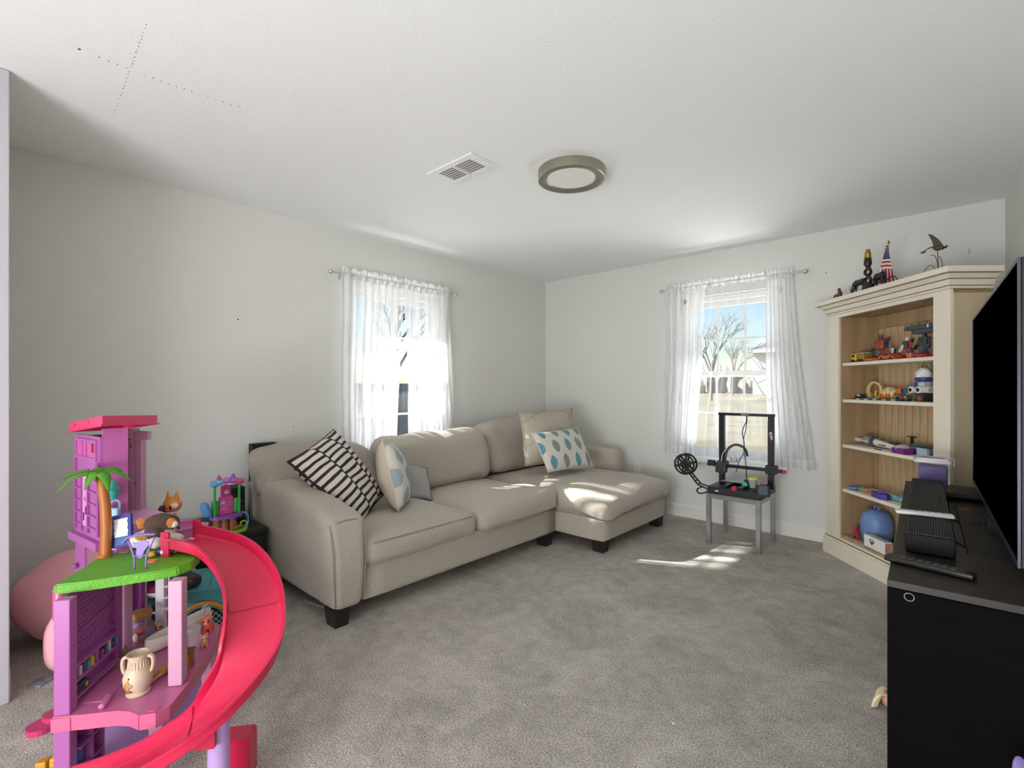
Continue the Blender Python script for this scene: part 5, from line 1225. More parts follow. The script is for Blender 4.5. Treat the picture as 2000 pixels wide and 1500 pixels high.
hs = thing('dollhouse', 'large pink toy dollhouse with green deck, palm tree and red spiral slide', 'dollhouse', HO, HRZ)
def hb(name, boxes, m, bev=0.002, parent=None, **k):
    bm = B()
    for q in boxes: box(bm, *q, bev, 1)
    return obj(name, bm, m, parent or hs, **k)
def hp(name, poly, z0, z1, m, parent=None, bev=0.0):
    bm = B(); prism(bm, poly, z0, z1)
    if bev: bmesh.ops.bevel(bm, geom=[e for e in bm.edges], offset=bev, segments=2, affect='EDGES')
    return obj(name, bm, m, parent or hs)
Z1, Z2, Z3 = 0.243, 0.617, 0.640
# ground floor
hp('base_floor', [(-0.03, 0.0), (0.06, 0.10), (0.28, 0.12), (0.28, 0.52), (-0.05, 0.52)], 0.0, 0.014, lil)
hb('front_column', [(-0.020, 0.022, 0.0, 0.034, 0.0, Z1 - 0.03)], orchid); hb('front_column', [(-0.020, 0.022, 0.0, 0.034, Z1 + 0.001, Z2 - 0.031)], orchid)
hb('column_collar', [(-0.025, 0.027, -0.005, 0.039, Z1 - 0.045, Z1 - 0.004)], fasc)
hb('corner_leg', [(0.238, 0.276, -0.018, 0.022, 0, Z1 - 0.03)], palep); hb('rear_leg', [(0.238, 0.272, 0.35, 0.384, 0, Z1 - 0.03)], palep); hb('middle_leg', [(0.02, 0.06, 0.30, 0.33, 0.0145, Z1 - 0.03)], orchid_d)
hb('red_strip', [(0.008, 0.0195, 0.30, 0.315, 0.0145, Z1 - 0.03)], mat('deep_red_plastic', '#a81c3e', 0.4))
# little wall shelves at the lower left
bm = B()
for zz in (0.045, 0.115, 0.175): box(bm, -0.016, 0.03, 0.036, 0.15, zz, zz + 0.006)
for vv in (0.092, 0.146): box(bm, -0.016, 0.03, vv, vv + 0.005, 0.0145, 0.205)
box(bm, -0.020, -0.0165, 0.036, 0.15, 0.0145, 0.205); obj('wall_shelf', bm, orchid, hs)
bm = B(); ball(bm, (0.005, 0.065, 0.08), (0.012, 0.018, 0.028), 10, 7); obj('blue_ornament', bm, pl('#3f5f9c'), hs, smooth=True)
hb('back_panel', [(-0.05, 0.06, 0.505, 0.515, 0.0145, Z1 - 0.03)], teal_p)
# first deck with its scalloped apron
deck = [(-0.022, 0.005), (0.06, 0.0), (0.15, 0.0), (0.19, -0.012), (0.225, -0.036), (0.268, -0.034), (0.29, -0.008), (0.292, 0.10), (0.284, 0.24), (0.272, 0.37), (0.24, 0.52), (0.12, 0.63), (-0.10, 0.63), (-0.06, 0.30)]
d1 = hp('lower_deck', deck, Z1 - 0.012, Z1, deckp)
bm = B()
for (a, c) in zip(deck[:10], deck[1:11]): beam(bm, (*a, Z1 - 0.022), (*c, Z1 - 0.022), 0.008, 0.045)
obj('apron', bm, fasc, d1)
bm = B(); cyl(bm, (0.252, -0.012, Z1 + 0.0003), (0.252, -0.012, Z1 + 0.003), 0.017, n=16); obj('peg_hole', bm, fasc, d1)
hb('pan_recess', [(0.02, 0.085, 0.05, 0.18, Z1 + 0.0003, Z1 + 0.004)], deckp, 0.0015, d1)
bm = B(); tube(bm, [(0.088, 0.07, Z1 + 0.01), (0.098, 0.03, Z1 + 0.012), (0.10, 0.006, Z1 + 0.01)], 0.009, 10, 3); obj('rail_roll', bm, deckp, d1, smooth=True)
# left wall of the middle storey: frame, cell lattice, bookshelf
hb('wall_column', [(-0.030, 0.006, 0.262, 0.295, Z1 + 0.001, Z2 - 0.031)], orchid_d)
lw = hb('wall_panel', [(-0.018, -0.010, 0.035, 0.261, Z1 + 0.001, Z2 - 0.031)], orchid_d, 0.0)
bm = B()
cell = 0.021
for j in range(15):
    for i in range(11):
        v = 0.045 + i * cell * 1.0 + (j % 2) * cell * 0.5; zz = 0.385 + j * cell * 0.87 * 0.8
        if v > 0.255 or zz > Z2 - 0.045: continue
        r0 = cell * 0.40
        P = [Vector((-0.0085, v + r0 * math.cos(R(60 * k + 30)), zz + r0 * math.sin(R(60 * k + 30)))) for k in range(7)]
        for a, c in zip(P, P[1:]): beam(bm, a, c, 0.0026, 0.003, up=(1, 0, 0))
obj('cell_lattice', bm, orchid, lw, kind='stuff')
bm = B(); beam(bm, (-0.0065, 0.036, 0.44), (-0.0065, 0.26, 0.475), 0.004, 0.01, up=(1, 0, 0)); obj('handrail', bm, orchid, lw)
bm = B()
for zz in (0.262, 0.315, 0.362): box(bm, -0.0095, 0.014, 0.036, 0.261, zz, zz + 0.006)
for vv in (0.145,): box(bm, -0.0095, 0.012, vv, vv + 0.006, 0.321, 0.362)
obj('book_ledge', bm, orchid, lw)
cols = ('#2f5f8a', '#c9c3c7', '#6b3f7a', '#3f9aa8', '#d4b13a', '#26364f', '#b0427a')
for k in range(11):
    v0 = 0.05 + k * 0.019 + (0.012 if k > 4 else 0)
    hb('tiny_book', [(-0.0085, 0.008, v0, v0 + 0.011, 0.3215, 0.345 + 0.006 * ((k * 7) % 3))], pl(cols[k % 7]), 0.0, lw)
hb('blue_speaker', [(-0.0085, 0.009, 0.05, 0.115, 0.2685, 0.295)], pl('#23324a'), 0.004, lw)
bm = B(); cyl(bm, (0.0092, 0.098, 0.282), (0.0102, 0.098, 0.282), 0.007, n=10); obj('yellow_dot', bm, pl('#c8b83a'), lw)
# right-hand columns and bunk with ladder
hb('pale_column', [(0.240, 0.281, 0.095, 0.135, Z1 + 0.001, Z2 - 0.031)], palep)
hb('pale_column', [(-0.029, 0.003, 0.330, 0.364, Z1 + 0.001, Z3 - 0.02)], palep)
hb('orchid_column', [(-0.069, -0.038, 0.50, 0.53, Z1 + 0.001, Z3 - 0.02)], orchid_d)
bm = B(); 
for u in (-0.048, 0.0): box(bm, u - 0.006, u + 0.006, 0.54, 0.552, Z1 + 0.001, Z3 - 0.02)
for zz in (0.30, 0.375, 0.45, 0.525): box(bm, -0.042, -0.006, 0.54, 0.548, zz, zz + 0.008)
obj('ladder', bm, whitep, hs)
bm = B(); box(bm, 0.012, 0.034, 0.52, 0.545, Z1 + 0.001, Z2 - 0.031)
for k in range(6): box(bm, 0.034, 0.048, 0.52, 0.528, 0.32 + k * 0.045, 0.328 + k * 0.045)
box(bm, 0.0485, 0.0535, 0.52, 0.528, 0.31, 0.56); obj('white_rail', bm, whitep, hs)
hb('bunk_shelf', [(-0.075, 0.065, 0.556, 0.62, 0.36, 0.368), (-0.075, 0.065, 0.556, 0.62, 0.47, 0.478)], whitep)
hb('bunk_bedding', [(-0.07, 0.05, 0.558, 0.615, 0.4785, 0.515)], pl('#cc2a44', 0.7), 0.008); hb('bunk_bedding', [(-0.07, 0.06, 0.558, 0.615, 0.3685, 0.40)], pl('#a8306a', 0.7), 0.008)
hb('blue_backboard', [(-0.075, 0.065, 0.621, 0.627, Z1 + 0.001, Z3 - 0.02)], pl('#2f4a66'))
hb('blue_cabinet', [(-0.10, -0.055, 0.36, 0.42, Z1 + 0.001, 0.34)], pl('#5b83a8'), 0.004)
# green deck
gd = [(-0.048, 0.045), (0.03, 0.062), (0.116, 0.088), (0.20, 0.112), (0.25, 0.138), (0.275, 0.18), (0.272, 0.255), (0.20, 0.36), (0.14, 0.42), (0.03, 0.37), (-0.045, 0.35), (-0.068, 0.29)]
hp('green_deck', gd, Z2 - 0.030, Z2, lime, bev=0.004)
# upper floor, platform and round balcony
A_ = hz(195, 1060, 0.65); A_ = Vector((A_.x, A_.y, 0)); E1 = Vector((-0.72, 0.695, 0)); E2 = Vector((0.695, 0.72, 0))
def ts(a, b_): p = A_ + E1 * a + E2 * b_; return (p.x, p.y)
hp('upper_floor', [ts(-0.004, -0.004), ts(0.27, -0.004), ts(0.27, 0.16), (0.05, 0.66), (0.16, 0.62), (0.20, 0.48), (0.145, 0.428), (0.03, 0.376), (-0.046, 0.357)], Z3 - 0.018, Z3, deckp)
pts = [hz(247, 1003, 0.715), hz(262, 984, 0.715), hz(325, 1002, 0.715), hz(254, 1026, 0.715)]
hp('bed_platform', [(p.x, p.y) for p in pts], Z3 + 0.0005, 0.715, mat('bed_pink', '#dca0cf', 0.4))
bc = hz(345, 1032, 0.655)
bm = B(); lathe(bm, [(0, 0), (0.078, 0), (0.078, 0.006), (0, 0.006)], 36, (bc.x, bc.y, 0.641)); bal = obj('round_balcony', bm, deckp, hs, smooth='auto')
bm = B(); tube(bm, [(bc.x + 0.08 * math.cos(R(a)), bc.y + 0.08 * math.sin(R(a)), 0.663) for a in range(-90, 131, 10)], 0.005, 8); obj('balcony_rim', bm, deckp, bal, smooth=True)
bm = B()
for a in range(-85, 126, 5): 
    c = Vector((bc.x + 0.08 * math.cos(R(a)), bc.y + 0.08 * math.sin(R(a)), 0.0)); beam(bm, c + Vector((0, 0, 0.635)), c + Vector((0, 0, 0.662)), 0.008, 0.004, up=(math.cos(R(a)), math.sin(R(a)), 0))
obj('balcony_wall', bm, deckp, bal)
# tower
def tbox(bm, a0, a1, b0, b1, z0, z1): return prism(bm, [ts(a0, b0), ts(a1, b0), ts(a1, b1), ts(a0, b1)], z0, z1)
TZ = 1.045
def tw(name, boxes, m, parent=None):
    bm = B()
    for q in boxes: tbox(bm, *q)
    return obj(name, bm, m, parent or hs)
tf = tw('tower_wall', [(0.0, 0.257, 0.0, 0.008, Z3 + 0.0005, TZ - 0.01)], orchid)
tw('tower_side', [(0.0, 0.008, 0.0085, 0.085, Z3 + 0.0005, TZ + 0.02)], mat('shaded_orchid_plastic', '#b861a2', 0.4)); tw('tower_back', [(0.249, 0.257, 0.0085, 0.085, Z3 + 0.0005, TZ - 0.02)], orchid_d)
tw('window_frame', [(0.02, 0.235, -0.008, -0.0005, 0.945, 0.955), (0.02, 0.235, -0.008, -0.0005, 1.012, 1.022), (0.02, 0.032, -0.008, -0.0005, 0.955, 1.012), (0.223, 0.235, -0.008, -0.0005, 0.955, 1.012)], orchid, tf)
tw('window_pane', [(0.032, 0.223, -0.003, -0.0005, 0.955, 1.012)], mat('window_magenta', '#c9589a', 0.3), tf)
tw('window_bar', [(0.12, 0.126, -0.006, -0.0035, 0.955, 1.012), (0.16, 0.166, -0.006, -0.0035, 0.955, 1.012)], orchid, tf)
tw('red_catch', [(0.05, 0.062, -0.008, -0.0035, 0.975, 1.008)], pl('#b3203a'), tf)
tw('wall_rib', [(0.0, 0.018, -0.006, -0.0005, Z3 + .03, 0.94), (0.10, 0.112, -0.007, -0.0005, Z3 + .03, 0.91), (0.165, 0.178, -0.007, -0.0005, Z3 + .03, 0.88), (0.235, 0.257, -0.006, -0.0005, Z3 + .03, 0.94)], orchid_d, tf)
tw('door_panel', [(0.112, 0.165, -0.003, -0.0005, Z3 + 0.05, 0.90)], mat('door_lilac', '#d494cc', 0.35), tf)
for k in range(5):
    tw('rung', [(0.025, 0.098, -0.007, -0.0005, 0.69 + k * 0.045, 0.695 + k * 0.045)], orchid, tf); tw('rung', [(0.18, 0.232, -0.007, -0.0005, 0.69 + k * 0.045, 0.695 + k * 0.045)], orchid, tf)
for a, z0 in ((0.125, 0.735), (0.148, 0.71)): tw('dark_slot', [(a, a + 0.009, -0.0045, -0.0032, z0, z0 + 0.03)], pl('#241a26'), tf)
tw('red_heart', [(0.137, 0.145, -0.0045, -0.0032, 0.785, 0.80)], pl('#c22a52'), tf)
tw('tower_sill', [(-0.012, 0.275, -0.016, -0.001, Z3 - 0.018, Z3 + 0.012)], orchid)
pc = hd(260, 900, 2.0)
hb('tower_pillar', [(pc.x - 0.032, pc.x + 0.010, pc.y - 0.02, pc.y + 0.03, Z3 + 0.0005, TZ), (pc.x + 0.011, pc.x + 0.034, pc.y - 0.012, pc.y + 0.03, Z3 + 0.0005, TZ - 0.01), (pc.x + 0.03, pc.x + 0.058, pc.y - 0.01, pc.y + 0.02, TZ - 0.045, TZ - 0.012)], palep, 0.001)
bm = B()
for dz in (0.04, 0.06, 0.07, 0.22): cyl(bm, (pc.x - 0.005 + dz * 0.1, pc.y - 0.0205, TZ - dz), (pc.x - 0.005 + dz * 0.1, pc.y - 0.022, TZ - dz), 0.003, n=6)
obj('screw_hole', bm, pl('#241a26'), hs)
# slanted roof tray
L_, F_, R_ = hd(135, 826, 1.96), hd(200, 812, 1.715), hd(307, 811, 2.02); Q_ = L_ + R_ - F_
bm = B(); cor = [L_, F_, R_, Q_]; cc = sum(cor, Vector()) / 4
def rin(p, k, dz): q = cc + (p - cc) * k; return q + Vector((0, 0, dz))
rings = [[bm.verts.new(rin(p, k, dz)) for p in cor] for k, dz in ((0.0001, 0.0), (1.0, 0.0), (1.0, -0.030), (1.06, -0.034), (1.06, -0.038), (0.96, -0.036), (0.96, -0.006), (0.0001, -0.006))]
for a, c in zip(rings, rings[1:]):
    for i in range(4): bm.faces.new((a[i], a[(i + 1) % 4], c[(i + 1) % 4], c[i]))
bmesh.ops.remove_doubles(bm, verts=bm.verts, dist=1e-4); rf = obj('tower_roof', bm, hotp, hs)
bm = B()
for t_ in (0.2, 0.62): p = L_.lerp(F_, t_) + Vector((0, 0, -0.012)); ball(bm, p, 0.0045, 7, 5)
obj('roof_screw', bm, pl('#7a1a3a'), rf)
# storey below the tower, with a hinge knob, and the elevator tube
lp = tw('lower_tower_panel', [(0.17, 0.27, 0.004, 0.012, 0.30, Z3 - 0.019), (0.0, 0.17, 0.05, 0.058, 0.30, Z3 - 0.019)], orchid)
p_ = ts(0.235, -0.006); bm = B(); ball(bm, (p_[0], p_[1], 0.52), 0.011, 10, 7); obj('hinge_knob', bm, orchid_d, lp, smooth=True)
tw('blue_rail', [(0.03, 0.042, 0.038, 0.049, 0.44, 0.60), (0.05, 0.062, 0.038, 0.049, 0.44, 0.60)], pl('#3c64a0'), lp)
bm = B(); lathe(bm, [(0, 0), (0.018, 0), (0.018, 0.09), (0.013, 0.105), (0.004, 0.11), (0, 0.11)], 14, (-0.055, 0.085, 0.50)); obj('elevator_tube', bm, mat('magenta_tube', '#c8467e', 0.3), hs, smooth='auto')
bm = B(); tube(bm, [(-0.055, 0.085, 0.50), (-0.055, 0.085, 0.30), (-0.04, 0.05, 0.28)], 0.006, 6); obj('tube_rod', bm, orchid_d, hs)
# palm tree
ptx = hz(205, 1088, Z2)
bm = B(); tube(bm, [(ptx.x, ptx.y, Z2 + 0.001), (ptx.x, ptx.y, Z2 + 0.012), (ptx.x + 0.002, ptx.y, Z2 + 0.014), (ptx.x + 0.004, ptx.y, 0.72), (ptx.x + 0.001, ptx.y, 0.80), (ptx.x - 0.008, ptx.y, 0.87), (ptx.x - 0.016, ptx.y, 0.905)], [0.022, 0.020, 0.017, 0.0165, 0.016, 0.015, 0.013], 12); palm = obj('palm_trunk', bm, mat('caramel_plastic', '#a85f22', 0.45, bump=(40, 0.3, .004)), hs, smooth='auto')
pg = mat('palm_green', '#6db83a', 0.4)
top = Vector((ptx.x - 0.016, ptx.y, 0.907))
def frond(az, L, droop, w, lift=0.02):
    bm = B(); n = 8; V = []
    d = Vector((math.cos(R(az)), math.sin(R(az)), 0)); s = Vector((-d.y, d.x, 0))
    for i in range(n + 1):
        t = i / n; ww = w * (math.sin(math.pi * min(1, t * 0.92 + 0.10)) ** 0.8) * (1 - 0.15 * t)
        c = top + d * L * t + Vector((0, 0, lift * math.sin(math.pi * t) - droop * t * t))
        V.append([bm.verts.new(c + s * ww - Vector((0, 0, 0.35 * ww))), bm.verts.new(c + s * ww * .5 + Vector((0, 0, .1 * ww))), bm.verts.new(c + Vector((0, 0, 0.004))), bm.verts.new(c - s * ww * .5 + Vector((0, 0, .1 * ww))), bm.verts.new(c - s * ww - Vector((0, 0, 0.35 * ww)))])
    for i in range(n):
        for k in range(4): bm.faces.new((V[i][k], V[i][k + 1], V[i + 1][k + 1], V[i + 1][k]))
    r = bmesh.ops.solidify(bm, geom=bm.faces[:], thickness=0.003)
    obj('frond', bm, pg, palm, smooth=True)
for az, L, dr, w in ((178, 0.115, 0.014, 0.022), (205, 0.115, 0.055, 0.024), (252, 0.055, 0.045, 0.022), (318, 0.075, 0.055, 0.02), (10, 0.095, 0.030, 0.021), (60, 0.075, 0.0, 0.022), (125, 0.085, 0.0, 0.022)): frond(az, L, dr, w)
# spiral slide
cen = [(-1.222, 1.80, .645), (-1.07, 1.785, .61), (-.935, 1.70, .555), (-.83, 1.57, .485), (-.785, 1.44, .395), (-.845, 1.33, .30), (-.965, 1.285, .218), (-1.10, 1.27, .158), (-1.21, 1.26, .125)]
cpts = smoothpts([hl(camw(*p)) for p in cen], 7)
def sweep(bm, prof, i0=0, i1=None):
    V = []; P = cpts[i0:i1]
    for i, p in enumerate(P):
        t = P[min(i + 1, len(P) - 1)] - P[max(i - 1, 0)]; t.z = 0; t.normalize(); s = Vector((t.y, -t.x, 0))
        V.append([bm.verts.new(p + s * a + Vector((0, 0, h))) for a, h in prof])
    m = len(prof)
    for i in range(len(P) - 1):
        for k in range(m): bm.faces.new((V[i][k], V[i][(k + 1) % m], V[i + 1][(k + 1) % m], V[i + 1][k]))
    bm.faces.new(V[0][::-1]); bm.faces.new(V[-1])
SW, SH_ = 0.082, 0.036
bm = B(); sweep(bm, [(-SW, SH_), (-SW + 0.004, SH_), (-SW + 0.006, 0.008), (-SW + 0.016, 0.0), (SW - 0.016, 0.0), (SW - 0.006, 0.008), (SW - 0.004, SH_), (SW, SH_), (SW - 0.001, 0.004), (SW - 0.014, -0.005), (-SW + 0.014, -0.005), (-SW + 0.001, 0.004)])
sld = obj('slide', bm, redslide, hs, smooth='auto')
for s in (-1, 1):
    bm = B(); sweep(bm, [(s * (SW - 0.003), SH_), (s * (SW - 0.003), SH_ + 0.007), (s * (SW + 0.006), SH_ + 0.007), (s * (SW + 0.006), SH_ - 0.002), (s * (SW + 0.001), SH_ - 0.002)]); obj('slide_rim', bm, redslide, sld, smooth='auto')
    p = cpts[0]; t = (cpts[1] - cpts[0]).normalized(); sd = Vector((t.y, -t.x, 0)); c = p + sd * s * SW
    bm = B(); beam(bm, c + Vector((0, 0, -0.03)), c + Vector((0, 0, 0.06)), 0.007, 0.03, up=t); obj('slide_post', bm, redslide, sld)
for i in (20, 37):
    p = cpts[i]; t = (cpts[i + 1] - cpts[i - 1]); t.z = 0; t.normalize(); sd = Vector((t.y, -t.x, 0))
    bm = B(); tube(bm, [p + sd * (SW - 0.007) + Vector((0, 0, SH_)), p + sd * (SW - 0.008) + Vector((0, 0, 0.010)), p + sd * (SW - 0.018) + Vector((0, 0, 0.0015)), p - sd * (SW - 0.018) + Vector((0, 0, 0.0015)), p - sd * (SW - 0.008) + Vector((0, 0, 0.010)), p - sd * (SW - 0.007) + Vector((0, 0, SH_))], 0.0012, 5); obj('slide_joint', bm, mat('joint_dark_red', '#a01c3a', 0.5), sld)
q = hl(camw(-0.835, 1.385)); bm = B(); lathe(bm, [(0, 0), (0.03, 0), (0.027, 0.30), (0, 0.30)], 22, (q.x, q.y, 0.0)); obj('slide_support', bm, lil, hs, smooth='auto')
bm = B(); beam(bm, (q.x - 0.02, q.y - 0.035, 0.22), (q.x - 0.02, q.y - 0.035, 0.285), 0.05, 0.02, up=(0, 1, 0)); obj('slide_bracket', bm, redslide, hs)
q2 = hl(camw(-0.845, 1.52)); hb('red_foot', [(q2.x - 0.05, q2.x + 0.035, q2.y - 0.04, q2.y + 0.04, 0, 0.14)], redslide, 0.008)
q3 = hl(camw(-0.79, 1.20)); bm = B(); tube(bm, [(q3.x - 0.02, q3.y, 0.215), (q3.x, q3.y, 0.275), (q3.x + 0.022, q3.y, 0.215), (q3.x - 0.02, q3.y, 0.215)], 0.004, 6); obj('yellow_loop', bm, pl('#dcbf2c'), hs)

# ------------------------------------------------------------------ toys on and around the dollhouse
def at_deck(px, py, z): p = atz(px, py, z); return p
# purple garden chair on the green deck
t = thing('toy_chair', 'purple toy garden swing chair standing on the green deck', 'toy chair', at_deck(274, 1111, Z2 + 0.001), HRZ)
pc_ = mat('violet_plastic', '#7c60b4', 0.4)
bm = B()
for s in (-1, 1): tube(bm, [(s * 0.017, 0, 0.0), (s * 0.017, 0, 0.03), (s * 0.022, 0, 0.055), (s * 0.034, 0.004, 0.085), (s * 0.04, 0.006, 0.10)], 0.0032, 7, 4)
obj('frame', bm, pc_, t, smooth=True)
bm = B(); tube(bm, [(-0.05, 0.0, 0.085), (-0.036, 0, 0.104), (0, 0, 0.113), (0.046, 0, 0.112)], 0.0042, 8, 5, sx=2.0); obj('top_rail', bm, pc_, t, smooth=True)
bm = B(); prism(bm, [(-0.024, 0.088), (-0.010, 0.072), (-0.012, 0.052), (-0.006, 0.036), (0.004, 0.036), (0.012, 0.06), (0.024, 0.075), (0.026, 0.088), (0.01, 0.095), (-0.008, 0.086)], -0.0015, 0.0015, Matrix.Rotation(R(90), 4, 'X')); obj('back_plate', bm, pc_, t)
bm = B(); tube(bm, [(-0.02, 0, 0.045), (0.0, 0, 0.042), (0.02, 0, 0.045)], 0.0028, 6, 3); obj('seat_bar', bm, pc_, t)
bm = B(); lathe(bm, [(0, 0), (0.016, 0), (0.014, 0.006), (0, 0.007)], 16); o = obj('salmon_disc', bm, pl('#d8806a'), None, smooth='auto'); o.location = at_deck(298, 1097, Z2 + 0.001); tag(o, 'small salmon coloured disc on the green deck by the purple chair', 'toy disc')
# framed mirror leaning by the palm
t = thing('toy_tablet', 'dark blue framed toy tablet with white screen leaning behind the palm trunk', 'toy tablet', camw((240 - 1000) / 950 * 1.735, 1.735, Z3 + 0.004), 0, rot=(R(-12), R(-12), HRZ - R(12)))
bm = B(); prism(bm, rrect(-0.036, 0.036, 0.004, 0.118, 0.006), -0.005, 0.005, Matrix.Rotation(R(90), 4, 'X')); obj('frame', bm, mat('indigo_plastic', '#3a3d84', 0.4), t)
wv = [(-0.025 + 0.002 * math.sin(i * 2), 0.04 + i * 0.007) for i in range(10)]; wv2 = [(0.025 + 0.002 * math.sin(i * 2 + 1), 0.103 - i * 0.007) for i in range(10)]
bm = B(); prism(bm, wv + wv2, 0.0052, 0.0065, Matrix.Rotation(R(90), 4, 'X')); obj('screen', bm, pl('#e7e8ee', 0.3), t)
bm = B(); prism(bm, [(-0.024, 0.012), (0.024, 0.012), (0.024, 0.038), (-0.024, 0.038)], 0.0052, 0.006, Matrix.Rotation(R(90), 4, 'X')); obj('blue_panel', bm, pl('#4767a0', 0.3), t)
for (px_, z_, c_, nm, lb) in ((222, 0.80, '#3fa39a', 'teal_vase', 'teal toy vase'), (222, 0.735, '#6f8fb8', 'blue_handbag', 'pale blue toy handbag')):
    pass
bm = B(); sub_ = [(0.004, 0.79), (0.022, 0.81), (0.028, 0.84), (0.015, 0.86), (0.008, 0.885), (0, 0.885)]
vp = hd(221, 950, 1.79)
lathe(bm, [(r * 0.8, 0.80 + (z - 0.79) * 0.8) for r, z in sub_], 14, (vp.x, vp.y, 0)); obj('wall_vase', bm, pl('#3f9f98', 0.3), hs, smooth='auto')
bm = B(); box(bm, vp.x - 0.02, vp.x + 0.022, vp.y - 0.01, vp.y + 0.01, 0.735, 0.775, 0.006, 2); tube(bm, [(vp.x - 0.012, vp.y, 0.775), (vp.x, vp.y, 0.80), (vp.x + 0.02, vp.y, 0.795), (vp.x + 0.02, vp.y, 0.765)], 0.004, 6, 4); obj('wall_handbag', bm, pl('#8fb0cf', 0.4), hs)
# plush puppy
plb = mat('brown_plush', '#56392c', 1.0, bump=(260, 1.0, 0.01), sheen=0.1); plw = mat('white_plush', '#e6dfd6', 1.0, bump=(260, 1.0, 0.01), sheen=0.1); plo = mat('ginger_plush', '#c47a34', 1.0, bump=(260, 1.0, 0.01), sheen=0.1)
pu = thing('plush_puppy', 'brown, white and ginger plush puppy flopped on the upper floor', 'plush toy', at_deck(304, 1067, Z3 + 0.001), HRZ + R(10))
def fuzz(bm, c, s, M=None):
    v = ball(bm, c, s, 20, 12, M)
    for w in v: w.co += noise.noise_vector(w.co * 60) * 0.0035 + noise.noise_vector(w.co * 22) * 0.003
bm = B(); fuzz(bm, (0.0, 0.01, 0.034), (0.062, 0.042, 0.034)); fuzz(bm, (-0.045, -0.01, 0.03), (0.032, 0.03, 0.028)); fuzz(bm, (0.05, -0.015, 0.026), (0.04, 0.022, 0.02)); fuzz(bm, (0.01, -0.03, 0.022), (0.022, 0.032, 0.02)); obj('body', bm, plw, pu, smooth=True)
bm = B(); fuzz(bm, (0.012, 0.02, 0.078), (0.058, 0.04, 0.034)); fuzz(bm, (0.0, -0.005, 0.05), (0.034, 0.035, 0.026)); obj('head', bm, plb, pu, smooth=True)
for (c, s) in (((-0.045, 0.01, 0.085), (0.016, 0.012, 0.022)), ((0.052, -0.012, 0.082), (0.015, 0.012, 0.02)), ((-0.035, -0.028, 0.045), (0.018, 0.014, 0.014))):
    bm = B(); fuzz(bm, c, s); obj('patch', bm, plo, pu, smooth=True)
bm = B(); fuzz(bm, (0.062, -0.018, 0.078), (0.009, 0.008, 0.012)); obj('ear_lining', bm, plw, pu, smooth=True)
bm = B(); ball(bm, (0.07, 0.0, 0.06), 0.007, 8, 6); obj('nose', bm, pl('#2b201d'), pu, smooth=True)
# orange cat-eared figure with brown tail
ct = thing('cat_figure', 'glossy orange cat figure with pointed ears on the round balcony', 'toy cat', at_deck(337, 1016, 0.648), HRZ - R(20))
ora = mat('orange_gloss', '#d48a3a', 0.25); wpk = pl('#e6cdd2', 0.35)
bm = B(); lathe(bm, [(0, 0), (0.022, 0), (0.026, 0.018), (0.02, 0.038), (0, 0.04)], 18); obj('body', bm, wpk, ct, smooth='auto')
bm = B(); ball(bm, (0, 0, 0.068), (0.036, 0.034, 0.033), 20, 12); obj('head', bm, ora, ct, smooth=True)
for s in (-1, 1):
    bm = B(); cyl(bm, (s * 0.018, 0.0, 0.09), (s * 0.023, 0.0, 0.126), 0.013, 0.001, 10); obj('ear', bm, ora, ct, smooth='auto')
    bm = B(); ball(bm, (0.006 + s * 0.014, -0.032, 0.062), (0.006, 0.003, 0.009), 8, 6); obj('eye', bm, pl('#2a1d18', 0.2), ct, smooth=True)
    bm = B(); tube(bm, [(s * 0.02, -0.008, 0.03), (s * 0.028, -0.018, 0.018)], 0.007, 7); obj('paw', bm, ora, ct, smooth=True)
bm = B(); ball(bm, (0.024, -0.016, 0.066), (0.014, 0.016, 0.014), 12, 8); obj('face_mask', bm, wpk, ct, smooth=True)
bm = B(); cyl(bm, (-0.02, 0.02, 0.03), (-0.078, 0.03, 0.036), 0.024, 0.021, 14); obj('tail', bm, mat('dark_brown_plastic', '#4c3a38', 0.5), ct, smooth='auto')
# small navy bird and a doll lying at the head of the slide
bd = thing('toy_penguin', 'small navy and white bird toy with yellow feet lying on the upper floor', 'toy bird', at_deck(315, 1084, Z3 - 0.015), HRZ + R(10))
bd.location = at_deck(312, 1086, Z2 + 0.001)
bm = B(); ball(bm, (0.008, 0, 0.017), (0.022, 0.015, 0.016), 14, 9); obj('body', bm, pl('#1f2a4a', 0.35), bd, smooth=True)
bm = B(); ball(bm, (0.012, -0.010, 0.016), (0.010, 0.007, 0.010), 10, 7); obj('belly', bm, pl('#dfe3ea', 0.4), bd, smooth=True)
bm = B()
for s in (-1, 1): ball(bm, (-0.022, s * 0.008, 0.010), (0.013, 0.008, 0.008), 10, 6)
obj('feet', bm, pl('#dd9f2a', 0.4), bd, smooth=True)
doll('small doll with blonde and pink hair lying at the head of the red slide', at_deck(336, 1078, Z2 + 0.003) , HRZ + R(20), 0.13, '#d9a184', '#e0a6c2', '#cfa25a')
hat = thing('pink_bow', 'pink ruffled bow lying beside the doll at the head of the slide', 'bow', at_deck(362, 1066, Z2 + 0.001), HRZ)
bm = B()
for s in (-1, 1): ball(bm, (s * 0.018, 0, 0.016), (0.017, 0.011, 0.014), 10, 7)
ball(bm, (0, 0, 0.016), (0.008, 0.010, 0.010), 8, 6); obj('ribbon', bm, pl('#e79fb9', 0.6), hat, smooth=True)
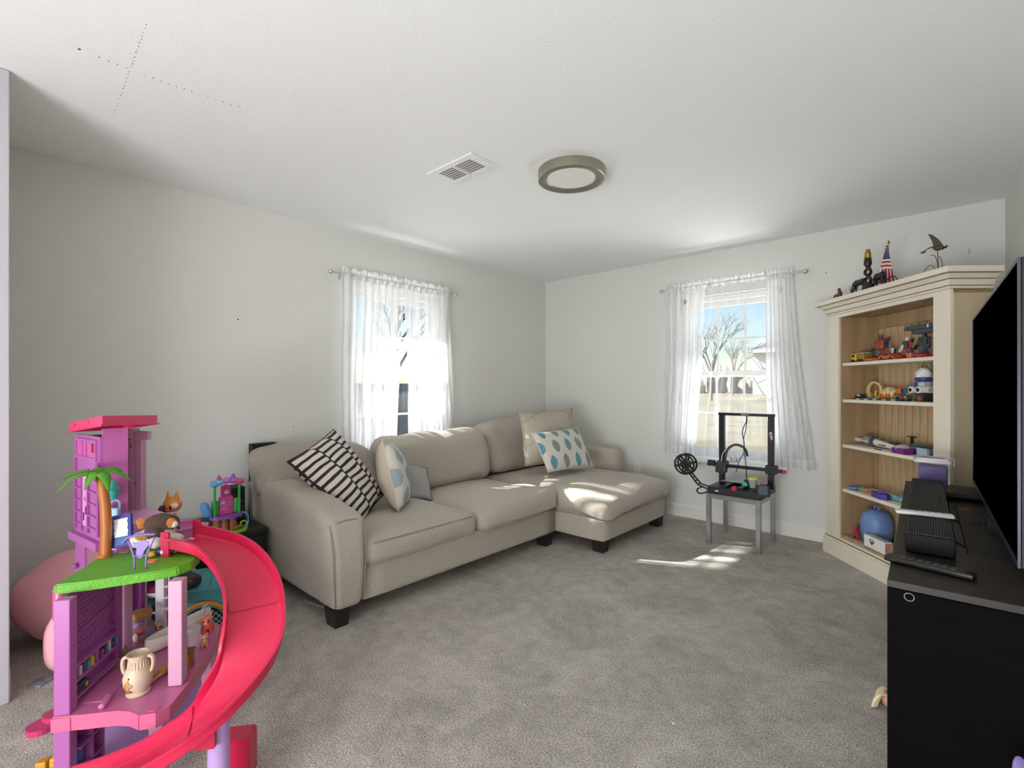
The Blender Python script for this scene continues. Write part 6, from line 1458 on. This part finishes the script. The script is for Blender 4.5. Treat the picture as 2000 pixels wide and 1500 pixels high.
# things on the lower deck
zd = Z1 + 0.0008
jr = thing('cork_jar', 'clear jar of red and purple bits with a cork stopper on the lower deck', 'jar', at_deck(277, 1252, zd), HRZ)
bm = B(); lathe(bm, [(0, 0), (0.036, 0), (0.040, 0.008), (0.041, 0.055), (0.030, 0.078), (0.029, 0.088), (0.031, 0.09)], 24); obj('glass', bm, cp, jr, smooth='auto')
bm = B(); lathe(bm, [(0, 0.0905), (0.031, 0.0905), (0.034, 0.112), (0.033, 0.115), (0, 0.116)], 20); obj('cork', bm, mat('cork', '#a9764d', 0.85, var=(60, .2)), jr, smooth='auto')
bits = [('#b3253f', (0.004, -0.012, 0.050), (0.020, 0.016, 0.016)), ('#c23a52', (-0.010, 0.004, 0.028), (0.020, 0.020, 0.022)), ('#6d5ba0', (0.014, 0.008, 0.026), (0.018, 0.02, 0.022)), ('#7d6fb2', (-0.012, -0.002, 0.062), (0.016, 0.016, 0.012)), ('#8f2f55', (0.010, -0.016, 0.018), (0.016, 0.012, 0.016)), ('#e6dbe0', (-0.008, -0.026, 0.026), (0.010, 0.007, 0.016))]
for c, p, s in bits:
    bm = B(); ball(bm, p, s, 12, 8); obj('sweet', bm, pl(c, 0.5), jr, smooth=True)
# white toy boat lying slantwise, bow towards the camera left
b0, b1 = at_deck(290, 1266, zd + 0.03), at_deck(406, 1198, zd + 0.04)
bt = thing('toy_boat', 'long white toy boat lying across the lower deck under the columns', 'toy boat', (b0 + b1) / 2 - Vector((0, 0, 0.034)), math.atan2((b1 - b0).y, (b1 - b0).x))
BL = (b1 - b0).length / 2 + 0.012
bm = B(); V = []; n = 14
for i in range(n + 1):
    t_ = i / n * 2 - 1; w = 0.036 * max(0.02, (1 - abs(t_) ** 2.4)) ** 0.6; x = t_ * BL; kz = 0.010 * t_ * t_
    V.append([bm.verts.new((x, y, z_ + kz)) for y, z_ in ((-w, 0.052), (-w * 0.85, 0.025), (-w * 0.35, 0.002), (w * 0.35, 0.002), (w * 0.85, 0.025), (w, 0.052), (w * 0.88, 0.052), (w * 0.7, 0.026), (0, 0.014), (-w * 0.7, 0.026), (-w * 0.88, 0.052))])
for i in range(n):
    for k in range(11): bm.faces.new((V[i][k], V[i][(k + 1) % 11], V[i + 1][(k + 1) % 11], V[i + 1][k]))
bm.faces.new(V[0][::-1]); bm.faces.new(V[-1]); obj('hull', bm, mat('ivory_plastic', '#e9e4dc', 0.35), bt, smooth='auto')
bm = B(); beam(bm, (-0.05, -0.0365, 0.036), (-0.03, -0.0385, 0.045), 0.003, 0.008); beam(bm, (-0.05, -0.0365, 0.036), (-0.046, -0.035, 0.02), 0.003, 0.008); obj('yellow_mark', bm, pl('#e2bb3a'), bt)
bm = B(); cyl(bm, (BL * 0.8, 0, 0.03), (BL * 0.8, 0, 0.078), 0.004, n=8); cyl(bm, (BL * 0.8 - 0.014, 0, 0.072), (BL * 0.8 + 0.014, 0, 0.078), 0.003, n=6); cyl(bm, (BL * 0.8, 0, 0.022), (BL * 0.8, 0, 0.034), 0.010, n=12); obj('tap', bm, pl('#b4b0b4', 0.3), bt)
bm = B(); box(bm, -0.004, 0.004, 0.02, 0.027, 0.046, 0.053); obj('cleat', bm, pl('#2c2a2c'), bt)
# cream pitcher with two handles
pt = thing('toy_pitcher', 'cream two handled toy pitcher with painted figures at the front of the lower deck', 'pitcher', at_deck(270, 1353, zd), HRZ)
crm = mat('cream_plastic', '#c8b49d', 0.45, var=(30, .05))
bm = B(); lathe(bm, [(0, 0), (0.034, 0), (0.037, 0.006), (0.031, 0.012), (0.042, 0.035), (0.045, 0.06), (0.040, 0.082), (0.030, 0.094), (0.027, 0.12), (0.033, 0.136), (0.035, 0.142), (0.031, 0.142), (0.026, 0.125), (0, 0.118)], 30); bo = obj('body', bm, crm, pt, smooth='auto')
for s in (-1, 1):
    bm = B(); tube(bm, [(s * 0.032, 0, 0.132), (s * 0.046, 0, 0.124), (s * 0.048, 0, 0.098), (s * 0.042, 0, 0.075)], 0.006, 8, 5, sx=1.6); obj('handle', bm, crm, pt, smooth=True)
bm = B()
for k in range(22): a = R(360 * k / 22); tube(bm, [(0.0305 * math.cos(a), 0.0305 * math.sin(a), 0.094), (0.0278 * math.cos(a), 0.0278 * math.sin(a), 0.12)], 0.0018, 4)
obj('neck_flutes', bm, crm, bo, kind='stuff')
pt.scale = (0.9, 0.9, 0.9)
fa = R(-105)
for c, da, z_, s in (('#c98432', 0.0, 0.050, (0.0015, 0.008, 0.018)), ('#7d7040', -0.2, 0.045, (0.0015, 0.005, 0.014)), ('#8a4f2a', 0.02, 0.026, (0.0015, 0.012, 0.004)), ('#4d3226', 0.05, 0.072, (0.0015, 0.004, 0.004)), ('#9a958f', 0.22, 0.048, (0.0015, 0.005, 0.007))):
    rr_ = 0.0445 - max(0, 0.045 - z_) * 0.12 - max(0, z_ - 0.06) * 0.22
    bm = B(); ball(bm, (0, 0, 0), s, 8, 6, None); xf(bm, bm.verts[:], Matrix.Translation((rr_ * math.cos(fa + da), rr_ * math.sin(fa + da), z_)) @ Matrix.Rotation(fa + da, 4, 'Z')); obj('painted_figure', bm, pl(c, 0.6), bo, smooth=True)
# folded cardboard, golden haired doll, tumbler, figures
cb_ = thing('cardboard_scrap', 'folded brown cardboard scrap behind the cream pitcher', 'cardboard', at_deck(243, 1294, zd), HRZ + R(25))
kr = mat('kraft_card', '#8a6a4c', 0.8)
bm = B(); prism(bm, [(-0.05, -0.02), (0.035, -0.03), (0.04, 0.02), (-0.02, 0.03)], 0.0, 0.002); obj('lower_flap', bm, kr, cb_)
bm = B(); prism(bm, [(0, 0.002), (0.05, 0.002), (0.02, 0.055)], -0.001, 0.001, Matrix.Translation((-0.02, 0.012, 0)) @ Matrix.Rotation(R(75), 4, 'X')); obj('upright_flap', bm, kr, cb_)
bm = B(); prism(bm, [(-0.04, 0), (0.03, 0), (0.02, 0.03), (-0.05, 0.026)], -0.001, 0.001, Matrix.Translation((0.0, -0.026, 0.002)) @ Matrix.Rotation(R(60), 4, 'X')); obj('front_flap', bm, kr, cb_)
doll('doll with long golden brown hair lying face up behind the cream pitcher', at_deck(318, 1316, zd + 0.002), HRZ + R(75), 0.15, '#cf9263', '#c98d4a', '#b07a34', mir=-1)
bx_ = thing('brown_basket', 'small brown toy basket beside the front pale column', 'basket', at_deck(367, 1302, zd), HRZ)
bm = B(); box(bm, -0.014, 0.014, -0.022, 0.022, 0, 0.052, 0.006); obj('basket', bm, pl('#9a5a2c', 0.6), bx_)
bm = B(); box(bm, -0.016, 0.016, -0.024, 0.024, 0.0525, 0.058, 0.002); obj('rim', bm, pl('#6e3d22', 0.6), bx_)
gl = thing('clear_tumbler', 'small clear plastic tumbler at the right edge of the lower deck', 'tumbler', at_deck(379, 1270, zd), HRZ)
bm = B(); lathe(bm, [(0, 0), (0.018, 0), (0.024, 0.085), (0.0225, 0.085), (0.0165, 0.003), (0, 0.003)], 22); obj('cup', bm, cp, gl, smooth='auto')
def pup(label, loc, rz, h, body, face, group='small animal figures on the lower deck'):
    t = thing('animal_figure', label, 'animal figure', loc, rz, group)
    bm = B(); ball(bm, (0, 0, 0.34 * h), (0.30 * h, 0.24 * h, 0.30 * h), 12, 8)
    for s in (-1, 1):
        for x in (-0.16, 0.18): cyl(bm, (x * h, s * 0.13 * h, 0.0), (x * h, s * 0.13 * h, 0.25 * h), 0.075 * h, n=8)
    obj('body', bm, pl(body, 0.4), t, smooth='auto')
    bm = B(); ball(bm, (0.22 * h, -0.05 * h, 0.68 * h), (0.28 * h, 0.25 * h, 0.24 * h), 14, 9)
    for s in (-1, 1): cyl(bm, (0.20 * h, s * 0.16 * h - 0.05 * h, 0.84 * h), (0.18 * h, s * 0.24 * h - 0.05 * h, 1.05 * h), 0.08 * h, 0.01 * h, 8)
    hd_ = obj('head', bm, pl(face, 0.4), t, smooth='auto')
    for s in (-1, 1):
        bm = B(); ball(bm, (0.44 * h, s * 0.11 * h - 0.05 * h, 0.70 * h), (0.04 * h, 0.055 * h, 0.07 * h), 8, 6); obj('eye', bm, pl('#1d1a1c', 0.2), hd_, smooth=True)
    bm = B(); ball(bm, (0.46 * h, -0.05 * h, 0.58 * h), (0.06 * h, 0.08 * h, 0.06 * h), 8, 6); obj('muzzle', bm, pl('#e8c9b8', 0.4), hd_, smooth=True)
    bm = B(); tube(bm, [(-0.28 * h, 0, 0.4 * h), (-0.42 * h, 0, 0.55 * h), (-0.44 * h, 0, 0.72 * h)], [0.06 * h, 0.05 * h, 0.03 * h], 7, 4); obj('tail', bm, pl(body, 0.4), t, smooth=True)
pup('coral figure of a puppy peering over the far right edge of the lower deck', at_deck(408, 1232, zd), HRZ - R(80), 0.075, '#d9523f', '#dd7a5c')
pup('tan figure of a kitten lying at the right edge of the lower deck', at_deck(399, 1262, zd), HRZ - R(60), 0.052, '#d99a72', '#dba27e')
pup('peach figure of a puppy behind the cork jar', at_deck(312, 1238, zd), HRZ - R(70), 0.055, '#d47a5a', '#c9a58c')
dk = thing('dark_vehicle', 'dark navy toy vehicle behind the white boat on the lower deck', 'toy vehicle', at_deck(296, 1216, zd), HRZ)
bm = B(); box(bm, -0.05, 0.05, -0.02, 0.02, 0.012, 0.045, 0.008); box(bm, -0.02, 0.03, -0.018, 0.018, 0.045, 0.06, 0.006); obj('body', bm, pl('#23343f', 0.4), dk)
for x in (-0.03, 0.03):
    for s in (-1, 1):
        bm = B(); cyl(bm, (x, s * 0.018, 0.012), (x, s * 0.024, 0.012), 0.012, n=12); obj('wheel', bm, pl('#151a1e'), dk)

# ------------------------------------------------------------------ around the dollhouse
plush = mat('pink_plush', '#ffb4c2', 1.0, bump=(220, 0.6, 0.006), var=(6, 0.08, 6), sheen=0.15)
pk = thing('pink_plush_cushion', 'big pink fluffy plush slumped on the carpet behind the dollhouse', 'plush toy', camw(-2.13, 2.41), R(42))
bm = B()
v = ball(bm, (0, 0, 0.20), (0.27, 0.24, 0.215), 36, 22)
for w in v:
    w.co.z = max(w.co.z, 0.0) if w.co.z > 0.02 else max(0.0, w.co.z * 0.3 + 0.0); w.co += noise.noise_vector(w.co * 7) * 0.02 * (1 if w.co.z > 0.03 else 0)
obj('body', bm, plush, pk, smooth=True)
def lobe(name, c, s, M=None):
    bm = B(); v = ball(bm, c, s, 24, 14, M)
    for w in v: w.co += noise.noise_vector(w.co * 9) * 0.010
    mz = min(w.co.z for w in v)
    for w in v: w.co.z = max(w.co.z - min(0, mz), 0) if mz < 0 else w.co.z
    obj(name, bm, plush, pk, smooth=True)
c = camw(-1.90, 2.08) - Vector(pk.location); c = Matrix.Rotation(-R(42), 3, 'Z') @ c
lobe('arm', (c.x, c.y, 0.15), (0.072, 0.085, 0.155), Matrix.Rotation(R(10), 3, 'Y'))
c = camw(-1.72, 2.52) - Vector(pk.location); c = Matrix.Rotation(-R(42), 3, 'Z') @ c
lobe('arm', (c.x, c.y, 0.19), (0.07, 0.07, 0.185))
# teal toy pet crate
tc_ = thing('toy_crate', 'teal toy pet crate with orange arch and mesh door behind the slide', 'toy crate', (-2.70, 0.75, 0), R(-20))
tl_ = mat('teal_crate_plastic', '#4b9aa0', 0.5); og = mat('ochre_plastic', '#c58b3e', 0.5)
bm = B(); box(bm, -0.15, 0.15, -0.15, 0.15, 0.022, 0.24, 0.008); obj('shell', bm, tl_, tc_)
bm = B(); box(bm, -0.158, 0.158, -0.158, 0.158, 0, 0.0215, 0.004); obj('base', bm, og, tc_)
bm = B(); prism(bm, [(-0.16, 0.241), (0.16, 0.241), (0.155, 0.262), (0.09, 0.285), (-0.09, 0.285), (-0.155, 0.262)], -0.16, 0.16, Matrix.Rotation(R(90), 4, 'X') @ Matrix.Rotation(R(90), 4, 'Y')); ldd = obj('lid', bm, tl_, tc_)
bm = B()
for k in range(4): box(bm, -0.155, 0.155, -0.072 + k * 0.048, -0.070 + k * 0.048, 0.2852, 0.2868)
obj('lid_groove', bm, mat('teal_dark', '#2f6c72', 0.6), ldd)
bm = B(); tube(bm, [(0.154, 0.105 * math.cos(R(a)), 0.115 + 0.11 * math.sin(R(a))) for a in range(0, 181, 12)], 0.011, 8); obj('arch_trim', bm, og, tc_, smooth=True)
bm = B(); prism(bm, [(0.09 * math.cos(R(a)), 0.115 + 0.09 * math.sin(R(a))) for a in range(0, 181, 12)] + [(-0.09, 0.035), (0.09, 0.035)], 0.1503, 0.1520, Matrix(((0, 0, 1, 0), (1, 0, 0, 0), (0, 1, 0, 0), (0, 0, 0, 1)))); dr = obj('door_opening', bm, mat('dark_interior', '#14181a', 0.9), tc_)
bm = B()
for k in range(-6, 7):
    for sg in (-1, 1):
        y0 = k * 0.026; a = Vector((0.154, y0 - sg * 0.07, 0.045)); c = Vector((0.154, y0 + sg * 0.07, 0.185))
        def cl(p, q):
            d = q - p; lo, hi = 0.0, 1.0
            ok = [t for t in [i / 40 for i in range(41)] if abs((p + d * t).y) < 0.086 and ((p + d * t).z < 0.115 or (p + d * t).y ** 2 + ((p + d * t).z - 0.115) ** 2 < 0.086 ** 2)]
            return (p + d * ok[0], p + d * ok[-1]) if len(ok) > 2 else None
        r_ = cl(a, c)
        if r_: beam(bm, r_[0], r_[1], 0.003, 0.003)
obj('mesh_grille', bm, mat('mesh_teal', '#9fc0b8', 0.5), dr, kind='stuff')
bm = B(); box(bm, 0.151, 0.158, 0.10, 0.13, 0.10, 0.13, 0.003); obj('latch', bm, tl_, tc_)
dkp = thing('dark_toy_pouch', 'dark grey toy pouch resting on the teal crate lid', 'pouch', (-2.66, 0.66, 0.287), R(10))
bm = B(); softbox(bm, -0.06, 0.06, -0.045, 0.045, 0, 0.055, 0.02, 8, wr=0.006); obj('pouch', bm, mat('charcoal_fabric', '#3b3638', 0.8, var=(25, .2)), dkp, smooth=True)
bm = B(); ball(bm, (0.05, -0.012, 0.035), (0.015, 0.02, 0.012), 10, 6); obj('brown_tag', bm, pl('#7a4a38', 0.7), dkp, smooth=True)
# low black side table with treehouse toy and speaker
sd = thing('side_table', 'low black side table between the sofa arm and the dollhouse', 'side table', (-3.22, 0.97, 0))
bkp = mat('matte_black_wood', '#0f0e10', 0.6)
bm = B(); box(bm, -0.26, 0.26, -0.19, 0.175, 0.372, 0.40, 0.004); obj('top', bm, bkp, sd)
bm = B(); box(bm, -0.25, 0.245, -0.185, 0.17, 0.04, 0.371); obj('cabinet', bm, bkp, sd)
for x in (-0.22, 0.21):
    for y in (-0.16, 0.14):
        bm = B(); box(bm, x - 0.02, x + 0.02, y - 0.02, y + 0.02, 0, 0.0395); obj('leg', bm, bkp, sd)
bm = B(); box(bm, 0.2455, 0.252, -0.175, 0.16, 0.06, 0.355, 0.002); dd = obj('drawer_front', bm, bkp, sd)
spk = thing('desktop_speaker', 'black boxy speaker behind the treehouse toy on the side table', 'speaker', (-3.30, 1.065, 0.4005))
bm = B(); box(bm, -0.06, 0.06, -0.05, 0.05, 0, 0.205, 0.004); obj('cabinet', bm, bkp, spk)
bm = B(); box(bm, 0.0603, 0.064, -0.044, 0.044, 0.01, 0.195, 0.002); obj('grille', bm, mat('speaker_cloth', '#19181b', 0.95), spk)
bm = B(); cyl(bm, (0.0642, 0.02, 0.12), (0.066, 0.02, 0.12), 0.004, n=8); obj('led', bm, pl('#cfd2d6', 0.3), spk)
bpn = thing('slim_black_board', 'narrow flat black board standing behind the end of the sofa back', 'speaker', (-3.475, 1.305, 0))  # flat black board of unknown use
bm = B(); box(bm, -0.04, 0.025, -0.075, 0.085, 0, 0.838, 0.004); obj('board', bm, bkp, bpn)
bm = B(); box(bm, 0.0253, 0.028, -0.07, 0.08, 0.02, 0.83, 0.001, 1); obj('front_face', bm, MATS['speaker_cloth'], bpn)
th = thing('toy_treehouse', 'small colourful toy treehouse with cloud roof on the black side table', 'toy treehouse', (-3.03, 0.945, 0.4005), R(-12) + R(90) + R(12))
lg = pl('#86d23a', 0.4); gr = pl('#3aa84a', 0.4); bl = pl('#5a8fd0', 0.35); br_ = pl('#9a5a30', 0.5); mg = pl('#c9468f', 0.4)
bm = B(); prism(bm, [(0.11 * math.cos(R(a)) * (1 + 0.08 * math.sin(a)), 0.065 * math.sin(R(a))) for a in range(0, 360, 15)], 0, 0.014); obj('base', bm, lg, th)
bm = B(); lathe(bm, [(0.014, -0.004), (0.02, -0.004), (0.02, 0.004), (0.014, 0.004), (0.014, -0.004)], 16); xf(bm, bm.verts[:], Matrix.Translation((0.085, -0.01, 0.034)) @ Matrix.Rotation(R(90), 4, 'X')); obj('lime_ring', bm, lg, th, smooth='auto')
for x in (-0.045, -0.01, 0.03):
    bm = B(); cyl(bm, (x * 1.15, 0, 0.0145), (x, 0, 0.085), 0.026, 0.018, 10); obj('trunk', bm, br_, th, smooth='auto')
bm = B(); tube(bm, [(0.02, -0.045, 0.024), (0.055, -0.035, 0.03), (0.075, -0.02, 0.022)], 0.010, 7, 3); obj('log', bm, br_, th, smooth=True)
bm = B(); prism(bm, [(0.085 * math.cos(R(a)), 0.055 * math.sin(R(a))) for a in range(0, 360, 15)], 0.0855, 0.102); obj('platform', bm, pl('#8a4fb0', 0.4), th)
bm = B(); box(bm, -0.035, 0.035, 0.0, 0.02, 0.1025, 0.20, 0.003); wl2 = obj('playhouse_wall', bm, mg, th)
for (x, z_, c_, s) in ((-0.018, 0.17, '#7fb4d6', 0.010), (0.018, 0.165, '#4a9a4f', 0.010), (-0.015, 0.135, '#e07aa8', 0.008), (0.02, 0.135, '#7a4fa8', 0.008), (0.0, 0.115, '#d94a7a', 0.009)):
    bm = B(); box(bm, x - s, x + s, -0.003, -0.0003, z_ - s * .7, z_ + s * .7, 0.001, 1); obj('printed_picture', bm, pl(c_, 0.5), wl2)
bm = B(); prism(bm, [(-0.022, 0.201), (0.022, 0.201), (0.024, 0.235), (0.016, 0.262), (0.0, 0.270), (-0.016, 0.262), (-0.024, 0.235)], -0.02, -0.002, Matrix.Rotation(R(90), 4, 'X')); dr2 = obj('arched_door', bm, pl('#b02f6c', 0.4), th)
bm = B(); tube(bm, [(-0.012, -0.0005, 0.232), (0, -0.001, 0.218), (0.012, -0.0005, 0.232)], 0.003, 6, 3); tube(bm, [(0, -0.001, 0.218), (0, -0.001, 0.24)], 0.0025, 6); obj('door_emblem', bm, pl('#d8c9dc', 0.4), dr2)
for x in (-0.062, 0.062):
    bm = B(); cyl(bm, (x, -0.01, 0.1025), (x, -0.01, 0.265), 0.006, n=10); obj('post', bm, gr, th)
for x, c_ in ((-0.062, '#6fa8d8'), (-0.04, '#7fb8e0'), (0.0, '#b96fd0'), (0.035, '#c85fc0'), (0.065, '#d64f8f')):
    bm = B(); ball(bm, (x, -0.008, 0.282 + 0.012 * (1 - (x / 0.06) ** 2)), (0.026, 0.02, 0.018), 12, 8); obj('cloud_puff', bm, pl(c_, 0.5), th, smooth=True)
for x, c_ in ((-0.04, '#b04f9a'), (0.03, '#8a52c0')):
    bm = B(); cyl(bm, (x, -0.008, 0.30), (x * 1.05, -0.008, 0.328), 0.016, 0.004, 8); obj('roof_point', bm, pl(c_, 0.5), th, smooth='auto')
bm = B(); softbox(bm, -0.115, -0.07, -0.02, 0.03, 0.10, 0.185, 0.02, 6, fn=lambda P: P + Vector((-0.02 * max(0, (P.z - 0.11)) / 0.08, 0, 0))); obj('side_wing', bm, bl, th, smooth=True)
for x in (-0.055, 0.055):
    bm = B(); softbox(bm, x - 0.018, x + 0.018, -0.004, 0.018, 0.1025, 0.185, 0.008, 5); obj('shutter', bm, gr, th, smooth=True)
bm = B(); tube(bm, [(0.075, -0.02, 0.105), (0.10, -0.03, 0.09), (0.103, -0.03, 0.05), (0.095, -0.03, 0.018)], 0.004, 7, 5); obj('blue_hose', bm, bl, th, smooth=True)
# things lying on the carpet near the dollhouse
p0, p1 = atz(52, 1440, 0.0), atz(128, 1402, 0.0); mid = (p0 + p1) / 2
pp = thing('pink_ramp', 'stepped magenta plastic base piece lying on the carpet left of the dollhouse', 'toy part', (mid.x, mid.y, 0), math.atan2((p1 - p0).y, (p1 - p0).x))
Lq = (p1 - p0).length / 2; mgd = mat('magenta_plastic', '#c23a70', 0.45)
bm = B(); prism(bm, rrect(-Lq, Lq + 0.06, -0.04, 0.04, 0.035), 0, 0.02); obj('lower_step', bm, mgd, pp)
bm = B(); prism(bm, rrect(-Lq + 0.045, Lq + 0.06, -0.036, 0.036, 0.03), 0.0203, 0.038); obj('upper_step', bm, mgd, pp)
def flat(name, label, cat, px, m, z=0.003):
    P = [atz(x, y, 0) for x, y in px]; c = sum(P, Vector()) / len(P)
    bm = B(); prism(bm, [(p.x - c.x, p.y - c.y) for p in P], 0.0005, z); o = obj(name, bm, m, None); o.location = (c.x, c.y, 0); return tag(o, label, cat)
pp_ = flat('paper_card', 'crumpled grey printed card on the carpet below the pink plush', 'card', [(56, 1341), (78, 1343), (106, 1326), (84, 1322)], mat('grey_card', '#7d8a92', 0.7, var=(40, 0.35, 2)), 0.006)
flat('white_scrap', 'tiny white paper scrap on the carpet near the doorway at left', 'paper scrap', [(35, 1375), (38, 1373), (41, 1367), (38, 1370)], pl('#d8d4d0', 0.8), 0.006)
flat('white_scrap', 'small pale scrap lying under the near sofa arm on the carpet', 'paper scrap', [(594, 1170), (640, 1185), (640, 1190), (594, 1174)], pl('#b9b4ae', 0.8), 0.004)
flat('white_crumb', 'tiny white crumb on the open carpet at the front of the room', 'crumb', [(1313, 1412), (1317, 1412), (1317, 1415), (1313, 1415)], pl('#e0dcd6', 0.8), 0.006)
yb = thing('yellow_blocks', 'yellow plastic toy pieces on the carpet at the dollhouse foot', 'toy part', atz(98, 1497, 0.0), HRZ)
bm = B(); box(bm, -0.035, -0.004, -0.015, 0.015, 0, 0.024, 0.005); obj('piece', bm, pl('#c98f1e', 0.5), yb)
bm = B(); box(bm, 0.002, 0.04, -0.012, 0.018, 0, 0.03, 0.006); obj('piece', bm, pl('#d09a22', 0.5), yb)
# lilac paddle leaning on the console's end
pa = atd(1990, 1482, 1.06); fo_ = Vector((pa.x + 0.10, pa.y - 0.13, 0.0))
wdl = thing('lilac_paddle', 'lilac plastic toy paddle leaning against the near end of the console', 'toy paddle', fo_)
bm = B(); d = (pa - fo_); tube(bm, [(0, 0, 0.008), d * 0.62], 0.008, 8); obj('handle', bm, lil, wdl, smooth='auto')
bm = B(); qd = d.to_track_quat('Z', 'Y').to_matrix(); ball(bm, d * 0.82, (0.028, 0.010, 0.085), 18, 12, qd); obj('blade', bm, mat('dusk_lilac_plastic', '#7f6fb0', 0.4), wdl, smooth=True)
